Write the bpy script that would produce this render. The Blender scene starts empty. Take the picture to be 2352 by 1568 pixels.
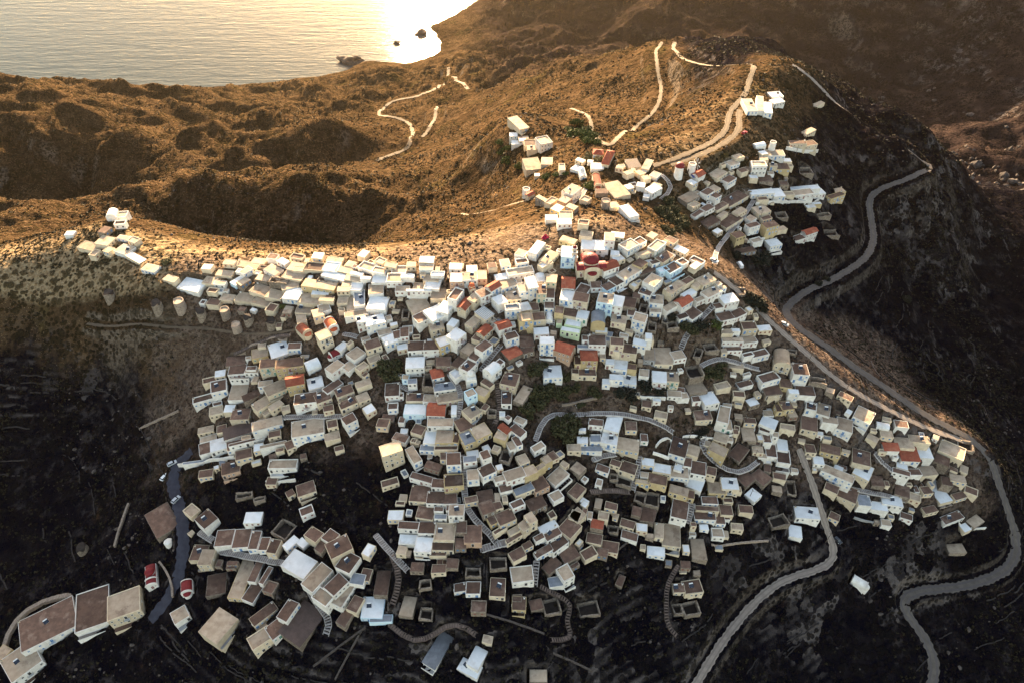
import bpy, bmesh, math, random
import numpy as np
from mathutils import Matrix, Vector

random.seed(7)
scene = bpy.context.scene
COL = scene.collection
R = math.radians

# ------------------------------------------------------------------ camera
CAM_Z = 520.0
cam_d = bpy.data.cameras.new('camera')
cam_d.sensor_width = 36.0
cam_d.lens = 36.0 * 1568.0 / 2352.0
cam_d.clip_start = 1.0
cam_d.clip_end = 20000.0
cam = bpy.data.objects.new('camera', cam_d)
COL.objects.link(cam)
cam.location = (0, 0, CAM_Z)
cam.rotation_euler = (R(45), 0, 0)
scene.camera = cam

# ------------------------------------------------------------------ sky, sun, exposure
SUN_EL, SUN_AZ = 15.5, -6.0            # degrees; azimuth from +Y, clockwise
world = bpy.data.worlds.new('World')
scene.world = world
world.use_nodes = True
wn = world.node_tree
sky = wn.nodes.new('ShaderNodeTexSky')
sky.sky_type = 'NISHITA'
sky.sun_disc = False
sky.sun_elevation = R(SUN_EL)
sky.sun_rotation = R(SUN_AZ)
sky.altitude = 300
sky.dust_density = 1.6
bg = wn.nodes['Background']
bg.inputs['Strength'].default_value = 0.10
tint = wn.nodes.new('ShaderNodeMix'); tint.data_type = 'RGBA'; tint.blend_type = 'MULTIPLY'
tint.inputs[0].default_value = 1.0
tint.inputs[7].default_value = (1.0, 0.84, 0.67, 1)      # warm white balance of the evening air
wn.links.new(sky.outputs['Color'], tint.inputs[6])
wn.links.new(tint.outputs[2], bg.inputs['Color'])

sun_d = bpy.data.lights.new('sun', 'SUN')
sun_d.energy = 5.0
sun_d.angle = R(0.6)
sun_d.color = (1.0, 0.74, 0.44)
sun = bpy.data.objects.new('sun', sun_d)
COL.objects.link(sun)
sd = Vector((math.sin(R(SUN_AZ)) * math.cos(R(SUN_EL)), math.cos(R(SUN_AZ)) * math.cos(R(SUN_EL)), math.sin(R(SUN_EL))))
sun.rotation_euler = sd.to_track_quat('Z', 'Y').to_euler()
sun.location = (0, 0, 900)

vs = scene.view_settings
vs.view_transform = 'Standard'
vs.look = 'None'
vs.gamma = 1.0
vs.use_curve_mapping = False
vs.exposure = 2.8
scene.cycles.max_bounces = 5
scene.cycles.diffuse_bounces = 3
scene.cycles.volume_bounces = 0
scene.cycles.glossy_bounces = 2

CONTROL = [(39.4,250.2,319.8),(40.6,270.4,326.3),(28.5,306.3,315.9),(64.3,312.2,312.0),(-102.2,263.0,306.8),(-165.0,264.1,300.3),(-249.3,311.4,292.5),(-226.1,323.8,296.4),(-277.2,288.7,286.0),(-57.6,254.9,312.0),(-25.5,245.4,315.9),(11.0,251.8,318.5),(0.0,230.1,313.3),(0.0,211.9,308.1),(0.0,190.6,299.0),(0.0,172.4,292.5),(0.0,155.5,286.0),(0.0,139.6,279.5),(0.0,111.1,265.2),(0.0,88.8,253.5),(-45.6,235.9,308.1),(-44.3,215.3,300.3),(-42.9,195.0,293.8),(-40.4,158.1,282.1),(-37.6,117.8,269.1),(-36.9,98.4,256.1),(-80.8,235.6,302.9),(-77.5,207.9,293.8),(-89.8,180.3,282.1),(-98.6,168.6,273.0),(-136.2,199.7,273.0),(-144.2,184.2,263.9),(-112.7,218.2,288.6),(-80.4,137.3,266.5),(-81.1,123.2,265.2),(-96.4,100.9,249.6),(-152.3,133.2,244.4),(-146.7,154.0,254.8),(-211.4,99.7,221.0),(-254.8,191.8,231.4),(-179.5,181.4,247.0),(-208.3,230.9,252.2),(-260.5,262.0,269.1),(-166.9,239.1,282.1),(-132.2,240.6,292.5),(-220.6,267.2,286.0),(-272.8,272.6,278.2),(-182.5,253.6,295.1),(44.1,230.1,313.3),(43.2,211.4,304.2),(42.8,196.2,292.5),(21.4,184.7,288.6),(42.0,179.3,283.4),(41.3,163.3,274.3),(39.9,138.8,263.9),(39.0,117.3,250.9),(38.2,94.5,236.6),(88.4,258.4,315.9),(95.7,251.8,314.6),(85.6,235.9,308.1),(84.2,217.8,297.7),(82.9,200.6,287.3),(81.7,184.2,276.9),(80.3,167.6,267.8),(77.8,143.0,256.1),(76.0,120.7,243.1),(74.2,97.1,228.8),(105.3,206.2,280.8),(121.2,236.5,296.4),(119.6,217.5,283.4),(139.5,224.9,286.0),(160.7,214.6,274.3),(184.6,207.1,263.9),(223.6,203.2,248.3),(234.7,197.5,241.8),(147.4,201.8,270.4),(146.6,186.4,257.4),(114.8,191.1,267.8),(112.0,169.9,257.4),(144.5,169.7,247.0),(178.7,188.3,254.8),(202.2,180.9,240.5),(213.5,169.8,227.5),(109.0,147.9,247.0),(144.1,157.9,236.6),(146.4,147.8,231.4),(97.9,123.1,228.8),(182.6,136.0,208.0),(251.3,166.7,208.0),(214.3,158.7,214.5),(275.4,207.3,208.0),(231.6,109.2,192.4),(138.7,106.2,201.5),(121.6,285.9,291.2),(120.0,301.6,293.8),(154.2,283.3,263.9),(112.7,321.5,302.9),(89.9,320.0,306.8),(293.1,420.8,266.5),(239.2,386.3,262.6),(231.0,349.0,254.8),(185.6,308.6,260.0),(178.7,356.7,288.6),(154.2,316.7,288.6),(131.9,338.6,300.3),(182.0,376.6,297.7),(147.8,359.0,308.1),(39.3,354.1,308.1),(76.8,352.4,312.0),(106.1,350.5,315.9),(139.5,386.4,315.9),(161.0,446.4,315.9),(173.2,478.1,317.2),(164.6,421.0,315.9),(212.3,490.4,312.0),(222.3,452.0,291.2),(244.0,466.3,287.3),(316.3,499.2,260.0),(285.6,467.2,262.6),(210.3,415.3,291.2),(624.9,1029.2,49.4),(480.2,647.3,127.4),(484.9,540.0,145.6),(625.4,752.8,93.6),(356.7,411.4,195.0),(270.1,351.8,223.6),(282.9,303.1,210.6),(314.2,264.9,192.4),(211.9,289.5,239.2),(366.4,353.0,182.0),(223.7,257.6,228.8),(262.7,240.7,218.4),(766.6,1084.2,158.6),(698.7,904.1,106.6),(591.3,1193.4,122.2),(586.1,1132.6,75.4),(405.5,1287.0,91.0),(261.4,1341.6,72.8),(353.8,1235.6,65.0),(178.6,1292.1,44.2),(20.2,1362.7,18.2),(20.6,1427.4,44.2),(-105.2,510.1,184.6),(-147.2,674.3,127.4),(-201.7,919.7,67.6),(-165.9,479.2,226.2),(-234.6,475.9,226.2),(-307.3,476.2,218.4),(-238.2,630.0,145.6),(-199.5,456.0,208.0),(-511.0,689.0,156.0),(-486.8,831.8,119.6),(-567.5,795.0,145.6),(-541.4,625.7,124.8),(-298.1,320.3,278.2),(-574.4,708.7,145.6),(-655.8,846.6,130.0),(-494.6,621.4,122.2),(-459.7,869.8,109.2),(-435.7,718.2,135.2),(-470.8,669.2,119.6),(-367.7,688.5,130.0),(-181.1,433.4,189.8),(-251.1,441.9,195.0),(-116.9,416.0,208.0),(-114.6,475.2,215.8),(-219.6,669.4,166.4),(-285.9,665.3,156.0),(-342.5,738.8,135.2),(-188.1,689.0,156.0),(-180.4,679.3,135.2),(-410.0,589.2,127.4),(-118.1,758.0,119.6),(-88.4,728.4,135.2),(-25.1,450.6,239.2),(-34.6,352.3,262.6),(-9.4,529.1,244.4),(22.6,436.5,279.5),(4.5,469.2,275.6),(1.4,508.0,266.5),(52.8,495.0,254.8),(77.2,473.8,262.6),(64.9,516.4,254.8),(51.9,576.1,236.6),(111.8,510.6,265.2),(126.7,568.6,260.0),(140.1,665.1,254.8),(148.7,574.4,278.2),(186.2,637.5,267.8),(210.4,616.0,278.2),(68.6,873.0,166.4),(-53.2,1099.8,67.6),(-269.8,1185.6,15.6),(-265.6,1221.2,9.1),(-43.7,875.7,119.6),(34.9,721.4,195.0),(-125.5,1100.1,39.0),(-141.4,991.7,59.8),(-254.5,1025.3,44.2),(-366.9,954.8,62.4),(-413.2,817.3,109.2),(-71.5,1560.0,0.0),(-162.5,1411.8,0.0),(-141.7,1272.7,0.0),(-195.0,1241.5,-2.6),(-292.5,1207.7,0.0),(-377.0,1170.0,0.0),(-462.8,1145.3,0.0),(-594.1,1136.2,0.0),(-741.0,1150.5,0.0),(-897.0,1171.3,0.0),(-1170.0,1209.0,0.0),(-78.0,1638.0,-15.6),(-260.0,1430.0,-52.0),(-299.0,1300.0,-39.0),(-390.0,1248.0,-45.5),(-585.0,1222.0,-52.0),(-910.0,1274.0,-52.0),(-1300.0,1430.0,-78.0),(-390.0,1690.0,-117.0),(-910.0,1820.0,-130.0),(-390.0,2470.0,-182.0),(78.0,1820.0,6.5),(-26.0,2210.0,-39.0),(195.0,1625.0,117.0),(390.0,1690.0,221.0),(780.0,1430.0,351.0),(1040.0,1170.0,429.0),(1170.0,1950.0,546.0),(520.0,2210.0,299.0),(910.0,780.0,247.0),(1170.0,390.0,338.0),(650.0,325.0,221.0),(546.0,130.0,208.0),(390.0,0.0,169.0),(0.0,0.0,175.5),(-390.0,0.0,169.0),(-650.0,325.0,247.0),(-780.0,650.0,195.0),(-1170.0,910.0,130.0),(-1040.0,390.0,299.0),(0.0,39.0,208.0),(-195.0,39.0,205.4),(195.0,39.0,182.0)]
# ---- terrain: control points (x, y, height above the sea) and the smooth surface through them ----
def vnoise(x, y, seed=0):
    """value noise in [-1,1] on a unit lattice"""
    x = np.asarray(x, float); y = np.asarray(y, float)
    xi = np.floor(x).astype(np.int64); yi = np.floor(y).astype(np.int64)
    fx = x - xi; fy = y - yi
    fx = fx * fx * fx * (fx * (fx * 6 - 15) + 10); fy = fy * fy * fy * (fy * (fy * 6 - 15) + 10)
    def h(a, b):
        n = (a * 374761393 + b * 668265263 + seed * 974634749) & 0xFFFFFFFF
        n = ((n ^ (n >> 13)) * 1274126177) & 0xFFFFFFFF
        n = (n ^ (n >> 16)) & 0xFFFF
        return n / 32767.5 - 1.0
    a = h(xi, yi); b = h(xi + 1, yi); c = h(xi, yi + 1); d = h(xi + 1, yi + 1)
    return (a + (b - a) * fx) * (1 - fy) + (c + (d - c) * fx) * fy

def fbm(x, y, scale, octaves, seed=0, gain=0.5, ridged=False):
    s = 0.0; a = 1.0; t = 0.0
    c, sn = math.cos(0.6), math.sin(0.6)
    x = np.asarray(x, float) / scale; y = np.asarray(y, float) / scale
    for o in range(octaves):
        n = vnoise(x, y, seed + o)
        if ridged: n = 1 - 2 * np.abs(n)
        s = s + a * n; t += a; a *= gain
        x, y = (x * c - y * sn) * 2.03 + 7.1, (x * sn + y * c) * 2.03 - 3.7
    return s / t

def smooth(a, b, x):
    t = np.clip((np.asarray(x, float) - a) / (b - a), 0, 1)
    return t * t * (3 - 2 * t)

_CP = np.array(CONTROL, float)
def _fit(cp, c=9.0):
    P = cp[:, :2]; n = len(P)
    d = np.sqrt(((P[:, None] - P[None]) ** 2).sum(-1) + c * c)
    A = np.zeros((n + 3, n + 3)); A[:n, :n] = d + np.eye(n) * -0.4
    A[:n, n] = 1; A[:n, n + 1:] = P; A[n, :n] = 1; A[n + 1:, :n] = P.T
    return np.linalg.solve(A, np.concatenate([cp[:, 2], np.zeros(3)]))
_W = _fit(_CP)
def base_height(x, y, c=9.0):
    x = np.asarray(x, float); y = np.asarray(y, float); sh = x.shape
    q = np.stack([x.ravel(), y.ravel()], 1); out = np.empty(len(q)); n = len(_CP)
    for i in range(0, len(q), 40000):
        b = q[i:i + 40000]
        d = np.sqrt((b[:, None, 0] - _CP[None, :, 0]) ** 2 + (b[:, None, 1] - _CP[None, :, 1]) ** 2 + c * c)
        out[i:i + 40000] = d @ _W[:n] + _W[n] + b @ _W[n + 1:]
    return out.reshape(sh)

def village_weight(x, y):
    """1 in the built-up part, 0 on the open hills"""
    w = smooth(390, 300, y) * smooth(-310, -220, x) * smooth(290, 240, x)
    return np.maximum(w, smooth(95, 60, np.hypot(x - 150, (y - 395)))) 

def height(x, y):
    """ground height before house pads are cut"""
    x = np.asarray(x, float); y = np.asarray(y, float)
    z = base_height(x, y)
    wild = (1 - village_weight(x, y)) * (1 - .7 * smooth(190, 90, np.hypot(x - 105, y - 500))) * (1 - .6 * smooth(210, 90, np.hypot(x + 100, y - 740)))
    far = smooth(330, 900, np.hypot(x, y))
    g = fbm(x + 30 * vnoise(x / 80, y / 80, 5), y + 30 * vnoise(x / 80, y / 80, 6), 130, 5, 11, 0.5, True)
    mid = smooth(330, 440, y) * smooth(120, 40, x)
    z = z + wild * (5.0 + 15 * far + 4 * mid) * (g - 0.15) * smooth(0, 40, z)
    bl = -fbm(x + 12 * vnoise(x / 45, y / 45, 7), y + 12 * vnoise(x / 45, y / 45, 8), 72, 5, 17, 0.55, True)      # V-shaped gullies
    z = z + wild * (2.2 + 7.0 * far + 6.0 * mid) * bl * smooth(0, 30, z)
    z = z + (0.25 + 1.0 * wild) * fbm(x, y, 14, 4, 31)
    rk = smooth(205, 260, x) * smooth(215, 270, y) * smooth(900, 600, y)                       # broken crags on the right flank
    z = z + rk * 5.0 * (fbm(x, y, 34, 5, 61, 0.6, True) - 0.1)
    t = smooth(-0.35, 0.3, fbm(x, y, 110, 3, 41)) * smooth(420, 330, y) * (0.55 + 0.35 * wild)   # old field terraces
    z = z + t * (2.6 / 6.2832) * np.sin((z + 1.2 * vnoise(x / 35, y / 35, 43)) * 6.2832 / 2.6)
    return z
HOUSES = [
('blue-shuttered white house with brown flat roof left of the small red-domed chapel',[[-191.6,113.0,228.18,32.1,21.2,15.2,4.6,'b','w','B']]),
('white house with rimmed brown flat roof below the small red-domed chapel',[[-173.8,116.1,233.26,22.0,13.2,17.6,3.3,'bp','w','']]),
('two-storey cream house with rimmed tan flat roof below the small red-domed chapel',[[-158.1,117.8,237.81,22.9,12.7,11.4,6.4,'tp','c','K']]),
('two-storey white house with tan flat roof left of the small red-domed chapel',[[-196.9,101.3,224.18,47.0,12.1,12.7,4.9,'t','w','K']]),
('white house with tan flat roof left of the hilltop apartment block',[[156.7,407.5,315.29,-14.2,4.4,21.3,2.9,'t','w',''],[151.6,406.2,315.68,0.0,6.8,17.1,2.9,'t','w','B'],[161.4,405.6,314.28,-11.5,5.4,15.0,3.4,'w','w','B'],[173.1,421.3,313.37,22.4,8.8,5.7,3.5,'w','w','K'],[175.1,431.8,313.07,8.0,8.3,7.4,2.7,'w','w','']]),
('cream house with tan flat roof below the red street chapel',[[-110.5,107.9,248.81,60.4,11.2,10.1,4.2,'t','c','']]),
('two-storey white house with tan flat roof above the walled white farmhouse',[[-87.1,177.6,281.37,12.4,13.8,8.8,4.6,'t','w','B']]),
('brown-shuttered white house with rimmed tan flat roof above the pink-edged white house',[[175.4,351.4,288.4,11.1,13.5,6.3,4.1,'tp','w','R'],[188.4,359.6,284.7,13.7,9.3,5.4,3.1,'w','w','R'],[177.4,358.4,288.73,8.9,22.0,4.4,2.7,'w','w','']]),
('brown-shuttered white house with red gabled roof below the red-gabled white house',[[-32.2,181.1,292.03,-3.3,7.4,7.0,2.9,'rg','w','R'],[-30.0,176.0,290.93,0.0,11.0,4.4,3.2,'t','w','K']]),
('blue-shuttered light blue house with white flat roof below the light blue walled house',[[-53.3,108.6,260.74,-1.6,8.4,8.6,2.7,'w','l','B'],[-49.6,107.4,260.31,1.5,8.6,2.9,2.7,'g','l','']]),
('white house with white flat roof above the light blue walled house',[[-34.4,128.1,273.87,-4.2,6.7,6.3,3.9,'w','w','K'],[-37.8,132.3,273.25,-2.2,13.1,4.3,2.7,'w','w','']]),
('two-storey cream house with tan flat roof below the red-gabled white house',[[-48.3,163.7,282.46,23.1,8.5,5.6,9.7,'t','c','K']]),
('white house with white flat roof below the brown corrugated roof',[[-129.6,180.4,268.38,21.3,8.3,6.9,3.3,'w','w','K'],[-116.6,180.9,273.18,18.2,15.3,1.5,3.2,'b','w','K']]),
('white house with white flat roof below the biggest white flat roof',[[-78.8,125.8,265.05,61.3,8.5,11.8,2.7,'w','w',''],[-83.0,136.4,264.64,52.2,2.9,4.4,2.7,'w','w','']]),
('cream house with brown flat roof right of the biggest white flat roof',[[-65.8,129.0,268.91,31.5,9.1,7.4,5.7,'b','c','']]),
('cream house with tan flat roof below the sunken dark garden',[[66.0,139.8,257.9,-8.2,7.6,10.4,2.7,'t','c','K'],[60.9,142.4,260.01,-8.5,3.7,7.0,2.7,'t','c','K']]),
('cream house with tan flat roof right of the red hip-roofed house',[[67.4,207.4,295.46,-1.6,8.5,10.7,2.7,'t','c','K'],[60.8,207.7,297.82,-5.3,5.3,6.8,2.7,'t','g','K']]),
('white house with white flat roof right of the grey ribbed roof',[[-16.7,91.2,253.14,-26.2,8.5,4.9,2.7,'w','w',''],[-14.7,92.6,255.94,-27.3,5.0,7.6,2.7,'w','w','']]),
('two-storey white house with tan flat roof below the dark red track chapel',[[153.3,193.7,263.06,-22.2,7.3,7.9,5.0,'t','w','B'],[147.0,196.1,265.81,-11.7,6.9,3.8,4.9,'t','w','']]),
('green-shuttered white house with tan flat roof below the biggest white flat roof',[[-72.8,120.5,265.36,55.3,10.9,6.2,3.7,'t','w','G']]),
('yellow house with tan flat roof right of the red street chapel',[[-110.5,119.7,253.36,-6.3,5.9,17.5,2.7,'t','y','K']]),
('blue-shuttered white house with white flat roof right of the orange-red vaulted chapel',[[-61.7,224.5,301.77,20.1,9.2,6.5,4.6,'w','w','B'],[-68.2,225.3,301.26,21.1,4.4,4.0,5.5,'w','w','R']]),
('blue-shuttered cream house with brown flat roof left of the pink-edged white house',[[129.7,331.9,298.36,39.4,17.9,7.9,2.7,'b','c','B'],[118.1,323.2,299.88,40.1,10.4,4.1,2.7,'b','c','']]),
('second white house with brown flat roof above the light blue walled house',[[-33.3,135.1,276.53,-2.1,7.0,5.2,2.9,'b','w','K'],[-40.8,137.2,276.01,-3.7,8.0,3.3,2.9,'b','w','K']]),
('two-storey yellow house with brown flat roof left of the dark red vaulted chapel',[[-100.3,209.1,288.98,11.4,12.4,5.9,5.4,'b','y','R']]),
('two-storey white house with tan flat roof left of the orange-roofed house',[[148.2,176.5,250.87,-29.8,14.2,4.6,5.3,'t','w','B']]),
('brown-shuttered white house with white flat roof below the rooftop solar panels',[[42.3,179.2,283.15,-18.8,6.6,9.2,3.6,'w','w','R'],[35.9,181.2,284.97,-5.9,6.3,3.7,3.0,'b','w','R']]),
('two-storey cream house with rimmed tan flat roof right of the red street chapel',[[-94.2,102.0,250.61,38.1,8.6,5.9,5.3,'tp','c','K']]),
('two-storey white house with brown flat roof above the red hip-roofed house',[[37.3,209.7,303.43,-1.8,7.7,6.3,4.8,'b','w','R'],[32.5,212.6,305.35,-4.1,3.5,3.2,2.7,'b','w','R'],[31.5,209.7,303.28,-2.6,5.4,2.1,2.7,'g','w','R']]),
('blue-shuttered white house with white flat roof left of the dark red vaulted chapel',[[-106.6,218.2,289.59,25.8,8.8,9.7,2.7,'w','w','B'],[-100.3,219.4,292.61,4.8,6.1,4.3,2.9,'b','w','B']]),
('brown-shuttered white house with tan flat roof below the red-gabled white house',[[1.8,153.7,284.83,20.6,8.5,5.1,4.1,'t','w','R'],[-4.3,153.2,285.53,17.4,5.0,2.8,2.7,'t','w','R']]),
('blue-shuttered white house with tan flat roof right of the brown corrugated roof',[[-106.9,184.6,278.0,20.3,13.3,5.4,4.1,'t','w','B']]),
('two-storey white house with rimmed tan flat roof right of the grey ribbed roof',[[22.3,122.2,261.74,28.1,5.2,6.0,5.6,'tp','w','K'],[17.6,120.4,262.27,9.0,6.2,4.1,2.7,'g','w','']]),
('cream house with rimmed brown flat roof below the sunken dark garden',[[74.7,124.7,246.08,7.4,7.9,5.9,3.5,'bp','c','K'],[68.5,124.7,247.69,2.9,4.9,4.2,2.7,'b','c','K']]),
('two-storey white house with brown flat roof left of the light blue walled house',[[-64.8,117.0,264.62,50.5,7.7,5.9,5.6,'b','w','K']]),
('blue-shuttered white house with rimmed brown flat roof left of the dark red track chapel',[[120.5,210.9,278.89,18.9,9.9,5.2,4.1,'bp','w','B'],[108.4,208.4,279.66,18.7,7.6,3.5,2.7,'b','w','']]),
('white house with rimmed tan flat roof right of the grey ribbed roof',[[4.3,119.0,267.83,8.0,8.5,6.6,3.7,'tp','w','K']]),
('blue-shuttered white house with white flat roof left of the pink-edged white house',[[155.3,338.8,295.44,6.6,7.2,8.4,4.2,'w','w','B'],[145.1,338.9,298.51,8.4,14.3,5.1,2.7,'w','w','B']]),
('pale green house with rimmed white flat roof above the pale green house',[[26.7,217.7,308.34,-14.4,7.2,4.9,3.1,'wp','n','K'],[25.4,214.8,306.96,-13.9,8.4,2.7,4.0,'w','n','K']]),
('nearest two-storey white house with brown flat roof below the dark red vaulted chapel',[[-89.8,190.8,286.15,10.5,9.9,6.3,5.0,'b','w','R']]),
('nearest white house with white flat roof above the big red-domed church',[[38.8,256.0,321.8,-2.8,12.7,7.8,2.7,'w','w','K']]),
('blue-shuttered white house with white flat roof above the rooftop solar panels',[[51.1,198.0,292.76,-5.8,6.9,6.5,2.7,'w','w','B'],[45.5,198.2,293.89,-4.4,6.0,3.5,4.3,'w','w','B']]),
('green-shuttered white house with rimmed tan flat roof right of the big red-domed church',[[70.8,260.1,319.06,48.6,8.7,5.1,3.5,'tp','w','G'],[63.6,255.8,319.58,23.9,10.5,2.6,2.7,'t','c','R']]),
('two-storey yellow house with brown flat roof below the pink-edged white house',[[145.4,313.8,289.44,20.9,8.5,5.2,6.9,'b','y','B'],[134.9,312.8,291.67,23.4,7.6,4.0,5.4,'b','w','B']]),
('two-storey yellow house with red hipped roof below the red hip-roofed house',[[33.6,203.5,299.05,-1.9,7.3,5.8,5.8,'rh','y','R'],[28.8,203.3,299.44,0.0,2.8,5.1,3.3,'b','y','R']]),
('blue-shuttered cream house with tan flat roof below the rooftop solar panels',[[48.9,172.6,278.23,-12.2,9.8,6.7,3.9,'t','c','B']]),
('yellow house with tan flat roof above the orange-red vaulted chapel',[[-93.1,248.5,304.59,-12.1,16.7,5.9,2.7,'t','y','K']]),
('second blue-shuttered white house with tan flat roof right of the big red-domed church',[[67.1,239.7,313.74,49.4,8.2,6.1,4.4,'t','w','B'],[60.3,235.3,312.12,-28.5,5.8,4.0,2.7,'b','w','B']]),
('brown-shuttered white house with brown flat roof left of the forked dirt road',[[106.9,233.7,300.07,29.9,8.2,4.8,2.7,'b','w','R'],[100.0,230.3,300.44,16.4,7.6,5.3,3.3,'b','w','R']]),
('white house with grey ribbed roof below the grey ribbed roof',[[-30.9,94.2,253.12,-29.5,5.6,12.8,2.7,'G','w','']]),
('white house with white flat roof above the white barrel-roofed chapel',[[133.0,160.4,243.16,-4.8,10.8,6.3,4.2,'w','w','K']]),
('yellow house with brown flat roof below the sunken dark garden',[[61.3,161.3,269.64,-14.2,8.0,5.2,3.9,'b','y','K'],[55.2,161.7,270.79,-11.3,6.0,2.1,2.7,'t','y','B']]),
('blue-shuttered white house with red gabled roof left of the parked white van',[[80.3,232.6,307.58,38.8,7.4,5.0,4.0,'rg','w','B'],[73.4,230.5,308.0,37.8,7.9,3.4,2.7,'t','w','']]),
('white house with brown flat roof below the rooftop solar panels',[[16.9,136.2,271.69,30.9,7.1,4.8,2.7,'b','w','K'],[15.3,139.0,272.04,29.3,8.1,3.8,2.7,'w','w','']]),
('brown-shuttered white house with tan flat roof below the forked dirt road',[[110.9,224.3,291.8,11.4,8.0,4.8,2.9,'t','w','R'],[102.1,222.8,294.13,0.0,10.0,2.6,2.9,'t','w','R']]),
('green-shuttered white house with white flat roof left of the striped white canopy',[[-31.8,224.0,307.09,36.3,8.9,8.5,4.0,'w','w','G']]),
('cream house with tan flat roof below the red-roofed school',[[60.2,317.2,311.14,20.7,9.9,15.6,2.7,'t','c','']]),
('two-storey white house with rimmed tan flat roof right of the sunken dark garden',[[93.1,188.2,275.05,-20.0,5.2,10.0,5.8,'tp','w','G'],[97.4,188.7,272.49,-7.7,3.3,6.2,2.7,'t','w','G']]),
('white house with rimmed tan flat roof left of the walled white farmhouse',[[-98.0,167.3,272.75,1.0,12.2,4.8,3.3,'tp','w','K']]),
('blue-shuttered white house with brown flat roof right of the sunken dark garden',[[70.9,173.1,273.68,-21.4,7.4,9.7,4.0,'b','w','B']]),
('nearest white house with brown flat roof above the light blue walled house',[[-60.6,125.3,268.76,63.1,7.7,6.9,3.6,'b','w','']]),
('second cream house with brown flat roof left of the orange-roofed house',[[152.2,169.6,244.82,-31.8,9.5,8.3,3.7,'b','c','K']]),
('white house with brown flat roof left of the dark red track chapel',[[136.8,206.5,274.99,-4.8,8.7,6.0,3.1,'b','w',''],[130.6,206.2,275.11,-4.5,4.6,3.0,4.7,'w','w','B']]),
('cream house with rimmed tan flat roof above the light blue walled house',[[-26.3,132.1,276.24,-1.8,8.1,7.5,2.7,'tp','c','K']]),
('white house with white flat roof right of the orange-red vaulted chapel',[[-62.9,232.9,304.68,-6.7,9.4,9.0,3.2,'w','w','']]),
('pinkish house with brown flat roof right of the light blue walled house',[[-15.1,130.6,276.53,0.0,6.9,7.5,3.8,'b','p','K']]),
('blue-shuttered yellow house with tan flat roof below the red-gabled white house',[[-28.1,169.0,289.08,-1.6,7.1,6.6,3.0,'t','y','B'],[-23.3,168.8,289.8,-8.7,2.7,5.1,2.7,'b','y','B']]),
('two-storey white house with white flat roof above the red-gabled white house',[[-42.5,202.4,296.0,3.3,8.3,6.6,5.2,'w','w','K']]),
('white house with white flat roof above the sunken dark garden',[[89.3,195.2,281.13,14.8,7.2,7.1,4.3,'w','w','K'],[82.3,195.7,283.95,7.2,3.7,3.2,2.7,'b','w','R']]),
('nearest white house with brown flat roof below the sunken dark garden',[[69.6,149.5,262.03,-15.7,6.9,9.1,4.1,'b','w','K']]),
('blue-shuttered white house with white flat roof left of the red hip-roofed house',[[17.7,196.7,297.06,3.2,8.3,7.3,4.2,'w','w','B']]),
('two-storey light blue house with tan flat roof below the big red-domed church',[[40.9,225.3,311.81,-15.0,7.1,7.3,6.6,'t','l','B']]),
('second cream house with brown flat roof below the sunken dark garden',[[25.7,139.0,269.3,48.4,7.8,6.7,3.9,'b','c','']]),
('white house with tan flat roof left of the light blue walled house',[[-62.5,115.3,264.09,65.7,9.3,5.2,2.8,'t','w','K']]),
('green-shuttered white house with brown flat roof below the biggest white flat roof',[[-87.7,105.3,254.63,44.4,7.8,6.5,3.1,'b','w','G']]),
('third cream house with tan flat roof left of the striped white canopy',[[-40.9,230.5,305.92,25.8,9.3,10.5,2.7,'t','c','']]),
('brown-shuttered white house with tan flat roof below the parked white van',[[94.3,239.0,308.36,32.6,9.4,5.2,3.1,'t','w','R'],[87.6,236.3,307.53,29.2,5.7,2.7,2.7,'t','w','R']]),
('two-storey cream house with tan flat roof below the rooftop solar panels',[[8.4,137.9,276.37,28.9,3.6,4.6,6.6,'t','c','K'],[6.0,135.9,276.3,36.2,3.5,4.2,5.0,'t','c','K']]),
('white house with white flat roof below the twin white hill chapels',[[-161.1,257.2,295.77,-16.9,12.5,8.7,2.7,'w','w','']]),
('two-storey pinkish house with red gabled roof below the pale green house',[[21.5,205.5,301.91,-24.3,7.6,5.9,5.9,'rg','p','K']]),
('cream house with white flat roof below the sunken dark garden',[[63.9,166.3,271.8,-12.0,7.8,4.8,2.7,'w','c','K'],[58.2,168.9,273.38,-8.4,5.6,4.0,2.7,'w','c','B']]),
('cream house with brown flat roof below the walled white farmhouse',[[-85.2,156.0,271.47,23.2,7.8,6.1,2.8,'b','c','K'],[-92.5,156.9,268.99,35.2,3.4,3.1,2.7,'b','c','K']]),
('second green-shuttered cream house with tan flat roof above the brown corrugated roof',[[-104.6,200.3,284.51,33.0,10.0,6.9,3.0,'t','c','G']]),
('cream house with tan vaulted roof left of the dark red track chapel',[[126.1,216.9,282.47,-11.7,7.5,9.5,4.5,'tv','c','K']]),
('blue-shuttered light blue house with rimmed brown flat roof left of the parked white van',[[76.6,248.1,315.25,37.6,8.7,5.5,3.1,'bp','l','B'],[71.1,247.5,315.61,25.9,5.4,3.4,2.7,'wp','l','B']]),
('yellow house with tan flat roof below the sunken dark garden',[[70.3,158.7,266.47,-20.1,8.0,4.3,3.4,'t','y','K'],[76.0,158.3,264.42,-13.5,3.3,4.3,2.9,'b','y','K']]),
('second white house with brown flat roof above the red street chapel',[[-126.2,148.7,258.6,50.0,6.8,7.5,4.7,'b','w','']]),
('nearest cream house with brown flat roof left of the orange-roofed house',[[161.5,182.9,253.29,-18.6,8.3,8.9,3.5,'b','c','']]),
('nearest blue-shuttered white house with tan flat roof right of the big red-domed church',[[55.9,243.2,316.92,40.2,11.6,5.7,3.0,'t','w','B']]),
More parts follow.
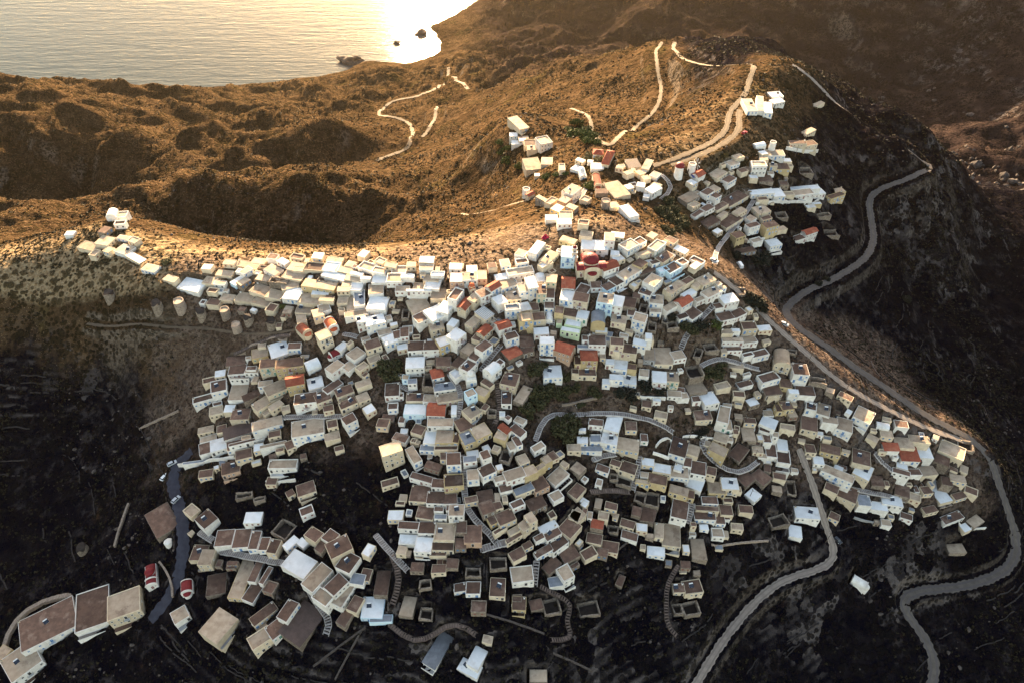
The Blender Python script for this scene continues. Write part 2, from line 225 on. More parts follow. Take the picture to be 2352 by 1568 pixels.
('brown-shuttered cream house with brown flat roof above the pink-edged white house',[[188.7,391.4,298.53,15.8,9.2,5.7,4.6,'b','c','R'],[177.5,385.3,303.34,0.0,10.6,4.1,4.2,'b','c','R']]),
('second white house with brown flat roof below the sunken dark garden',[[19.6,133.3,269.04,37.3,8.1,6.7,2.7,'b','w','K']]),
('two-storey yellow house with tan flat roof right of the sunken dark garden',[[89.1,176.4,269.59,-34.1,7.6,5.5,4.9,'t','y','B'],[86.0,180.6,271.55,-18.1,2.8,2.9,2.7,'t','c','']]),
('two-storey yellow house with red gabled roof left of the dark red vaulted chapel',[[-95.9,199.9,287.02,14.3,7.6,5.9,5.9,'rg','y','K']]),
('nearest blue-shuttered white house with brown flat roof above the grey ribbed roof',[[-14.7,114.4,268.7,0.0,5.6,5.0,2.8,'b','w','B'],[-19.5,115.8,267.8,8.5,4.8,3.5,2.7,'b','w','B']]),
('blue-shuttered white house with rimmed grey flat roof below the rooftop solar panels',[[35.6,175.0,281.69,0.0,5.1,4.0,2.7,'gp','w','B'],[33.4,171.5,280.33,-1.2,9.4,2.6,2.7,'g','w','B']]),
('white house with brown corrugated roof below the brown corrugated roof',[[-121.7,186.2,271.76,23.2,13.5,6.1,2.7,'m','w','']]),
('two-storey white house with brown flat roof left of the dark red track chapel',[[134.3,212.7,279.43,-5.9,7.3,7.4,6.1,'b','w','B']]),
('blue-shuttered white house with tan flat roof below the sunken dark garden',[[71.9,165.6,269.23,-9.0,7.8,5.7,2.8,'t','w','B'],[71.1,168.4,270.61,-20.8,3.4,3.6,2.7,'w','w','']]),
('cream house with white flat roof below the orange-roofed house',[[207.0,175.7,233.61,15.3,7.4,13.3,2.7,'w','c','']]),
('white house with brown flat roof below the parked white van',[[85.1,229.1,304.24,41.6,7.7,6.1,2.7,'b','w','K'],[78.6,227.5,304.7,24.2,5.2,3.2,2.7,'b','w','B']]),
('brown-shuttered yellow house with rimmed brown flat roof below the red-gabled white house',[[-23.1,151.1,283.85,5.5,7.8,5.9,3.4,'bp','y','R']]),
('blue-shuttered white house with tan flat roof right of the dark red track chapel',[[162.5,198.7,265.35,-38.2,8.0,8.4,4.1,'t','w','B']]),
('cream house with brown flat roof below the dark red track chapel',[[136.9,193.3,264.82,-16.3,7.4,9.2,4.1,'b','c','K']]),
('two-storey light blue house with white flat roof left of the big red-domed church',[[25.7,249.0,319.04,-5.3,6.4,8.5,6.4,'w','l','B']]),
('brown-shuttered cream house with brown flat roof above the parked white van',[[123.9,314.4,295.49,40.4,15.2,7.6,2.7,'b','c','R']]),
('two-storey white house with rimmed tan flat roof left of the light blue walled house',[[-68.7,113.0,262.28,58.0,4.9,7.4,5.7,'tp','w','R']]),
('blue-shuttered white house with white flat roof right of the red hip-roofed house',[[47.3,203.0,296.91,-10.9,6.3,7.7,2.7,'w','w','B'],[42.9,204.1,298.76,-6.9,4.0,3.6,2.8,'w','w','R']]),
('cream house with brown flat roof below the red-gabled white house',[[-37.6,147.9,278.99,-4.2,7.6,7.7,2.7,'b','c','K']]),
('blue-shuttered light blue house with white flat roof left of the red-gabled white house',[[-41.4,183.0,290.4,0.0,9.5,5.7,2.9,'w','l','B']]),
('blue-shuttered white house with tan flat roof below the dark red track chapel',[[144.2,200.0,269.12,-24.0,6.1,7.4,2.8,'t','w','B'],[138.7,201.4,270.81,-17.4,4.8,4.8,2.8,'bp','w','B']]),
('nearest white house with brown flat roof above the red street chapel',[[-119.6,139.8,257.67,5.6,7.4,7.5,3.1,'b','w','']]),
('brown-shuttered white house with brown flat roof above the brown corrugated roof',[[-128.6,214.2,281.46,7.2,8.0,6.3,2.7,'b','w','R'],[-126.8,211.9,280.94,3.2,8.8,0.8,2.7,'t','w','K']]),
('blue-shuttered cream house with brown flat roof below the biggest white flat roof',[[-95.2,111.4,254.72,43.4,10.5,4.5,2.7,'b','c','B']]),
('second cream house with tan flat roof left of the parked white van',[[76.4,238.3,311.36,42.2,10.9,4.6,4.0,'t','c','K']]),
('white house with tan flat roof above the brown corrugated roof',[[-126.4,202.6,276.82,3.4,8.1,10.5,2.7,'t','w','']]),
('cream house with brown flat roof left of the parked white van',[[73.6,254.0,317.45,43.2,8.8,4.8,3.0,'b','c','K'],[67.9,251.5,317.49,22.7,5.4,2.5,2.7,'b','w','B']]),
('cream house with white flat roof right of the sunken dark garden',[[94.8,163.8,261.1,-3.1,7.5,6.3,4.6,'w','c','K']]),
('second blue-shuttered white house with brown flat roof left of the biggest white flat roof',[[-111.9,138.6,258.91,4.4,6.9,8.6,2.7,'b','w','B']]),
('cream house with rimmed tan flat roof right of the orange-roofed house',[[211.1,193.6,245.89,-34.2,11.2,8.7,2.7,'tp','c','']]),
('nearest two-storey white house with brown flat roof below the red-gabled white house',[[-23.3,158.1,286.3,3.8,5.7,6.1,5.8,'b','w','B']]),
('brown-shuttered cream house with brown flat roof right of the white domed chapel',[[-1.9,190.8,299.27,-16.6,7.1,7.4,3.7,'b','c','R']]),
('blue-shuttered cream house with brown flat roof below the red-gabled white house',[[-1.3,138.0,279.14,25.6,7.2,5.8,3.3,'b','c','B']]),
('cream house with white flat roof left of the orange-roofed house',[[160.6,178.3,249.79,-36.9,7.6,8.7,3.6,'w','c','K']]),
('blue-shuttered white house with brown flat roof below the biggest white flat roof',[[-83.8,111.4,259.18,65.7,8.1,4.8,2.9,'b','w','B']]),
('nearest two-storey cream house with brown flat roof above the pale green house',[[30.2,226.9,312.35,-15.4,7.0,6.2,5.7,'b','c','R']]),
('two-storey cream house with brown flat roof left of the dark red vaulted chapel',[[-111.2,211.0,286.26,9.6,7.4,5.8,5.9,'b','c','G']]),
('two-storey white house with white flat roof below the striped white canopy',[[-22.0,211.5,305.05,53.3,6.8,5.9,5.9,'w','w','R']]),
('brown-shuttered white house with brown flat roof left of the white domed chapel',[[-35.0,209.7,300.66,3.5,8.1,5.8,4.4,'b','w','R']]),
('brown-shuttered white house with rimmed tan flat roof above the striped white canopy',[[4.4,244.2,316.46,14.8,12.4,5.0,2.7,'tp','w','R']]),
('two-storey white house with white flat roof left of the pale green house',[[15.2,207.2,303.97,0.0,6.4,4.4,7.5,'w','w','B']]),
('two-storey white house with white flat roof below the rooftop solar panels',[[41.0,173.8,280.25,-13.5,7.1,5.8,4.7,'w','w','B']]),
('two-storey white house with tan flat roof below the red-gabled white house',[[-21.8,139.7,279.65,0.0,6.2,5.2,4.9,'t','w','K']]),
('blue-shuttered white house with rimmed brown flat roof below the forked dirt road',[[116.4,220.3,286.7,16.9,8.9,4.1,3.0,'bp','w','B'],[110.2,219.4,287.87,16.5,5.4,2.7,2.7,'bp','w','']]),
('two-storey white house with red gabled roof below the pink-edged white house',[[175.3,326.1,277.24,26.1,8.9,4.4,5.7,'rg','w','R'],[166.8,319.9,280.22,23.9,7.6,4.5,2.7,'b','w','R']]),
('two-storey yellow house with brown flat roof right of the pink-edged white house',[[203.2,364.1,278.16,25.9,12.2,4.1,4.8,'b','y','B'],[209.0,372.9,277.74,15.3,7.0,5.4,2.7,'t','y','K']]),
('nearest white house with white flat roof below the orange-roofed house',[[176.6,170.0,238.86,-11.6,9.4,5.7,3.8,'w','w','K']]),
('cream house with brown flat roof above the grey ribbed roof',[[-5.6,113.9,267.64,-2.3,5.9,7.4,2.8,'b','c','K']]),
('two-storey white house with white flat roof above the rooftop solar panels',[[64.6,198.4,290.92,-6.3,6.4,7.0,5.3,'w','w','R']]),
('blue-shuttered white house with white flat roof left of the orange-red vaulted chapel',[[-105.9,244.2,301.12,-8.1,8.1,8.6,3.0,'w','w','B']]),
('two-storey yellow house with tan flat roof left of the rooftop solar panels',[[15.2,162.3,283.3,33.1,3.6,3.8,4.6,'t','y','B'],[12.0,159.1,283.49,37.8,5.0,2.3,4.7,'t','y','']]),
('yellow house with tan flat roof right of the red-gabled white house',[[-11.3,169.9,292.23,30.2,7.3,6.6,2.9,'t','y','K']]),
('cream house with tan flat roof above the windmill with sails',[[14.5,391.9,282.78,10.6,10.6,14.8,2.7,'t','c','']]),
('white house with brown flat roof left of the white domed chapel',[[-42.5,210.9,299.0,5.5,7.7,6.1,4.2,'b','w','K']]),
('cream house with brown flat roof below the red hip-roofed house',[[32.7,199.7,296.44,-1.6,8.2,4.0,2.8,'b','c','K'],[27.5,199.6,296.96,-4.3,3.1,2.8,3.8,'b','c','']]),
('blue-shuttered cream house with rimmed brown flat roof left of the forked dirt road',[[111.4,229.2,295.59,4.3,7.2,5.7,2.8,'bp','c','B'],[99.7,225.7,296.53,0.0,5.2,3.2,2.7,'t','c','']]),
('two-storey cream house with tan flat roof above the red street chapel',[[-126.0,132.8,253.12,0.0,5.6,7.0,5.1,'t','c','K']]),
('third blue-shuttered white house with tan flat roof right of the big red-domed church',[[65.5,231.1,310.18,-9.7,6.5,6.4,2.7,'t','w','B'],[65.1,227.8,307.81,-5.7,5.4,2.9,2.7,'t','w','B']]),
('white house with brown flat roof right of the sunken dark garden',[[80.0,167.4,267.81,-13.9,6.8,7.1,3.9,'b','w','K']]),
('brown-shuttered cream house with tan flat roof right of the red-gabled white house',[[-26.3,187.0,294.42,11.6,10.9,4.7,2.7,'t','c','R']]),
('blue-shuttered white house with red sloping roof right of the orange-roofed house',[[187.4,186.9,250.77,-2.3,8.6,7.2,3.1,'rf','w','B']]),
('two-storey cream house with tan flat roof below the orange-red vaulted chapel',[[-83.8,218.6,296.43,36.2,6.1,5.9,7.0,'t','c','K']]),
('blue-shuttered white house with red gabled roof below the white domed chapel',[[-3.9,172.5,292.77,-40.8,5.0,3.1,2.7,'rg','w','B'],[-5.3,168.9,291.87,-22.3,5.3,4.1,3.0,'t','y','']]),
('pinkish house with brown flat roof below the rooftop solar panels',[[12.4,152.1,280.67,29.1,6.9,6.0,3.2,'b','p','K']]),
('white house with white flat roof left of the dark red track chapel',[[116.9,193.8,268.3,-31.9,7.4,6.3,2.7,'w','w',''],[115.9,192.4,266.45,-23.1,4.7,3.6,2.7,'b','w','']]),
('nearest blue-shuttered white house with rimmed brown flat roof above the brown corrugated roof',[[-135.5,206.7,276.17,18.0,7.1,7.6,4.1,'bp','w','B']]),
('brown-shuttered white house with brown flat roof below the red-gabled white house',[[-36.8,155.6,281.99,-17.6,10.7,3.3,2.7,'b','w','R']]),
('two-storey white house with tan flat roof below the red-roofed school',[[34.5,312.7,314.7,51.6,9.3,6.6,5.0,'t','w','R']]),
('two-storey white house with rimmed brown flat roof above the striped white canopy',[[-23.3,232.1,312.06,66.5,8.0,4.7,4.8,'bp','w','K']]),
('pinkish house with brown flat roof below the brown corrugated roof',[[-122.3,169.3,266.73,17.2,7.7,6.4,3.1,'b','p','K']]),
('blue-shuttered white house with rimmed tan flat roof right of the big red-domed church',[[57.1,257.2,320.81,37.4,8.1,6.5,3.8,'tp','w','B']]),
('cream house with brown flat roof above the brown corrugated roof',[[-122.9,192.4,275.26,3.1,8.5,6.5,2.7,'b','c','K']]),
('second white house with brown flat roof below the red-gabled white house',[[-30.5,146.0,280.52,-2.8,7.3,5.7,2.7,'b','w','K']]),
('nearest cream house with tan flat roof above the orange-red vaulted chapel',[[-96.9,241.9,300.81,-7.4,11.0,7.1,2.7,'t','c','']]),
('brown-shuttered white house with brown flat roof left of the red-gabled white house',[[-51.9,191.7,291.53,4.1,6.3,7.7,3.4,'b','w','R']]),
('blue-shuttered cream house with red hipped roof left of the red-roofed school',[[50.6,362.1,310.36,-8.6,6.1,5.9,2.9,'rh','c','B'],[53.4,348.5,312.14,-18.2,4.2,16.1,2.7,'rh','c','']]),
('yellow house with brown flat roof left of the dark red track chapel',[[127.7,200.6,271.38,7.1,5.8,5.4,3.6,'b','y','K'],[124.0,200.0,271.31,0.0,3.6,4.3,3.2,'b','y','K']]),
('two-storey white house with white flat roof above the pale green house',[[24.2,228.1,312.8,-12.3,6.3,6.8,4.8,'w','w','B']]),
('two-storey white house with rimmed tan flat roof right of the red hip-roofed house',[[56.0,219.7,306.58,-22.7,6.0,6.0,5.8,'tp','w','B']]),
('brown-shuttered white house with red gabled roof right of the big red-domed church',[[45.8,245.1,318.01,27.1,8.3,5.5,3.9,'rg','w','R']]),
('blue-shuttered yellow house with white flat roof above the white domed chapel',[[-28.6,210.2,302.86,26.5,6.6,6.0,4.6,'w','y','B']]),
('yellow house with grey vaulted roof right of the pale green house',[[38.0,218.1,308.43,-4.6,6.3,7.1,4.2,'gv','y','']]),
('blue-shuttered white house with brown flat roof below the red-gabled white house',[[-8.8,154.6,286.58,28.7,6.3,5.0,4.1,'b','w','B']]),
('brown-shuttered white house with tan flat roof below the dark red vaulted chapel',[[-76.9,205.4,292.86,50.2,7.5,5.2,4.3,'t','w','R']]),
('yellow house with grey flat roof below the red-gabled white house',[[-16.6,167.2,290.31,27.1,5.7,6.6,4.0,'g','y','K']]),
('nearest green-shuttered cream house with tan flat roof above the brown corrugated roof',[[-109.9,195.7,280.96,46.6,9.2,5.5,2.7,'t','c','G']]),
('cream house with brown flat roof right of the red-gabled white house',[[-18.1,174.1,291.88,27.2,7.3,6.9,2.7,'b','c','']]),
('yellow house with brown flat roof below the dark red track chapel',[[147.0,186.2,257.23,-17.5,8.9,5.3,3.4,'b','y','K']]),
('brown-shuttered cream house with brown flat roof right of the red hip-roofed house',[[51.2,208.3,300.55,-9.6,7.3,5.8,3.7,'b','c','R']]),
('white house with tan flat roof below the rooftop solar panels',[[20.8,158.2,278.58,44.7,8.8,5.5,2.7,'t','w','']]),
('white house with brown flat roof right of the red street chapel',[[-104.7,118.1,254.4,-20.8,5.5,8.6,2.7,'b','w','']]),
('cream house with brown flat roof right of the dark red vaulted chapel',[[-61.6,214.0,297.53,25.3,7.0,5.9,4.2,'b','c','K']]),
('brown-shuttered white house with white flat roof below the parked white van',[[102.4,237.4,304.61,18.6,7.9,6.2,3.6,'w','w','R']]),
('cream house with brown flat roof right of the sunken dark garden',[[85.1,188.8,278.65,5.1,7.6,5.9,3.4,'b','c','K']]),
('two-storey cream house with brown flat roof right of the red hip-roofed house',[[45.8,209.2,302.1,-7.2,5.9,4.7,6.4,'b','c','R']]),
('blue-shuttered white house with white flat roof left of the big red-domed church',[[13.7,258.5,319.93,61.8,10.1,4.3,3.4,'w','w','B']]),
('blue-shuttered white house with tan flat roof right of the orange-red vaulted chapel',[[-71.6,230.9,302.62,14.3,11.0,3.5,3.2,'t','w','B']]),
('two-storey yellow house with tan flat roof right of the striped white canopy',[[6.3,217.6,309.8,9.2,6.4,5.1,5.3,'t','y','B']]),
('white house with tan flat roof below the red street chapel',[[-132.0,114.4,244.82,38.1,6.2,6.0,3.1,'t','w','K']]),
('white house with rimmed brown flat roof above the white domed chapel',[[-16.7,198.4,301.1,55.2,6.8,5.2,4.2,'bp','w','K']]),
('cream house with brown flat roof above the biggest white flat roof',[[-76.6,137.1,267.65,57.6,5.0,6.5,4.6,'b','c','']]),
('yellow house with tan flat roof left of the rooftop solar panels',[[8.0,155.8,283.96,26.4,6.0,4.6,4.7,'t','y','']]),
('two-storey white house with brown flat roof above the white domed chapel',[[-10.5,205.5,305.06,46.8,6.6,4.7,5.0,'b','w','B']]),
('white house with white flat roof right of the red-roofed school',[[79.8,323.3,309.25,40.4,8.6,5.9,4.2,'w','w','K'],[73.2,318.8,309.25,-13.0,3.5,3.4,2.7,'w','w','']]),
('nearest brown-shuttered cream house with brown flat roof below the dark red vaulted chapel',[[-72.6,194.4,289.79,27.5,7.9,5.5,2.9,'b','c','R']]),
('cream house with tan flat roof below the twin white hill chapels',[[-226.8,291.8,294.6,-18.1,12.3,6.3,2.7,'t','c','']]),
('white house with brown flat roof left of the striped white canopy',[[-39.0,224.0,305.26,36.2,7.1,5.8,4.1,'b','w','K']]),
('white house with white flat roof left of the striped white canopy',[[-27.2,227.7,309.69,65.5,7.6,6.2,3.1,'w','w','K']]),
('two-storey white house with white vaulted roof right of the white domed chapel',[[-6.5,195.7,301.35,47.8,6.2,5.3,4.6,'wv','w','K']]),
('brown-shuttered pinkish house with white flat roof above the striped white canopy',[[-25.3,239.5,314.31,0.0,6.6,6.6,4.4,'w','p','R']]),
('two-storey white house with white flat roof below the big red-domed church',[[46.4,225.2,311.05,-15.3,5.0,7.7,5.7,'w','w','R']]),
('blue-shuttered white house with tan flat roof above the striped white canopy',[[-1.2,237.1,315.06,25.5,8.4,5.9,2.7,'t','w','B']]),
('white house with tan flat roof above the striped white canopy',[[-19.2,240.1,315.34,4.6,7.1,6.0,3.9,'t','w','K']]),
('cream house with brown flat roof above the red street chapel',[[-131.2,136.5,252.05,0.0,6.6,7.2,2.7,'b','c','']]),
('nearest cream house with brown flat roof above the light blue walled house',[[-26.7,128.8,275.17,-1.7,8.5,3.2,2.7,'b','c','K']]),
('second cream house with brown flat roof above the light blue walled house',[[-34.7,141.0,277.58,-10.0,7.2,5.5,2.7,'b','c','K']]),
('cream house with brown flat roof left of the sunken dark garden',[[48.4,165.0,274.0,-23.1,7.2,5.7,2.7,'b','c','K']]),
('yellow house with tan flat roof right of the sunken dark garden',[[88.9,162.4,261.92,-3.1,7.4,6.3,2.7,'t','y','K']]),
('cream house with rimmed brown flat roof above the windmill with sails',[[12.5,436.6,274.67,0.0,8.1,8.9,2.8,'bp','c',''],[14.0,426.6,276.07,0.0,6.9,5.8,3.9,'t','c','']]),
('two-storey white house with rimmed grey flat roof right of the striped white canopy',[[0.5,222.5,311.22,9.1,6.6,4.1,5.3,'gp','w','B']]),
('white house with grey flat roof above the red-gabled white house',[[-28.7,192.1,295.64,11.2,9.3,4.4,2.7,'g','w','K']]),
('cream house with grey flat roof left of the rooftop solar panels',[[5.4,150.0,282.27,24.5,8.5,3.4,2.7,'g','c','K']]),
('blue-shuttered yellow house with brown flat roof above the pink-edged white house',[[161.6,360.0,301.42,0.0,8.6,6.8,3.4,'b','y','B'],[155.1,359.1,304.51,-5.6,4.6,3.7,2.7,'t','c','B']]),
('cream house with brown flat roof below the dark red vaulted chapel',[[-70.1,188.8,288.41,31.4,7.7,4.3,3.5,'b','c','K']]),
('white house with grey flat roof below the orange-roofed house',[[161.6,167.7,240.74,-6.2,5.8,5.8,5.6,'g','w','']]),
('blue-shuttered white house with brown flat roof below the sunken dark garden',[[82.2,151.6,258.61,-2.4,9.1,4.0,2.7,'b','w','B']]),
('second blue-shuttered white house with rimmed brown flat roof above the brown corrugated roof',[[-143.4,205.3,272.36,22.4,10.1,3.9,2.9,'bp','w','B']]),
('cream house with tan flat roof left of the big red-domed church',[[19.5,252.6,319.06,54.5,9.6,5.2,2.7,'t','c','K']]),
('second two-storey white house with brown flat roof below the dark red vaulted chapel',[[-68.0,180.6,285.74,35.2,5.6,5.1,5.0,'b','w','B']]),
('third cream house with tan flat roof left of the orange-red vaulted chapel',[[-125.1,252.5,297.75,-24.6,9.3,7.0,2.7,'t','c','']]),
('cream house with brown flat roof left of the dark red track chapel',[[122.0,205.8,275.63,8.9,7.0,6.1,3.5,'b','c','']]),
('white house with rimmed brown flat roof below the dark red track chapel',[[123.3,179.8,258.98,-10.2,6.1,7.9,2.9,'bp','w','']]),
('two-storey white house with brown flat roof above the striped white canopy',[[-11.2,231.0,313.16,32.5,6.1,5.5,4.8,'b','w','R']]),
('white house with tan flat roof above the walled white farmhouse',[[-103.6,177.1,275.62,15.3,11.3,1.9,3.2,'t','w','']]),
('cream house with red gabled roof left of the striped white canopy',[[-19.0,227.4,311.08,61.5,7.3,4.6,4.0,'rg','c','K']]),
('blue-shuttered cream house with tan flat roof above the windmill with sails',[[9.3,460.9,275.25,27.0,7.9,20.4,2.7,'t','c','B']]),
('brown-shuttered white house with rimmed tan flat roof right of the orange-red vaulted chapel',[[-55.3,245.6,310.14,0.0,7.3,6.4,3.1,'tp','w','R']]),
('cream house with tan flat roof below the white domed chapel',[[-14.7,179.1,294.71,41.3,6.4,6.1,2.7,'t','c','K']]),
('green-shuttered cream house with tan flat roof right of the rooftop solar panels',[[70.8,200.0,290.64,-4.7,5.7,6.0,4.4,'t','c','G']]),
('blue-shuttered white house with white flat roof right of the dark red vaulted chapel',[[-53.6,215.6,299.2,29.5,6.1,5.8,4.2,'w','w','B']]),
('white house with rimmed grey flat roof above the orange-red vaulted chapel',[[-70.9,236.0,304.23,9.3,5.1,11.1,2.7,'gp','w','']]),
('brown-shuttered white house with red gabled roof below the big red-domed church',[[25.4,235.5,315.34,-5.5,5.8,8.0,3.0,'rg','w','R']]),
('nearest blue-shuttered white house with tan flat roof below the red-gabled white house',[[-38.3,162.4,284.06,32.6,4.0,8.7,4.1,'t','w','B']]),
('two-storey white house with brown flat roof right of the striped white canopy',[[0.4,209.5,307.16,21.8,6.0,4.4,4.9,'b','w','B']]),
('second brown-shuttered cream house with brown flat roof below the dark red vaulted chapel',[[-81.7,192.0,288.15,28.6,6.6,5.5,3.2,'b','c','R']]),
('second cream house with tan flat roof left of the striped white canopy',[[-32.9,218.5,304.56,22.0,6.1,5.1,4.5,'t','c','K']]),
('nearest white house with tan flat roof above the orange-red vaulted chapel',[[-63.8,241.8,306.8,6.8,7.2,7.6,2.7,'t','w','']]),
('brown-shuttered white house with red gabled roof right of the striped white canopy',[[-2.8,214.7,309.02,25.0,5.9,4.9,4.4,'rg','w','R']]),
('two-storey white house with white striped roof right of the striped white canopy',[[9.6,233.0,314.2,14.9,4.3,7.2,6.5,'M','w','B']]),
('brown-shuttered cream house with tan flat roof right of the pale green house',[[47.1,219.8,308.42,-13.2,6.7,5.3,3.3,'t','c','R']]),
('brown-shuttered cream house with tan flat roof below the striped white canopy',[[-15.2,219.4,309.04,52.5,7.8,4.3,3.1,'t','c','R']]),
('blue-shuttered white house with tan flat roof above the pink-edged white house',[[158.2,367.5,306.35,0.0,11.0,6.6,3.2,'t','w','B']]),
('white house with white flat roof above the orange-red vaulted chapel',[[-86.8,254.6,305.65,-20.5,12.8,4.6,2.7,'w','w','']]),
('blue-shuttered white house with white flat roof below the red-gabled white house',[[-34.2,169.8,287.65,-4.5,5.2,6.8,3.0,'w','w','B']]),
('second blue-shuttered white house with tan flat roof below the red-gabled white house',[[-15.4,152.9,285.32,4.4,4.9,5.2,4.1,'t','w','B']]),
('white house with white flat roof right of the orange-roofed house',[[197.1,190.3,248.68,-5.8,6.9,8.2,2.7,'w','w','']]),
('cream house with tan flat roof below the rooftop solar panels',[[24.6,144.5,271.11,-44.8,5.1,5.7,2.7,'t','c',''],[29.2,145.9,270.59,-10.8,2.0,4.3,2.7,'b','c','K']]),
('cream house with tan flat roof above the orange-roofed house',[[185.5,192.4,253.88,-6.3,9.5,6.3,2.7,'t','c','']]),
('nearest cream house with tan flat roof left of the parked white van',[[92.3,244.5,311.34,32.3,8.6,5.8,2.7,'t','c','K']]),
('two-storey cream house with brown flat roof left of the biggest white flat roof',[[-96.6,133.4,262.02,-9.4,4.2,6.1,4.8,'b','c','B']]),
('two-storey white house with rimmed tan flat roof above the windmill with sails',[[23.8,424.0,281.19,21.4,8.9,10.4,4.9,'tp','w','K']]),
('second white house with white flat roof above the big red-domed church',[[61.4,286.1,319.55,22.3,5.5,11.1,2.7,'w','w','']]),
('cream house with white striped roof right of the striped white canopy',[[-9.9,221.1,310.37,44.4,5.6,6.7,3.5,'M','c','K']]),
('white house with white flat roof below the dark red vaulted chapel',[[-86.8,199.6,288.64,20.6,6.7,6.8,2.7,'w','w','']]),
('nearest cream house with tan flat roof right of the orange-roofed house',[[194.1,195.3,254.01,-8.5,9.5,4.3,2.7,'t','c','']]),
('white house with brown flat roof below the orange-roofed house',[[211.4,169.7,226.61,19.4,11.6,4.3,2.7,'b','w','K']]),
('fifth cream house with tan flat roof left of the orange-red vaulted chapel',[[-135.3,271.6,298.81,-14.7,12.7,4.8,2.7,'t','c','']]),
('second cream house with tan flat roof left of the pink-edged white house',[[120.9,344.1,307.51,43.9,10.5,6.8,2.7,'t','c','K']]),
('cream house with rimmed brown flat roof above the orange-red vaulted chapel',[[-97.7,260.6,305.4,-7.3,9.7,6.4,2.7,'bp','c','']]),
('fourth cream house with tan flat roof left of the orange-red vaulted chapel',[[-131.9,249.5,295.12,-11.7,8.7,6.7,2.7,'t','c','']]),
('second two-storey cream house with brown flat roof above the pale green house',[[13.3,231.0,313.77,0.0,4.6,6.9,5.2,'b','c','G']]),
('cream house with tan flat roof right of the striped white canopy',[[0.9,230.3,313.27,9.5,6.6,6.2,2.7,'t','c','K']]),
('two-storey white house with white flat roof right of the striped white canopy',[[-3.9,226.8,312.31,31.1,5.2,5.9,4.8,'w','w','R']]),
('nearest cream house with tan flat roof left of the striped white canopy',[[-33.9,234.8,309.7,0.0,7.0,7.0,2.7,'t','c','']]),
('third cream house with tan flat roof above the orange-red vaulted chapel',[[-108.0,257.2,302.92,-16.2,10.9,5.8,2.7,'t','c','']]),
('white house with rimmed white flat roof left of the striped white canopy',[[-37.3,240.3,310.78,-6.6,7.3,6.7,2.7,'wp','w','']]),
('two-storey white house with red gabled roof above the striped white canopy',[[-6.9,234.5,314.37,43.0,6.1,4.4,4.8,'rg','w','B']]),
('blue-shuttered cream house with rimmed brown flat roof below the red-gabled white house',[[-27.1,166.3,287.81,0.0,9.7,2.5,2.7,'bp','c','B']]),
('white house with grey flat roof above the light blue walled house',[[-59.8,119.3,266.42,-9.6,5.7,4.4,2.8,'g','w','']]),
('cream house with brown flat roof left of the red-gabled white house',[[-41.9,189.3,291.72,0.0,7.6,4.7,2.7,'b','c','']]),
('second cream house with tan flat roof above the orange-red vaulted chapel',[[-107.1,251.6,301.7,20.7,8.4,7.2,2.7,'t','c','']]),
('white house with white flat roof below the sunken dark garden',[[78.2,163.1,264.6,-26.0,6.8,6.7,2.7,'w','w','']]),
('white house with tan flat roof right of the dark red vaulted chapel',[[-68.1,211.6,295.93,48.3,6.6,6.2,2.7,'t','w','']]),
('second white house with white flat roof below the orange-roofed house',[[169.8,167.9,238.97,-9.1,7.9,4.6,2.9,'w','w','']]),
('nearest cream house with tan flat roof left of the pink-edged white house',[[143.5,325.1,294.33,21.9,8.5,7.1,3.5,'t','c','K']]),
('two-storey white house with rimmed tan flat roof left of the pink-edged white house',[[144.4,352.8,305.76,0.0,8.4,5.9,5.0,'tp','w','K']]),
('green-shuttered yellow house with tan flat roof left of the dark red vaulted chapel',[[-117.5,219.7,286.94,16.2,7.4,6.3,2.7,'t','y','G']]),
('yellow house with brown flat roof right of the grey ribbed roof',[[2.5,110.6,263.37,-2.4,5.4,5.4,2.7,'b','y','K']]),
('second blue-shuttered white house with brown flat roof above the grey ribbed roof',[[13.0,130.2,269.79,31.1,7.8,3.1,2.7,'b','w','B']]),
('yellow house with tan flat roof left of the small red-domed chapel',[[-211.5,108.9,222.58,67.1,6.3,5.2,2.7,'t','y','']]),
('nearest blue-shuttered white house with brown flat roof left of the biggest white flat roof',[[-105.8,136.7,260.6,0.0,3.9,8.3,3.3,'b','w','B']]),
('blue-shuttered white house with white flat roof right of the parked white van',[[147.7,307.1,284.19,18.6,8.0,6.4,4.1,'w','w','B']]),
('brown-shuttered white house with white flat roof left of the striped white canopy',[[-43.1,239.4,310.05,-1.3,12.0,1.2,3.3,'w','w','R']]),
('second white house with tan flat roof above the orange-red vaulted chapel',[[-120.9,264.0,301.49,-34.7,8.8,5.9,2.7,'t','w','K']]),
('cream house with brown flat roof above the pale green house',[[25.6,222.5,310.51,-14.7,6.1,6.1,2.7,'b','c','']]),
('second cream house with tan flat roof right of the orange-roofed house',[[198.4,184.3,243.02,8.4,9.2,5.4,2.7,'t','c','']]),
('cream house with brown flat roof below the rooftop solar panels',[[28.7,154.5,274.02,49.8,7.0,5.0,2.7,'b','c','']]),
('white house with tan flat roof below the twin white hill chapels',[[-205.7,285.7,296.95,-23.9,8.4,7.0,2.7,'t','w','']]),
('nearest white house with brown flat roof below the red-gabled white house',[[-29.6,151.8,282.76,-3.7,5.8,4.3,2.9,'b','w','K']]),
('nearest cream house with brown flat roof below the sunken dark garden',[[83.5,155.1,260.05,-4.5,9.8,2.5,2.7,'b','c','']]),
('two-storey white house with tan flat roof above the big red-domed church',[[45.5,258.3,322.94,-7.4,4.8,6.6,5.1,'t','w','R']]),
('white house with brown flat roof right of the white domed chapel',[[-2.3,183.5,296.58,0.0,4.5,7.4,2.9,'b','w','K']]),
('cream house with red gabled roof below the striped white canopy',[[-10.4,213.5,307.92,53.3,5.9,4.2,4.0,'rg','c','K']]),
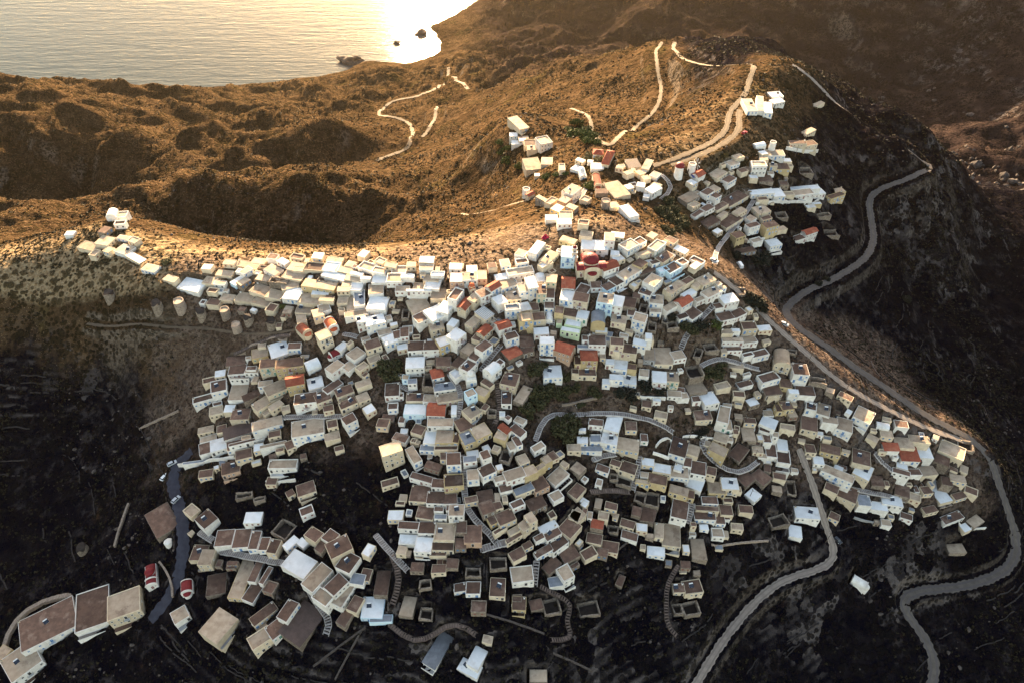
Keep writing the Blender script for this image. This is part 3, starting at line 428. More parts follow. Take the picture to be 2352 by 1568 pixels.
('second two-storey white house with brown flat roof below the red-gabled white house',[[-9.8,159.8,288.23,23.9,3.8,4.4,6.0,'b','w','K']]),
('white house with brown flat roof right of the big red-domed church',[[49.9,238.6,315.67,37.4,6.0,5.8,3.0,'b','w','K']]),
('blue-shuttered cream house with brown flat roof left of the pale green house',[[12.1,219.5,310.05,5.2,5.7,5.2,3.5,'b','c','B']]),
('nearest cream house with tan flat roof left of the orange-red vaulted chapel',[[-99.0,237.6,298.32,-4.1,7.9,6.9,2.7,'t','c','']]),
('second cream house with tan flat roof left of the orange-red vaulted chapel',[[-122.5,246.2,296.01,-19.5,9.5,5.3,2.7,'t','c','']]),
('green-shuttered white house with white flat roof above the pale green house',[[30.7,220.5,309.67,-14.4,5.2,5.5,4.0,'w','w','G']]),
]
HUTS = [
('bare stone hut with brown flat roof left of the white domed chapel',[[-29.9,202.2,299.41,2.1,6.6,5.8,3.3,'b','s','R']]),
('bare stone hut with tan flat roof above the white domed chapel',[[-16.8,206.9,304.42,54.6,6.2,5.4,2.7,'t','s','']]),
('bare stone hut with brown flat roof above the white domed chapel',[[-20.6,203.3,300.51,60.0,7.7,4.8,2.7,'b','s','']]),
('bare stone hut with red hipped roof right of the white domed chapel',[[1.8,204.0,304.23,33.1,7.4,6.3,2.7,'rh','s','']]),
('nearest bare stone hut with brown flat roof left of the pale green house',[[6.8,209.1,304.64,6.5,6.5,7.7,2.7,'b','s','']]),
('second bare stone hut with brown flat roof left of the pale green house',[[7.3,206.0,304.52,20.9,5.4,3.4,2.7,'b','s','K']]),
('second bare stone hut with brown flat roof right of the big red-domed church',[[63.8,247.1,315.3,28.2,8.7,3.4,2.7,'b','s','']]),
('bare stone hut with brown flat roof below the big red-domed church',[[52.5,227.8,311.25,-13.5,5.7,6.9,2.7,'b','s','']]),
('nearest bare stone hut with brown flat roof right of the big red-domed church',[[56.6,233.5,311.54,-8.8,3.6,4.1,2.7,'b','s','']]),
('bare stone hut with tan flat roof right of the windmill with sails',[[15.1,313.8,310.03,-44.9,7.1,2.9,4.2,'t','s','K']]),
('bare stone hut with brown flat roof below the red-roofed school',[[48.5,316.1,313.57,0.0,6.5,4.9,2.7,'b','s','']]),
('bare stone hut with tan flat roof above the parked white van',[[100.6,322.5,305.59,37.4,11.0,7.0,2.7,'t','s','K']]),
('second bare stone hut with brown flat roof above the parked white van',[[110.5,308.6,299.29,37.9,10.9,6.1,2.7,'b','s','K']]),
('nearest bare stone hut with brown flat roof above the parked white van',[[128.1,298.7,287.36,15.7,13.2,4.2,2.7,'b','s','B']]),
('bare stone hut with brown flat roof left of the pink-edged white house',[[148.7,347.9,301.2,0.0,8.2,7.4,2.7,'b','s','']]),
('bare stone hut with tan flat roof left of the orange-red vaulted chapel',[[-124.4,260.1,299.53,-15.1,7.1,4.7,2.7,'t','s','']]),
('second bare stone hut with brown flat roof above the brown corrugated roof',[[-130.6,219.7,281.66,10.0,8.9,6.3,2.7,'b','s','']]),
('nearest bare stone hut with brown flat roof above the brown corrugated roof',[[-118.0,201.7,279.06,32.2,8.5,4.3,2.7,'b','s','']]),
('bare stone hut with brown flat roof right of the walled white farmhouse',[[-89.0,170.9,276.0,16.8,2.8,2.7,2.7,'b','s','']]),
('bare stone hut with brown flat roof right of the red street chapel',[[-119.8,122.7,250.04,12.4,7.7,9.1,2.7,'b','s','']]),
('bare stone hut with brown flat roof above the small red-domed chapel',[[-148.0,150.2,251.15,41.0,10.4,15.4,2.7,'b','s','']]),
('bare stone hut with brown corrugated roof left of the light blue walled house',[[-75.9,106.1,255.66,59.1,14.5,10.6,2.7,'m','s','']]),
('bare stone hut with brown flat roof above the light blue walled house',[[-50.4,116.1,264.34,-2.4,5.5,9.9,2.7,'b','s','']]),
('bare stone hut with tan flat roof right of the light blue walled house',[[-40.2,108.9,261.89,-9.8,5.4,7.8,2.7,'t','s','']]),
('third bare stone hut with brown flat roof below the sunken dark garden',[[24.2,130.3,264.83,29.1,7.3,6.2,2.7,'b','s','']]),
('second bare stone hut with brown flat roof right of the grey ribbed roof',[[17.1,126.4,264.82,42.7,7.3,4.5,2.7,'b','s','']]),
('bare stone hut with red flat roof below the sunken dark garden',[[34.5,142.6,267.06,-11.6,5.4,4.4,2.7,'r','s','']]),
('nearest bare stone hut with brown flat roof below the sunken dark garden',[[56.1,147.9,263.82,-8.1,5.9,5.1,2.7,'b','s','']]),
('second bare stone hut with tan flat roof below the sunken dark garden',[[78.3,136.9,251.97,-2.5,6.2,9.6,2.8,'t','s','']]),
('nearest bare stone hut with brown flat roof right of the grey ribbed roof',[[9.9,112.1,260.36,13.5,5.0,4.4,2.7,'b','s','']]),
('bare stone hut with tan flat roof right of the grey ribbed roof',[[9.8,89.9,248.56,0.0,6.9,4.5,2.7,'t','s','']]),
('fourth bare stone hut with brown flat roof below the sunken dark garden',[[42.9,125.1,253.15,-26.6,2.8,5.0,2.7,'b','s','']]),
('bare stone hut with tan flat roof below the orange-roofed house',[[225.8,170.5,221.77,28.7,8.1,4.6,2.7,'t','s','']]),
('bare stone hut with tan flat roof right of the white barrel-roofed chapel',[[213.5,159.3,215.08,4.1,8.6,5.1,2.7,'t','s','']]),
('nearest bare stone hut with brown flat roof right of the orange-roofed house',[[205.5,189.5,245.01,-30.1,6.8,5.8,2.7,'b','s','']]),
('nearest bare stone hut with brown flat roof below the orange-roofed house',[[170.5,177.1,245.32,-6.3,5.9,6.0,2.7,'b','s','']]),
('second bare stone hut with brown flat roof below the orange-roofed house',[[182.1,174.2,241.01,-22.5,6.7,6.7,2.8,'b','s','']]),
('second bare stone hut with brown flat roof right of the orange-roofed house',[[207.6,181.5,239.01,-15.5,5.0,5.1,2.7,'b','s','']]),
('bare stone hut with brown flat roof left of the dark red track chapel',[[121.4,205.8,275.67,6.7,8.3,5.6,3.9,'b','s','K']]),
('bare stone hut with tan flat roof above the sunken dark garden',[[83.8,200.0,284.88,15.2,9.0,6.2,2.7,'t','s','']]),
('second bare stone hut with tan flat roof right of the sunken dark garden',[[107.9,187.2,266.44,-4.2,6.1,7.5,2.7,'t','s','']]),
('nearest bare stone hut with brown flat roof right of the sunken dark garden',[[104.6,180.6,264.24,47.6,9.4,6.1,2.7,'b','s','']]),
('third bare stone hut with brown flat roof right of the sunken dark garden',[[109.4,172.0,257.55,-52.1,7.5,6.5,2.7,'b','s','']]),
('second bare stone hut with brown flat roof right of the sunken dark garden',[[106.5,170.3,258.07,38.5,7.4,6.1,2.7,'b','s','']]),
('bare stone hut with brown flat roof below the dark red track chapel',[[115.5,176.5,257.81,-11.8,3.1,4.2,2.7,'b','s','']]),
('nearest bare stone hut with tan flat roof right of the sunken dark garden',[[103.3,194.7,272.8,-7.1,3.7,3.4,2.7,'t','s','']]),
('nearest bare stone hut with tan flat roof below the sunken dark garden',[[35.2,150.6,269.22,-14.5,3.0,5.3,2.7,'t','s','']]),
('second bare stone hut with brown flat roof below the sunken dark garden',[[56.1,148.0,263.42,-21.5,6.1,7.0,2.7,'b','s',''],[51.5,149.5,265.7,-16.3,4.0,4.5,2.7,'b','s','']]),
('nearest bare stone hut with brown flat roof below the red-gabled white house',[[-10.0,145.9,281.19,12.4,6.8,6.2,2.7,'b','s','']]),
('second bare stone hut with brown flat roof below the red-gabled white house',[[-8.8,140.8,281.14,21.9,5.6,5.6,3.8,'b','s','K']]),
('bare stone hut with tan flat roof below the red-gabled white house',[[-5.7,146.3,281.19,4.7,2.2,4.3,2.7,'t','s','']]),
('bare stone hut with brown flat roof below the rooftop solar panels',[[10.9,145.3,278.14,26.2,7.4,5.5,2.7,'b','s','K']]),
('bare stone hut with tan flat roof right of the white domed chapel',[[2.4,185.1,295.91,-27.5,4.7,10.0,2.7,'t','s','']]),
]
SMALL = [
[-196.7,279.9,297.02,-33.4,12.1,4.3,2.7,'w','c',''],
[-213.5,295.0,297.37,76.0,7.3,8.2,2.7,'t','c','K'],
[30.7,233.7,313.56,-27.7,5.9,7.6,2.7,'bp','w',''],
[-77.9,198.6,289.46,46.9,8.6,4.3,2.7,'b','w',''],
[-16.8,160.0,287.61,7.9,5.6,3.1,3.8,'g','w','R'],
[-115.9,248.1,298.45,-15.7,8.6,6.1,2.7,'t','c',''],
[-89.0,259.4,305.88,-9.1,7.7,7.0,2.7,'wp','w',''],
[75.3,210.2,295.93,13.9,6.1,5.1,2.8,'t','w','R'],
[56.1,211.7,302.07,-16.7,6.0,4.0,3.7,'w','w','B'],
[181.3,181.1,247.93,-19.9,7.8,3.0,3.6,'b','w','K'],
[126.5,341.7,304.05,42.2,8.2,5.2,4.3,'b','w','B'],
[25.7,261.5,321.89,-28.3,7.9,4.7,2.7,'t','y','K'],
[45.4,235.7,315.18,37.2,6.4,4.5,3.0,'b','l','B'],
[-50.5,218.3,300.46,16.4,5.4,5.5,3.2,'b','w','R'],
[85.2,158.0,260.88,-3.1,7.1,3.7,2.7,'b','w','B'],
[125.1,303.4,291.88,26.2,6.6,5.5,4.9,'b','y','K'],
[145.1,171.6,248.38,-32.5,5.9,4.5,3.6,'b','c',''],
[-71.3,257.8,308.12,-26.0,8.4,5.6,2.7,'tp','w',''],
[-89.5,232.0,300.03,22.4,5.0,5.7,4.2,'t','c','B'],
[126.2,153.1,241.08,-12.0,5.6,6.4,2.7,'w','w',''],
[6.4,224.8,311.83,16.4,5.6,5.6,2.7,'w','c','R'],
[5.7,232.5,314.03,13.7,4.6,5.0,4.8,'t','w','B'],
[-13.9,203.9,303.73,60.8,6.0,4.4,2.7,'b','w','B'],
[-16.5,185.9,297.06,29.2,4.5,4.0,4.7,'tp','l','B'],
[-15.3,229.8,312.45,56.2,5.2,4.3,4.4,'t','c','K'],
[-104.1,125.0,256.96,-8.6,3.4,9.2,2.7,'b','w',''],
[17.7,237.8,315.77,-6.8,4.7,5.7,4.1,'t','c','G'],
[-31.9,197.7,297.5,18.4,5.1,5.4,2.8,'rh','w','B'],
[-89.0,209.3,290.68,32.3,6.4,5.9,2.7,'wv','w',''],
[177.4,189.2,255.8,-2.8,6.9,4.0,3.0,'rf','w',''],
[78.3,175.5,271.62,-22.2,5.6,6.1,2.7,'t','c',''],
[83.0,237.5,309.6,38.5,7.2,3.8,2.7,'w','w',''],
[-34.8,188.3,292.44,-3.5,7.2,4.2,2.7,'t','w',''],
[1.8,133.7,275.33,33.7,8.6,2.1,2.7,'b','c','K'],
[61.6,249.0,317.89,49.6,5.8,5.0,3.0,'b','y','K'],
[-137.6,181.0,265.1,19.9,5.1,6.4,2.7,'b','w',''],
[-13.8,240.9,315.79,3.6,4.6,6.7,3.3,'t','p','R'],
[127.6,209.5,277.53,-11.3,5.6,5.6,2.7,'b','y','K'],
[77.9,175.3,272.13,-23.6,5.3,5.6,2.7,'t','c',''],
[27.0,281.1,321.1,0.0,6.7,7.2,2.7,'tp','c',''],
[-40.3,175.0,287.7,-21.1,5.2,4.9,2.7,'b','c',''],
[16.9,230.9,313.77,-3.3,4.7,6.4,2.8,'b','w','K'],
[-24.4,146.0,280.49,3.9,5.4,4.6,2.7,'b','w',''],
[-10.4,187.5,298.18,59.3,4.1,5.8,3.3,'t','y',''],
[-184.0,268.5,298.98,-18.0,8.2,5.2,2.7,'t','w','B'],
[-22.0,197.1,298.93,39.8,5.8,4.9,2.7,'wp','w',''],
[-101.2,135.9,261.49,0.0,3.7,6.1,3.0,'b','w','B'],
[118.3,182.6,260.08,-9.6,5.3,7.6,2.7,'bp','w',''],
[-53.9,251.9,310.49,0.0,7.0,5.9,2.7,'tp','w',''],
[-108.2,262.8,303.82,-15.5,7.0,6.5,2.7,'t','c',''],
[-98.1,231.7,297.64,18.0,4.4,7.8,2.7,'t','c',''],
[82.4,243.1,312.59,38.4,6.9,3.4,2.7,'b','c',''],
[-63.1,248.1,308.03,0.0,7.2,5.5,2.7,'w','w',''],
[16.6,248.2,318.26,37.7,6.7,3.6,2.7,'wp','c',''],
[-75.2,235.1,302.46,8.2,3.9,10.1,2.7,'t','c',''],
[111.4,328.3,305.33,42.7,7.1,5.1,3.3,'b','w','B'],
[-48.5,218.8,300.87,7.2,4.1,6.3,3.2,'b','w','R'],
[194.0,409.1,299.75,37.8,12.1,4.1,2.7,'t','c','K'],
[89.3,151.3,255.81,-2.6,4.2,6.0,2.7,'b','w','B'],
[-4.2,242.0,315.43,12.9,6.4,4.4,2.7,'w','w','K'],
[-35.2,167.4,286.24,-3.7,6.1,3.0,2.7,'g','w','B'],
[30.0,304.9,316.33,53.4,6.5,5.4,2.7,'t','p','R'],
[109.4,317.1,302.51,37.6,7.6,4.7,2.9,'b','w','K'],
[70.4,346.6,311.19,10.2,7.4,8.1,2.7,'m','c',''],
[129.8,322.8,296.57,37.6,8.3,4.2,2.9,'t','c','R'],
[79.8,261.0,316.9,-41.2,6.6,4.3,2.7,'w','c','K'],
[38.5,236.0,315.38,3.1,5.1,4.9,2.7,'b','w','R'],
[34.9,263.6,323.65,-12.0,6.1,4.7,2.7,'t','c',''],
[22.4,391.9,286.36,-3.8,7.5,9.4,2.7,'t','c',''],
[13.2,239.7,314.68,2.5,5.1,6.3,2.7,'wv','w',''],
[-15.8,145.5,282.03,13.8,5.3,3.1,2.7,'b','c','B'],
[21.5,292.6,318.72,-36.4,5.4,6.0,2.7,'w','y','B'],
[-136.1,155.5,256.61,54.0,5.0,5.9,2.7,'tp','c',''],
[-6.4,137.9,279.47,31.6,4.0,4.0,2.7,'b','y','B'],
[-140.9,251.7,293.91,-9.5,7.1,4.7,2.7,'t','c',''],
[20.7,222.6,310.76,-11.5,3.9,4.7,4.0,'b','y',''],
[175.7,194.3,259.75,-10.8,5.6,4.4,2.7,'t','c','B'],
[-38.1,245.7,311.26,-2.3,7.3,4.6,2.7,'t','c',''],
[-145.5,266.3,297.5,-8.5,8.5,4.4,2.7,'t','c',''],
[102.3,219.9,291.32,1.8,8.2,2.6,2.7,'b','w','R'],
[-64.0,253.7,309.4,-14.9,7.0,4.5,2.7,'tp','w',''],
[86.3,168.5,266.41,-17.5,4.1,4.5,3.3,'b','c','K'],
[-142.4,178.2,261.85,9.0,11.1,1.4,2.7,'g','w',''],
[-79.8,244.5,306.11,0.0,6.0,3.6,2.7,'t','c','K'],
[124.3,186.1,260.46,-10.4,5.0,6.7,2.7,'w','w',''],
[-4.2,135.3,277.7,34.3,5.8,2.1,2.7,'bp','c',''],
[-28.6,127.4,273.38,0.0,6.4,2.1,2.7,'b','c',''],
[-151.9,261.0,296.77,-10.9,6.5,5.3,2.7,'t','c',''],
[62.4,262.3,320.72,40.2,5.3,4.6,2.7,'bp','w','B'],
[190.1,182.6,246.02,0.0,5.9,3.5,2.7,'b','w',''],
[-94.7,174.8,277.49,30.0,4.2,4.7,2.7,'b','c','K'],
[-82.8,258.6,306.14,-17.4,8.2,4.1,2.7,'t','c',''],
[-74.1,245.5,305.38,-2.9,5.7,5.9,2.7,'wp','w',''],
[-77.1,252.1,306.28,-13.2,7.8,4.1,2.7,'t','c',''],
[48.9,346.3,310.65,-3.4,7.3,6.5,2.7,'w','w',''],
[29.9,173.9,282.41,0.0,4.7,3.5,2.7,'w','w','B'],
[-87.2,236.0,300.92,25.6,5.1,5.7,2.7,'tp','w',''],
[75.8,344.8,311.39,-22.8,4.4,11.4,2.7,'t','c',''],
[-91.7,245.7,302.77,-2.0,8.4,3.8,2.7,'w','c',''],
[-49.2,247.8,311.73,-2.6,6.4,2.7,2.7,'w','w',''],
[-43.0,128.4,272.84,-7.6,3.8,3.6,2.7,'t','c','K'],
[107.4,338.5,310.71,42.1,6.3,5.3,2.8,'rg','w',''],
[-43.2,196.0,293.95,3.3,4.0,2.9,4.3,'g','w','K'],
[-88.6,267.3,305.44,-8.8,8.3,4.2,2.7,'t','c',''],
[24.8,144.0,271.11,-23.4,4.1,4.7,2.7,'t','c',''],
[130.2,354.1,308.6,29.0,7.3,5.4,2.7,'t','w','B'],
[1.4,135.4,276.57,29.8,4.8,2.5,2.7,'t','c',''],
[137.9,186.2,258.64,-5.5,4.7,5.1,2.7,'b','c','K'],
[75.7,170.3,270.68,-12.8,3.7,5.0,2.7,'b','w','K'],
[-79.4,187.7,286.79,14.5,4.4,3.4,3.0,'b','c','R'],
[-222.5,316.3,298.4,8.7,5.1,6.4,2.9,'wv','w',''],
[53.0,297.3,317.37,14.7,5.7,5.3,2.7,'t','c',''],
[-87.6,240.8,303.31,-4.6,7.1,2.2,2.7,'t','c',''],
[87.8,243.1,311.21,46.0,6.4,3.3,2.7,'t','c',''],
[-130.2,274.4,298.93,-10.4,7.2,4.6,2.7,'t','c',''],
[-2.2,149.9,283.27,17.2,5.0,3.1,2.7,'b','w',''],
[19.7,282.6,320.03,0.0,6.0,4.4,2.7,'w','w',''],
[-13.2,212.0,306.94,64.1,4.1,4.0,2.7,'b','c',''],
[16.6,226.5,311.5,-3.4,4.5,4.8,2.7,'b','w','B'],
[3.2,167.1,289.83,24.6,2.9,5.3,3.0,'b','w','B'],
[-79.8,238.8,303.5,0.0,4.9,4.6,2.7,'t','c',''],
[52.4,203.4,296.53,-9.1,4.5,3.6,2.7,'b','y',''],
[53.3,224.0,309.47,-12.2,3.7,4.8,2.7,'b','w','B'],
[103.6,214.3,285.63,-8.0,7.2,3.2,2.7,'t','c',''],
[-217.8,317.4,297.08,8.3,5.3,6.0,2.7,'tp','w',''],
[-171.3,261.5,298.2,-20.9,6.9,4.2,2.7,'t','c',''],
[115.6,326.5,303.14,40.0,5.0,4.2,4.3,'b','w','B'],
[-28.3,140.5,278.21,-2.0,5.0,2.2,2.7,'g','w','K'],
[11.3,134.6,272.81,28.3,4.3,2.6,2.7,'b','w',''],
[-34.9,247.4,312.76,-2.6,6.4,3.4,2.7,'wp','w',''],
[-8.4,191.0,299.6,48.5,3.0,5.3,2.8,'b','c',''],
[-135.2,261.3,297.35,52.4,6.2,4.6,2.7,'w','l',''],
[60.6,214.1,302.4,-4.8,3.0,3.5,5.0,'w','w',''],
[58.7,190.5,286.36,-12.5,4.2,4.2,2.7,'b','c','K'],
[43.5,167.4,275.52,-21.0,4.5,3.1,2.7,'b','c','K'],
[116.6,187.4,264.44,-3.3,4.0,5.1,2.7,'bp','w',''],
[-99.7,123.7,257.77,-17.7,2.2,7.6,2.7,'b','w',''],
[16.5,221.1,309.01,-4.9,3.0,7.2,2.7,'wv','w',''],
[-43.9,242.8,308.84,-3.1,5.3,4.8,2.7,'t','c',''],
[-5.0,143.1,281.25,18.1,3.5,3.4,2.7,'b','c','K'],
[102.6,312.9,302.34,42.9,8.4,3.0,2.7,'b','w',''],
[41.1,197.1,293.53,-3.6,3.6,3.5,2.9,'w','w','B'],
[10.4,226.2,310.55,7.6,4.0,5.6,2.7,'b','c',''],
[-145.9,260.0,297.01,-8.9,5.9,3.2,2.7,'t','w','K'],
[-131.4,189.3,269.89,15.8,4.2,4.5,2.7,'b','c',''],
[6.7,131.3,272.46,30.4,4.0,2.8,2.7,'b','c','B'],
[174.7,198.4,260.92,-14.0,5.8,3.8,2.7,'wv','w',''],
[-208.8,297.4,297.32,-14.0,7.4,3.2,2.7,'t','w','B'],
[-75.9,217.4,295.44,58.2,5.4,3.7,2.7,'wp','w',''],
[134.2,359.3,310.1,25.1,6.4,4.4,2.7,'t','c',''],
[83.1,338.4,310.74,53.6,5.7,5.1,2.7,'t','w','B'],
[215.1,452.9,297.3,36.8,10.1,3.8,2.7,'t','c',''],
[-121.1,214.5,284.11,0.0,4.6,2.5,2.7,'b','w',''],
[36.1,350.9,307.06,-38.4,5.6,5.6,2.7,'w','w',''],
[29.3,351.7,306.12,0.0,3.7,7.4,2.7,'tp','c',''],
[118.3,318.0,298.28,44.9,7.6,3.0,2.7,'t','c',''],
[57.1,177.5,278.97,-3.7,3.2,4.1,2.7,'b','w','G'],
[1.1,456.9,269.98,0.0,5.8,5.6,4.0,'w','w','G'],
[-29.0,143.2,279.35,-2.7,3.8,2.1,2.7,'b','w',''],
[0.5,165.9,289.32,24.6,2.9,4.1,2.7,'t','w',''],
[-105.5,261.9,304.13,-6.7,5.3,3.8,2.7,'t','c',''],
[-9.4,100.0,259.29,-13.7,3.7,2.8,2.7,'t','c',''],
[149.7,372.7,309.8,19.1,7.3,4.1,2.7,'wv','w',''],
[-73.0,171.7,280.4,18.6,3.9,2.7,2.7,'b','c',''],
[-24.5,180.9,293.03,0.0,2.3,5.5,2.7,'w','w',''],
[-75.2,254.7,307.71,-16.6,6.3,2.2,2.7,'w','w',''],
[2.6,448.5,269.33,0.0,6.1,6.1,2.7,'w','w',''],
[75.8,333.7,311.51,22.3,4.4,4.0,2.8,'t','c',''],
[-244.1,306.9,292.92,0.0,4.8,4.0,2.7,'w','w',''],
[96.8,235.5,303.49,14.3,4.5,3.5,2.7,'b','w',''],
[-70.0,250.8,308.29,-6.7,5.1,2.3,2.7,'w','w',''],
[-46.7,199.1,294.5,-4.7,2.8,2.9,2.9,'t','l','B'],
[-79.3,248.0,305.78,-3.9,4.2,3.2,2.7,'t','c',''],
[-47.1,180.6,288.09,-4.5,2.7,3.3,2.7,'b','w',''],
[217.3,187.7,240.58,-30.1,3.4,4.6,2.7,'t','c',''],
[73.3,338.3,311.85,29.9,3.4,5.0,2.7,'t','c',''],
[186.0,353.3,281.87,7.7,6.4,2.5,2.7,'w','y',''],
[30.1,179.0,284.39,-4.0,3.1,1.8,2.7,'w','w',''],
[11.5,337.7,298.62,43.3,4.8,3.0,2.7,'rg','c',''],
[120.7,190.1,265.42,-14.0,2.8,3.0,2.7,'t','w','K'],
[20.8,219.4,309.0,-11.1,2.7,2.7,2.7,'t','n',''],
[-117.6,224.8,288.5,8.7,3.5,2.8,2.7,'t','c',''],
[-86.8,243.0,302.9,-14.6,4.5,2.3,2.7,'b','c',''],
[15.7,373.5,289.11,-3.1,3.5,3.5,2.7,'w','c',''],
]
RUINS = [
('roofless stone ruin right of the orange-red vaulted chapel',[-48.9,228.6,304.1,0.0,3.7,6.8,2.7]),
('nearest roofless stone ruin right of the red hip-roofed house',[62.8,220.2,304.61,-7.6,3.9,5.5,2.7]),
('roofless stone ruin below the big red-domed church',[59.1,227.0,308.8,-14.3,4.3,6.9,2.7]),
('roofless stone ruin above the pink-edged white house',[181.4,369.1,293.68,0.0,8.6,7.6,2.7]),
('second roofless stone ruin below the pink-edged white house',[155.5,327.6,290.37,0.0,7.3,6.1,2.7]),
('nearest roofless stone ruin below the pink-edged white house',[190.8,347.5,277.37,16.4,9.0,3.8,2.7]),
('third roofless stone ruin below the pink-edged white house',[195.1,338.9,269.08,4.7,10.0,6.4,2.7]),
('roofless stone ruin left of the pink-edged white house',[136.6,340.2,299.52,11.5,4.2,4.2,2.7]),
('second roofless stone ruin left of the forked dirt road',[83.7,213.3,294.26,-24.3,3.6,6.0,2.7]),
('nearest roofless stone ruin left of the forked dirt road',[91.5,217.4,294.01,8.5,6.9,4.4,2.7]),
('roofless stone ruin above the sunken dark garden',[83.2,205.3,290.18,12.1,6.9,6.9,2.9]),
('second roofless stone ruin right of the red hip-roofed house',[69.5,225.3,304.6,-10.6,2.9,5.1,2.7]),
('third roofless stone ruin right of the red hip-roofed house',[73.0,222.3,303.35,5.4,5.5,4.7,2.7]),
('roofless stone ruin below the parked white van',[107.4,245.0,304.66,-10.0,6.6,5.0,2.7]),
('roofless stone ruin below the forked dirt road',[132.6,224.3,284.95,-13.9,4.4,3.5,2.7]),
('roofless stone ruin above the red-gabled white house',[-36.1,193.9,295.04,0.0,5.5,8.2,4.3]),
('roofless stone ruin below the white domed chapel',[-8.4,179.3,294.71,-6.6,3.7,3.6,2.7]),
('roofless stone ruin right of the red-gabled white house',[-3.3,161.3,288.01,-18.9,4.8,6.1,2.7]),
('second roofless stone ruin above the orange-red vaulted chapel',[-114.1,254.8,302.8,-7.6,9.1,3.9,2.8]),
('nearest roofless stone ruin above the orange-red vaulted chapel',[-89.0,252.9,305.13,-8.8,11.6,3.4,2.7]),
('roofless stone ruin left of the walled white farmhouse',[-114.5,158.9,264.81,8.9,7.6,2.9,2.7]),
('roofless stone ruin below the walled white farmhouse',[-106.9,156.6,265.82,18.4,4.9,2.2,2.7]),
('roofless stone ruin left of the sunken dark garden',[43.0,162.7,272.06,-6.2,3.7,3.4,2.7]),
('nearest roofless stone ruin below the sunken dark garden',[47.2,160.7,271.55,-14.2,6.4,5.6,2.7]),
('third roofless stone ruin below the sunken dark garden',[53.5,155.5,266.93,-17.7,5.1,5.1,2.7]),
('second roofless stone ruin below the sunken dark garden',[58.6,154.3,266.51,-14.0,6.3,6.3,2.7]),
('roofless stone ruin above the biggest white flat roof',[-96.2,141.6,263.15,-28.0,7.7,7.3,2.7]),
('roofless stone ruin right of the light blue walled house',[-32.9,117.0,268.21,5.4,5.0,3.5,2.7]),
('nearest roofless stone ruin above the grey ribbed roof',[-32.8,107.8,261.91,-4.8,5.5,4.3,2.7]),
('second roofless stone ruin above the grey ribbed roof',[-14.8,120.5,270.3,0.0,5.9,4.1,2.7]),
('third roofless stone ruin above the grey ribbed roof',[-5.1,123.2,271.64,4.3,6.4,5.2,2.7]),
('second roofless stone ruin left of the white barrel-roofed chapel',[73.9,118.0,242.13,11.8,7.2,5.5,3.2]),
('fifth roofless stone ruin below the sunken dark garden',[68.0,117.9,243.11,3.4,4.2,4.1,2.7]),
('nearest roofless stone ruin right of the grey ribbed roof',[15.9,111.5,258.72,12.1,6.6,5.9,2.7]),
('second roofless stone ruin right of the grey ribbed roof',[31.1,114.1,250.75,10.0,8.3,5.5,2.7]),
('fourth roofless stone ruin below the sunken dark garden',[41.7,142.9,263.56,-7.5,4.2,3.5,2.7]),
('nearest roofless stone ruin left of the white barrel-roofed chapel',[118.9,155.5,246.98,13.6,8.7,5.6,2.8]),
('roofless stone ruin right of the orange-roofed house',[220.4,197.2,246.56,-16.6,7.4,6.2,2.7]),
('roofless stone ruin above the dark red track chapel',[143.4,212.1,277.89,-10.7,8.1,4.0,2.7]),
('roofless stone ruin below the dark red track chapel',[127.0,169.8,250.3,-9.2,3.9,7.4,2.7]),
]
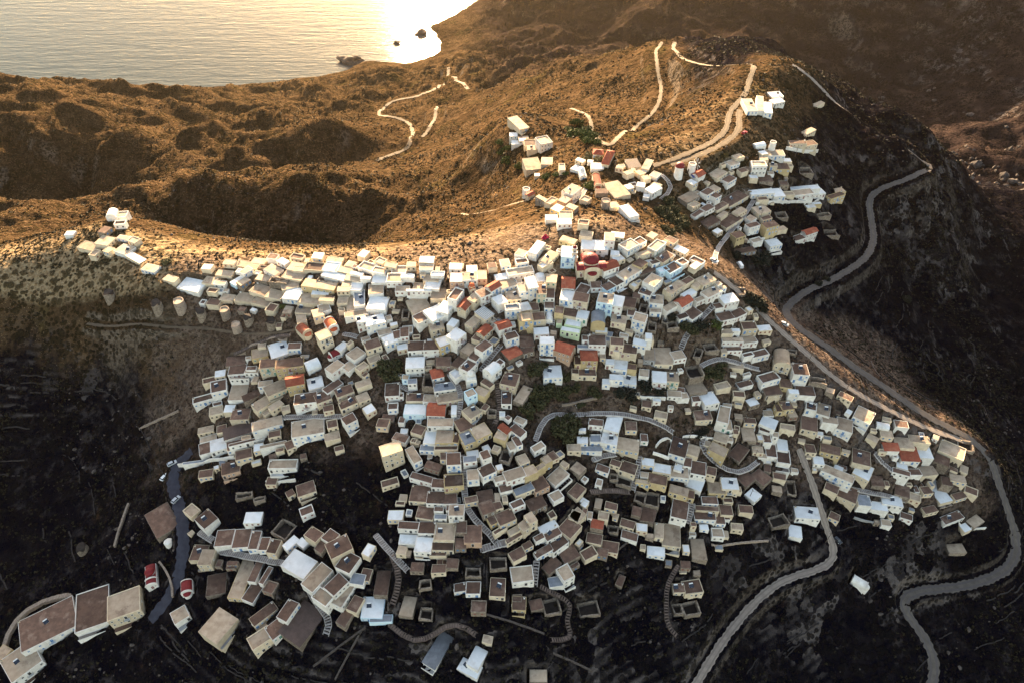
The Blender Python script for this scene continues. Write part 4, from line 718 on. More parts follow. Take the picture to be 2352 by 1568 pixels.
ROADS = [
('dirt_road','d',3.5,[(159.2,678.9),(157.6,672.4),(155.9,665.9),(154.2,659.4),(152.6,652.9),(151.1,646.3),(149.8,639.6),(149.0,632.8),(148.4,625.9),(148.0,618.9),(147.6,612.1),(147.4,605.4),(147.5,599.0),(147.7,592.8),(148.0,586.6),(148.6,580.5),(149.7,574.3),(151.5,568.0),(153.9,561.7),(156.4,555.4),(158.8,549.1),(161.1,543.0),(163.1,536.9),(164.9,530.8),(166.4,524.8),(167.8,518.5),(169.1,512.0),(170.3,504.9),(171.2,497.5),(171.8,490.2),(171.6,483.2),(170.3,476.5),(167.9,469.8),(164.9,462.8),(162.0,455.3),(159.2,447.6),(156.4,440.2),(153.1,433.4),(149.3,427.3),(145.2,421.2),(141.0,414.6),(137.7,407.6),(135.3,400.6),(133.4,394.0),(131.1,388.0),(128.1,382.4),(124.2,377.1),(119.4,371.9),(113.9,366.9),(108.1,362.2),(102.1,357.8),(95.6,354.2),(88.6,351.3),(81.1,348.9)]),
('dirt_road','d',3.0,[(51.9,575.7),(53.5,569.6),(55.1,563.4),(56.8,557.3),(58.4,551.1),(59.9,544.9),(61.2,538.7),(62.3,532.4),(63.1,526.1),(63.7,519.8),(63.9,513.3),(63.6,506.8),(63.0,500.3),(62.5,493.9),(61.9,487.7),(61.5,481.5),(61.0,475.3),(60.5,469.1),(60.1,462.9),(59.6,456.7),(59.1,450.5),(58.6,444.3),(58.2,438.0),(57.7,431.8),(57.2,425.6),(56.8,419.4),(56.3,413.2),(55.9,407.0),(55.8,400.8),(56.6,394.9),(58.5,390.2),(60.9,388.4),(63.3,390.6),(65.5,395.8),(67.6,402.2),(69.6,408.7),(71.6,415.0),(73.5,421.1),(75.4,427.1),(77.3,433.0),(79.1,438.9),(81.0,444.8),(82.8,450.7),(84.7,456.6),(86.5,462.5),(88.4,468.3),(90.2,474.2),(92.2,480.1),(94.4,485.7),(97.4,490.7),(101.2,495.2),(105.2,499.7),(108.7,504.9),(111.7,510.8),(114.4,516.9),(117.0,523.1),(119.2,529.2),(121.0,535.2),(122.4,541.1),(123.8,547.0),(125.0,552.9),(126.2,558.9),(127.1,565.1),(127.6,571.8),(127.8,578.7),(128.0,585.6),(128.3,592.4),(128.9,599.0),(129.5,605.3),(130.3,611.6),(131.0,617.9),(131.8,624.2),(132.6,630.5),(133.5,636.8),(134.6,643.0),(136.2,649.1),(138.0,655.1),(140.0,661.1),(141.9,667.1),(143.9,673.1),(145.9,679.1),(147.9,685.1)]),
('dirt_road','d',3.8,[(146.3,414.9),(143.6,406.3),(141.8,398.7),(140.4,392.2),(138.2,386.4),(134.9,380.9),(130.5,375.4),(125.1,369.9),(119.1,364.4),(112.7,359.4),(105.9,355.0),(98.6,351.4),(90.9,348.3)]),
('ridge_track','c',3.6,[(200.3,484.3),(207.0,481.4),(213.9,477.8),(220.6,473.6),(226.7,469.6),(232.1,467.2),(237.5,467.2),(243.0,469.0),(248.7,471.4)]),
('valley_road','a',4.3,[(279.5,436.3),(288.2,436.3),(295.2,436.0),(298.6,434.5),(297.8,431.6),(293.9,427.5),(288.9,423.1),(283.6,418.8),(277.9,415.2),(271.9,412.5),(265.7,410.2),(259.6,407.9),(253.6,405.3),(248.3,402.1),(244.3,397.8),(241.8,392.6),(240.6,386.6),(239.6,380.5),(238.2,374.6),(236.6,368.7),(234.7,362.9),(232.4,357.0),(229.5,351.1),(226.1,345.4),(222.3,340.0),(218.0,335.3),(213.2,330.9),(208.1,326.6),(202.7,322.2),(197.1,317.7),(191.3,313.1),(185.5,308.7),(179.5,304.4),(173.5,300.1),(167.6,295.8),(161.9,291.1),(156.7,286.0),(152.4,280.4),(149.0,274.6),(146.4,268.7),(144.1,262.7),(142.8,256.7),(143.6,251.1),(147.3,246.5),(152.9,243.3),(158.9,240.3),(164.6,236.7),(170.3,232.8),(176.1,229.6),(182.2,226.3),(188.5,222.4),(195.3,218.1),(202.5,214.3),(210.0,211.2),(217.8,208.4),(225.3,205.5),(231.7,201.8),(236.6,197.5)]),
('ridge_track','c',3.2,[(95.8,252.1),(102.2,249.4),(108.5,246.5),(114.8,243.1),(121.5,239.2),(128.3,234.8),(134.8,230.4),(141.1,225.9),(147.5,221.3),(154.0,217.4),(160.5,214.4),(166.8,212.3),(172.8,210.4),(178.9,208.7),(185.3,207.2),(192.2,206.1),(199.6,205.3),(207.6,204.5),(216.0,203.8),(224.8,203.0)]),
('valley_road','a',4.6,[(236.7,196.9),(239.4,191.3),(243.0,185.5),(247.1,179.3),(249.8,172.9),(249.3,166.5),(245.7,160.9),(240.1,156.5),(233.7,153.4),(226.9,151.0),(219.7,149.1),(212.5,147.5),(205.1,146.2),(197.8,145.0),(190.7,143.7),(185.0,141.7),(182.3,138.8),(183.1,134.9),(186.7,130.2),(190.5,124.7),(192.0,118.8),(190.6,112.4),(187.2,106.0),(183.2,99.8),(179.4,93.8),(175.5,88.0),(171.7,82.3),(167.9,76.5),(164.0,70.8)]),
('dirt_road','c',3.3,[(48.9,64.9),(52.7,69.9),(56.5,74.8),(60.4,79.8),(64.3,84.7),(68.4,89.9),(72.9,95.4),(77.7,101.2),(82.5,106.9),(87.1,112.1),(91.5,116.8),(96.2,121.4),(101.3,126.1),(107.0,130.6),(113.1,134.7),(119.6,138.1),(126.7,140.8),(134.2,143.2),(141.1,145.9),(145.3,149.4),(146.0,154.1),(144.1,159.7),(141.3,166.5),(138.4,174.0),(135.5,181.4),(132.7,188.2)]),
('hill_path','d',1.8,[(-219.9,256.4),(-214.2,254.7),(-208.4,253.0),(-202.6,251.3),(-196.8,249.6),(-190.7,247.9),(-184.4,246.3),(-177.9,244.8),(-171.3,243.8),(-164.6,243.2),(-157.7,242.5),(-150.6,241.1),(-143.4,239.1),(-136.3,236.8),(-129.4,234.7),(-122.9,233.0),(-116.2,231.8),(-109.0,231.1),(-101.5,230.7)]),
('coast_track','d',4.5,[(-147.3,664.0),(-142.5,669.1),(-137.5,674.2),(-132.2,678.9),(-126.7,683.3),(-121.5,687.6),(-117.5,692.3),(-115.5,697.7),(-114.8,703.6),(-114.8,709.7),(-114.8,715.8),(-114.9,721.9),(-115.0,728.0),(-115.5,734.1),(-116.3,740.2),(-117.5,746.4),(-118.8,752.5),(-120.0,758.7),(-121.4,764.8),(-123.0,770.9),(-125.5,776.7),(-129.1,782.2),(-133.7,787.1),(-139.3,791.0),(-145.6,793.6),(-152.1,795.6),(-157.5,798.4),(-161.2,802.6),(-163.6,807.8),(-165.5,813.6),(-167.3,819.4),(-169.0,825.2),(-170.8,831.0),(-172.6,836.8),(-173.9,842.7),(-174.4,848.8),(-173.7,855.1),(-172.0,861.6),(-170.0,868.2),(-167.8,874.7),(-165.3,880.5),(-161.8,884.5),(-157.0,886.1),(-151.3,885.9),(-145.1,885.1),(-139.2,884.7),(-133.8,885.8),(-129.2,888.8),(-125.2,893.3),(-121.5,898.4),(-117.7,903.5),(-114.1,908.7),(-110.7,914.0),(-108.2,919.5),(-106.8,925.3),(-106.2,931.4),(-105.9,937.6),(-105.8,943.8),(-105.6,949.9),(-105.4,956.1),(-105.2,962.3),(-105.0,968.5),(-104.8,974.7),(-104.6,980.8),(-104.4,987.0),(-104.2,993.2),(-104.0,999.4),(-103.8,1005.6),(-103.6,1011.7),(-103.4,1017.9),(-103.2,1024.1),(-103.0,1030.3),(-102.8,1036.5),(-102.6,1042.7),(-102.4,1048.8),(-102.2,1055.0),(-102.0,1061.2),(-101.9,1067.5),(-101.9,1073.9),(-102.1,1080.5),(-102.5,1087.3),(-103.0,1094.2),(-103.5,1101.0)]),
('coast_track','d',4.0,[(-101.6,710.6),(-99.0,718.5),(-96.8,726.0),(-95.5,733.0),(-94.7,739.6),(-94.2,746.1),(-93.7,752.5),(-93.3,758.9),(-92.9,765.3),(-92.7,771.6),(-92.7,777.8),(-93.0,783.9),(-93.4,790.0),(-93.7,796.1),(-94.1,802.1),(-94.4,808.2),(-94.8,814.3),(-95.2,820.3),(-95.5,826.4),(-95.9,832.5),(-96.2,838.5)]),
('coast_track','d',5.0,[(-92.4,1048.6),(-91.6,1042.5),(-90.7,1036.4),(-89.9,1030.3),(-89.0,1024.2),(-88.2,1018.1),(-87.4,1012.0),(-86.5,1006.0),(-85.7,999.9),(-84.8,993.8),(-84.0,987.7),(-83.1,981.6),(-82.3,975.5),(-81.4,969.4),(-80.6,963.3),(-79.7,957.2),(-78.9,951.1),(-77.9,945.0),(-76.7,938.9),(-75.2,932.8),(-73.4,926.6),(-71.6,920.4),(-69.7,914.2),(-67.8,908.0),(-65.9,901.8),(-64.0,895.6),(-62.1,889.4),(-60.2,883.2),(-58.3,877.0)]),
('village_street','k',4.8,[(-146.8,185.8),(-151.1,182.6),(-153.6,178.4),(-153.1,173.0),(-150.1,167.0),(-146.1,160.6),(-142.8,154.0),(-140.5,146.9),(-139.3,139.2),(-139.9,131.4),(-143.2,124.1),(-148.8,117.4)]),
('coast_track','d',2.2,[(-35.7,405.6),(-32.8,400.1),(-30.0,394.6),(-27.1,389.1),(-24.2,383.5),(-21.3,378.0),(-18.4,372.5),(-15.4,367.0),(-12.4,361.6),(-9.1,356.4),(-5.7,351.2),(-2.0,346.4),(2.3,342.0),(7.6,338.3),(13.5,335.1)]),
]
LANES = [
('w',2.0,[(139.7,336.6),(134.4,328.4),(129.3,320.9),(124.1,314.0),(118.9,306.9),(114.1,299.6),(110.2,292.4),(107.1,285.6),(104.5,279.1),(102.1,272.7),(100.0,266.2),(98.0,259.7)]),
('w',1.9,[(9.9,172.7),(12.0,178.6),(14.7,183.0),(18.0,185.3),(21.7,186.1),(25.8,186.5),(30.8,187.2),(36.9,187.8),(43.6,188.1),(50.3,187.9),(56.6,187.4),(62.0,186.6),(66.6,185.4),(71.0,183.7)]),
('p',1.5,[(68.9,134.5),(66.4,131.4),(64.3,128.2),(63.2,125.1),(62.9,122.1),(62.7,119.1),(62.8,116.0),(64.2,113.2),(67.0,111.0)]),
('p',1.5,[(11.0,120.0),(14.3,119.1),(17.9,118.4),(21.0,117.4),(22.6,115.9),(22.3,113.8),(21.5,111.4),(21.8,109.2),(22.6,107.4),(22.0,105.8),(19.1,104.6),(14.5,103.7)]),
('p',1.5,[(-46.3,107.2),(-41.6,104.2),(-36.9,102.4),(-32.6,102.5),(-28.5,104.1),(-24.6,105.8),(-20.8,106.1),(-17.0,104.9),(-13.1,102.7)]),
('w',2.0,[(-54.2,137.6),(-49.9,133.0),(-45.1,128.3),(-40.0,123.6)]),
('p',2.0,[(-46.8,129.3),(-44.6,125.2),(-43.6,121.1),(-44.1,117.0),(-45.7,112.7)]),
('w',2.6,[(-11.9,130.0),(-6.8,131.5),(-2.1,132.9)]),
('w',2.0,[(-20.3,164.8),(-19.8,158.8),(-19.3,153.2),(-18.6,148.2),(-17.3,144.0),(-14.8,140.6),(-11.5,137.7),(-8.4,135.0),(-5.7,132.2)]),
('w',2.0,[(-100.8,190.3),(-94.9,189.2),(-88.9,188.2),(-83.2,187.4),(-78.1,187.1),(-73.6,187.1)]),
('w',2.2,[(-121.1,139.3),(-114.7,137.6),(-108.3,135.9),(-102.1,134.1),(-96.4,132.4),(-91.5,130.8)]),
('w',2.4,[(-133.1,148.4),(-129.3,146.2),(-125.4,144.0)]),
('w',2.2,[(-79.3,120.3),(-76.8,116.8),(-73.6,113.5),(-70.8,110.5),(-69.9,107.7),(-70.9,104.7)]),
('w',2.0,[(9.6,128.0),(9.1,123.9),(8.6,119.7)]),
('w',2.0,[(34.2,169.5),(37.9,171.2),(41.4,172.2),(44.7,172.8)]),
('w',1.8,[(54.9,172.9),(54.2,169.7),(53.3,166.4),(52.2,163.0),(51.0,159.6)]),
('p',2.0,[(32.9,157.0),(38.0,158.4),(43.8,159.1),(50.3,159.3)]),
('w',1.8,[(77.5,157.9),(76.0,153.8),(74.3,149.6)]),
('w',2.0,[(76.6,216.4),(78.8,220.6),(81.8,224.7),(85.6,228.8),(89.7,232.7),(93.6,236.3)]),
('w',2.0,[(86.1,211.4),(89.5,213.6),(93.5,215.5),(98.2,216.8),(103.5,217.2),(109.6,217.3),(116.2,217.3)]),
('w',1.8,[(-13.3,200.1),(-10.7,203.3),(-7.9,206.7),(-4.8,210.3)]),
('w',1.8,[(18.9,228.6),(18.3,224.1),(17.7,219.7)]),
('w',1.6,[(-49.7,199.0),(-46.4,197.0),(-42.9,195.1)]),
('w',1.8,[(-27.3,200.5),(-25.3,197.4),(-23.4,194.4),(-22.1,191.1),(-21.8,187.6),(-22.2,184.1),(-23.1,180.7),(-24.1,177.2)]),
('p',1.8,[(-6.6,194.9),(-5.7,189.1),(-5.2,184.1),(-5.8,180.0),(-7.4,176.4)]),
('w',2.0,[(42.3,334.2),(40.8,327.3),(38.6,320.3),(35.3,313.4),(31.5,306.6),(27.5,300.1)]),
('w',1.8,[(84.7,340.0),(88.0,336.2),(89.1,332.1),(86.8,327.4),(82.1,322.0)]),
('w',1.8,[(169.8,189.2),(172.9,186.3),(178.0,183.6),(185.1,181.2)]),
('w',1.8,[(148.3,176.2),(154.8,175.6),(161.4,175.2),(168.3,175.0),(176.0,174.7),(184.4,174.2)]),
('w',1.8,[(85.5,185.0),(84.0,181.8),(85.4,178.5),(89.8,175.5),(95.4,173.7),(100.9,173.9),(106.2,176.3),(111.4,180.1)]),
('w',2.0,[(-77.7,225.0),(-74.1,224.1),(-70.6,222.8)]),
('p',1.6,[(-132.1,225.8),(-123.7,227.7),(-116.0,228.8),(-109.4,228.9),(-103.6,228.2)]),
]
WALLS = [
('garden_wall','long white garden wall below the dark terrace garden','w',2.2,0.4,[(53.2,195.5),(60.5,195.4),(67.8,195.3)]),
('garden_wall','white wall curving below the cream house with green shutters','w',1.8,0.4,[(75.1,182.8),(81.5,183.5),(87.8,184.4),(93.9,185.9),(99.7,188.1)]),
('garden_wall','white wall curving round the sunken dark garden','w',2.0,0.5,[(62.3,177.0),(64.6,179.4),(67.9,180.9),(72.3,181.2),(77.5,180.5)]),
('garden_wall','straight white wall along the lower side of the sunken garden','w',1.8,0.5,[(60.8,174.3),(64.5,173.9),(68.1,173.4)]),
('garden_wall','white retaining wall below the yellow and cream house,uphill of the white van','w',2.0,0.4,[(130.5,306.4),(137.0,310.0),(143.4,313.4)]),
('garden_wall','white wall below the pink-edged white house','w',2.2,0.4,[(139.9,333.1),(147.9,335.8),(155.1,338.6),(161.4,341.4)]),
('garden_wall','white wall sloping from the long white house to the yellow house','w',1.8,0.4,[(161.4,341.2),(167.8,345.4),(174.6,349.6),(181.7,354.1),(189.1,358.7)]),
('garden_wall','white and pale blue wall curving below the topmost cream house','w',2.2,0.4,[(168.6,380.9),(177.0,383.5),(184.3,387.2),(190.7,391.8),(196.7,396.9)]),
('stone_wall','pale dry stone wall climbing the dark slope toward the lowest cream house','t',1.0,0.7,[(-181.6,205.2),(-170.3,206.1),(-159.0,206.9)]),
('stone_wall','rough stone wall along the footpath uphill of the stone hut','t',1.2,0.7,[(-132.2,226.5),(-123.2,227.8),(-113.6,228.3),(-103.6,228.2)]),
('stone_wall','short leaning stone wall standing alone on the dark slope','t',1.4,0.9,[(-175.4,168.5),(-175.9,163.1),(-176.1,156.9),(-176.0,149.7)]),
('stone_wall','wide stone wall curving round the big dirt yard','t',2.0,1.8,[(-215.0,110.9),(-215.2,117.5),(-213.8,123.2),(-210.0,127.2),(-204.4,129.8),(-197.9,131.1),(-191.1,131.8)]),
('stone_wall','curved stone wall beside the small red-domed chapel','t',1.2,0.8,[(-150.8,139.9),(-146.5,135.9),(-143.2,132.0),(-141.2,128.4),(-140.3,125.0)]),
('stone_wall','pale wall winding along the foot of the white terrace houses','t',1.0,0.6,[(84.7,144.1),(91.0,145.2),(97.7,146.7),(104.9,148.2),(112.1,149.6)]),
('garden_wall','white zigzag wall below the long white terrace hotel','w',2.2,0.5,[(-151.8,179.8),(-145.4,179.2),(-138.6,178.6),(-131.0,178.0),(-122.7,177.4)]),
('garden_wall','low white wall under the orange-edged yard','w',1.8,0.5,[(-105.7,164.9),(-98.6,164.0),(-91.8,163.3)]),
('stone_wall','stone wall on the terrace between the gully and the grey rock','t',1.2,0.6,[(21.5,189.4),(30.3,191.6),(38.8,193.8)]),
('stone_wall','fallen stone wall near the lowest ruins','d',0.6,0.6,[(43.5,137.4),(46.7,139.9),(49.7,142.2)]),
('garden_wall','white angled wall round the bottom right terrace','w',1.6,0.4,[(214.7,170.7),(219.5,169.5),(224.4,169.3),(229.4,170.0)]),
('garden_wall','grey wall edging the dark terrace below the white right-hand houses','g',1.4,0.4,[(157.5,165.1),(163.8,164.5),(168.8,164.8),(172.5,165.9)]),
('stone_wall','long low field wall on the dark right slope below the track','d',0.7,0.6,[(198.6,259.4),(196.0,253.9),(193.5,248.4),(191.4,242.6),(190.5,236.1),(190.7,229.0)]),
('stone_wall','terrace wall crossing the bottom centre scrub','d',0.7,0.6,[(-15.8,110.5),(-7.1,108.6),(2.2,106.8),(12.3,105.1)]),
('stone_wall','terrace wall winding at the very bottom of the slope','d',0.7,0.6,[(15.6,99.7),(23.5,98.6),(31.1,97.2)]),
('stone_wall','field wall running down from the blue-walled house','d',0.7,0.6,[(-55.6,106.6),(-65.3,101.1),(-75.0,95.5)]),
('stone_wall','second field wall fanning out from the blue-walled house','d',0.7,0.6,[(-57.2,105.4),(-61.7,98.5),(-66.3,91.4)]),
]
POLES = [((140.0, 221.2), 'dark utility pole beside the bend of the concrete track'),((157.2, 211.0), 'dark utility pole beside the dark red track-side chapel'),((81.0, 253.9), 'dark utility pole on the bare terrace near the sunlit ridge end'),((22.9, 135.8), 'dark utility pole at the fork of the stepped street, bottom centre'),((142.6, 155.0), 'dark utility pole beside the dirt road below the cube house'),((140.9, 323.2), 'dark utility pole in front of the cream vaulted house'),((58.3, 342.5), 'dark utility pole between the school yard and the lane'),((19.1, 421.6), 'dark utility pole beside the rimmed cream house on the saddle'),((29.8, 394.2), 'dark utility pole inside the school yard'),((90.8, 349.4), 'dark utility pole beside the pale road east of the carport'),((90.0, 223.7), 'dark utility pole among the dark garden trees'),((120.0, 218.1), 'dark utility pole below the white terraced house'),((27.2, 185.4), 'dark utility pole beside the stepped lane through the gully'),((77.9, 182.2), 'dark utility pole above the long white wall'),((106.7, 195.3), 'dark utility pole on the bare ground between cream houses'),((109.0, 180.3), 'dark utility pole beside the ruined stone hut'),((174.6, 378.3), 'dark utility pole in front of the topmost cream house'),((96.3, 289.0), 'dark utility pole at the top of the dark ravine'),((105.2, 165.1), 'dark utility pole beside the lower lane')]
TREES = [((11.9, 201.7), 3.6, 0, 'ninth olive green dense tree left of the red hip-roofed house'),
((9.3, 200.3), 3, 0, 'twelfth olive green dense tree left of the red hip-roofed house'),
((14.1, 203.9), 2.8, 0, 'seventh olive green dense tree left of the red hip-roofed house'),
((16.3, 201.7), 3, 0, 'fourth olive green dense tree left of the red hip-roofed house'),
((10.1, 191.5), 3.6, 0, 'fourth olive green dense tree right of the white domed chapel'),
((14.9, 193.3), 3.4, 0, 'eighth olive green dense tree below the red hip-roofed house'),
((18.9, 193.5), 3.2, 0, 'sixth olive green dense tree below the red hip-roofed house'),
((21.9, 192.1), 2.6, 0, 'fifth olive green dense tree below the red hip-roofed house'),
((12.3, 188.1), 3.6, 0, 'tenth olive green dense tree below the red hip-roofed house'),
((23.5, 195.0), 2.4, 0, 'fourth olive green dense tree below the red hip-roofed house'),
((21.2, 180.2), 4.4, 0, 'eighth olive green dense tree left of the rooftop solar panels'),
((25.5, 182.6), 4.6, 0, 'third olive green dense tree left of the rooftop solar panels'),
((24.2, 177.5), 3.8, 0, 'seventh olive green dense tree left of the rooftop solar panels'),
((19.8, 183.0), 3.2, 0, 'eleventh olive green dense tree left of the rooftop solar panels'),
((50.3, 195.5), 4.6, 2, 'nearest nearly black dense tree above the rooftop solar panels'),
((58.8, 198.8), 3.2, 2, 'second nearly black dense tree above the rooftop solar panels'),
((65.4, 198.8), 3, 2, 'nearly black dense tree right of the rooftop solar panels'),
((86.5, 226.5), 4.2, 2, 'nearly black dense tree below the parked white van'),
((94.2, 228.8), 2.8, 1, 'bright green bushy tree below the parked white van'),
((97.7, 228.8), 1.9, 1, 'bright green bushy tree left of the forked dirt road'),
((52.3, 512.2), 5, 1, 'twelfth bright green bushy tree above the red-roofed school'),
((58.7, 503.6), 4.6, 1, 'eleventh bright green bushy tree above the red-roofed school'),
((44.8, 448.1), 5, 1, 'nearest bright green bushy tree left of the red-roofed school'),
((49.1, 425.3), 5.2, 1, 'eighth bright green bushy tree above the red-roofed school'),
((54.5, 421.6), 4, 1, 'third bright green bushy tree above the red-roofed school'),
((44.5, 500.1), 3.6, 1, 'third bright green bushy tree left of the red-roofed school'),
((48.3, 396.1), 4, 1, 'second bright green bushy tree above the red-roofed school'),
((54.0, 393.7), 3.4, 1, 'nearest bright green bushy tree above the red-roofed school'),
((46.2, 364.6), 4.2, 3, 'grey-green olive tree left of the red-roofed school'),
((51.1, 357.5), 3.6, 3, 'grey-green olive tree below the red-roofed school'),
((43.9, 329.5), 3.4, 1, 'bright green bushy tree below the red-roofed school'),
((-8.5, 465.7), 3.6, 1, 'fifth bright green bushy tree above the windmill with sails'),
((-3.2, 452.9), 3.6, 1, 'third bright green bushy tree above the windmill with sails'),
((-8.4, 456.2), 3, 1, 'fourth bright green bushy tree above the windmill with sails'),
((4.2, 417.5), 3.4, 1, 'nearest bright green bushy tree above the windmill with sails'),
((-3.8, 440.3), 4, 1, 'second bright green bushy tree above the windmill with sails'),
((136.7, 298.5), 4.6, 2, 'nearest nearly black dense tree right of the parked white van'),
((141.2, 302.8), 3, 2, 'second nearly black dense tree right of the parked white van'),
((87.3, 299.1), 3.6, 0, 'fifth olive green dense tree left of the parked white van'),
((83.3, 304.6), 3.8, 0, 'ninth olive green dense tree left of the parked white van'),
((91.2, 298.1), 3, 0, 'nearest olive green dense tree left of the parked white van'),
((87.7, 313.6), 3.4, 0, 'eighth olive green dense tree left of the parked white van'),
((80.2, 309.0), 3.2, 0, 'second olive green dense tree below the red-roofed school'),
((-176.6, 275.6), 2.4, 3, 'grey-green olive tree below the twin white hill chapels'),
((72.8, 227.9), 2.6, 2, 'nearly black dense tree left of the parked white van'),
((-53.6, 204.1), 5, 0, 'olive green dense tree left of the red-gabled white house'),
((-109.4, 243.0), 1.8, 1, 'bright green bushy tree left of the orange-red vaulted chapel'),
((28.4, 249.4), 1.7, 1, 'bright green bushy tree left of the big red-domed church'),
((-56.0, 207.4), 4, 0, 'nearest olive green dense tree right of the dark red vaulted chapel'),
((120.6, 292.3), 3, 2, 'nearly black dense tree above the parked white van'),
((116.7, 244.0), 3.6, 2, 'second nearly black dense tree left of the forked dirt road'),
((112.7, 244.4), 3.4, 2, 'third nearly black dense tree left of the forked dirt road'),
((120.2, 242.8), 3.2, 2, 'nearest nearly black dense tree left of the forked dirt road'),
((78.4, 224.6), 2.2, 0, 'fourth olive green dense tree below the parked white van'),
((31.6, 178.7), 2.6, 0, 'nearest olive green dense tree left of the rooftop solar panels'),
((6.3, 184.4), 3, 0, 'second olive green dense tree right of the white domed chapel'),
((17.8, 199.4), 2.6, 0, 'third olive green dense tree left of the red hip-roofed house'),
((16.0, 269.4), 1.6, 4, 'magenta flowering shrub below the windmill with sails'),
((20.9, 359.9), 2.6, 1, 'nearest bright green bushy tree right of the windmill with sails'),
((26.2, 353.5), 2.4, 1, 'second bright green bushy tree right of the windmill with sails'),
((31.5, 351.0), 2, 1, 'second bright green bushy tree left of the red-roofed school'),
((178.5, 305.1), 2.6, 2, 'nearest nearly black dense tree right of the forked dirt road'),
((186.1, 311.2), 2.4, 2, 'second nearly black dense tree right of the forked dirt road'),
((252.3, 328.0), 3, 2, 'third nearly black dense tree right of the forked dirt road'),
((93.4, 198.2), 2.4, 0, 'nearest olive green dense tree above the sunken dark garden'),
((92.1, 209.4), 3, 0, 'fourth olive green dense tree above the sunken dark garden'),
((95.8, 213.8), 2.6, 0, 'nearest olive green dense tree below the forked dirt road'),
((125.5, 212.7), 2.4, 2, 'nearly black dense tree left of the dark red track chapel'),
((15.7, 194.6), 2.2336931881770896, 0, 'tenth olive green dense tree left of the red hip-roofed house'),
((16.6, 195.4), 2.24254562317612, 0, 'eighth olive green dense tree left of the red hip-roofed house'),
((21.8, 200.6), 2.8242601640087015, 0, 'second olive green dense tree left of the red hip-roofed house'),
((16.5, 191.9), 2.0426922295063203, 0, 'ninth olive green dense tree below the red hip-roofed house'),
((16.7, 194.9), 1.9430406921262664, 0, 'seventh olive green dense tree below the red hip-roofed house'),
((22.1, 200.3), 2.8906437547237176, 0, 'nearest olive green dense tree left of the red hip-roofed house'),
((16.6, 199.7), 2.095759931679257, 0, 'fifth olive green dense tree left of the red hip-roofed house'),
((10.7, 200.2), 2.9674373727861556, 0, 'eleventh olive green dense tree left of the red hip-roofed house'),
((17.2, 198.4), 2.5693630139518078, 0, 'sixth olive green dense tree left of the red hip-roofed house'),
((20.1, 182.9), 1.8844642787852552, 0, 'tenth olive green dense tree left of the rooftop solar panels'),
((20.2, 179.7), 3.095341382239853, 0, 'ninth olive green dense tree left of the rooftop solar panels'),
((24.1, 183.2), 2.0803931833173195, 0, 'fifth olive green dense tree left of the rooftop solar panels'),
((24.8, 182.6), 3.0117075838060643, 0, 'fourth olive green dense tree left of the rooftop solar panels'),
((23.8, 183.3), 2.2623136690107715, 0, 'sixth olive green dense tree left of the rooftop solar panels'),
((28.5, 197.3), 1.8581129697945737, 0, 'nearest olive green dense tree below the red hip-roofed house'),
((29.9, 190.4), 1.6691815505155976, 0, 'second olive green dense tree left of the rooftop solar panels'),
((37.4, 194.4), 2.04869313858595, 0, 'olive green dense tree above the rooftop solar panels'),
((27.5, 195.8), 2.14854922467545, 0, 'third olive green dense tree below the red hip-roofed house'),
((35.2, 195.6), 2.2604714502517202, 0, 'second olive green dense tree below the red hip-roofed house'),
((85.7, 289.5), 2.0420877359354934, 0, 'second olive green dense tree left of the parked white van'),
((77.6, 285.6), 2.1130702451995873, 0, 'seventh olive green dense tree left of the parked white van'),
((78.9, 309.2), 1.7615671019485752, 0, 'nearest olive green dense tree below the red-roofed school'),
((91.1, 305.1), 2.8242595861220416, 0, 'fourth olive green dense tree left of the parked white van'),
((84.4, 311.4), 2.1297071925947755, 0, 'third olive green dense tree below the red-roofed school'),
((87.4, 294.2), 1.6684979004512315, 0, 'third olive green dense tree left of the parked white van'),
((86.5, 321.1), 3.127580157347752, 0, 'nearest olive green dense tree right of the red-roofed school'),
((88.9, 322.8), 1.6291000404692921, 0, 'second olive green dense tree right of the red-roofed school'),
((79.4, 281.1), 2.8403830963602377, 0, 'sixth olive green dense tree left of the parked white van'),
((83.2, 185.1), 2.592816754341647, 2, 'nearest nearly black dense tree right of the sunken dark garden'),
((88.4, 189.7), 1.906264327693983, 2, 'third nearly black dense tree right of the sunken dark garden'),
((85.5, 186.9), 2.21061541555893, 2, 'second nearly black dense tree right of the sunken dark garden'),
((63.2, 497.8), 1.6150343461433034, 1, 'seventh bright green bushy tree above the red-roofed school'),
((53.5, 430.0), 2.853993079714168, 1, 'fourth bright green bushy tree above the red-roofed school'),
((47.2, 423.9), 1.7553635411182258, 1, 'ninth bright green bushy tree above the red-roofed school'),
((56.5, 439.4), 1.9326669468118933, 1, 'fifth bright green bushy tree above the red-roofed school'),
((52.4, 432.3), 1.8698724340860229, 1, 'sixth bright green bushy tree above the red-roofed school'),
((57.0, 501.6), 1.6654277866629368, 1, 'tenth bright green bushy tree above the red-roofed school'),
((89.8, 210.5), 3.196218443340945, 0, 'fifth olive green dense tree above the sunken dark garden'),
((94.7, 209.9), 2.8380674004185886, 0, 'second olive green dense tree below the forked dirt road'),
((88.0, 208.1), 2.3644191408368678, 0, 'second olive green dense tree above the sunken dark garden'),
((92.2, 208.8), 1.6589906957037628, 0, 'third olive green dense tree above the sunken dark garden'),
((5.3, 184.1), 3.022880666587793, 0, 'nearest olive green dense tree right of the white domed chapel'),
((8.8, 188.6), 1.6506405715561625, 0, 'third olive green dense tree right of the white domed chapel'),
((7.1, 183.5), 1.9329047891177606, 0, 'fifth olive green dense tree right of the white domed chapel'),
((7.7, 181.7), 1.8267228284479866, 0, 'sixth olive green dense tree right of the white domed chapel'),
((83.1, 223.8), 2.5045507206542017, 0, 'second olive green dense tree below the parked white van'),
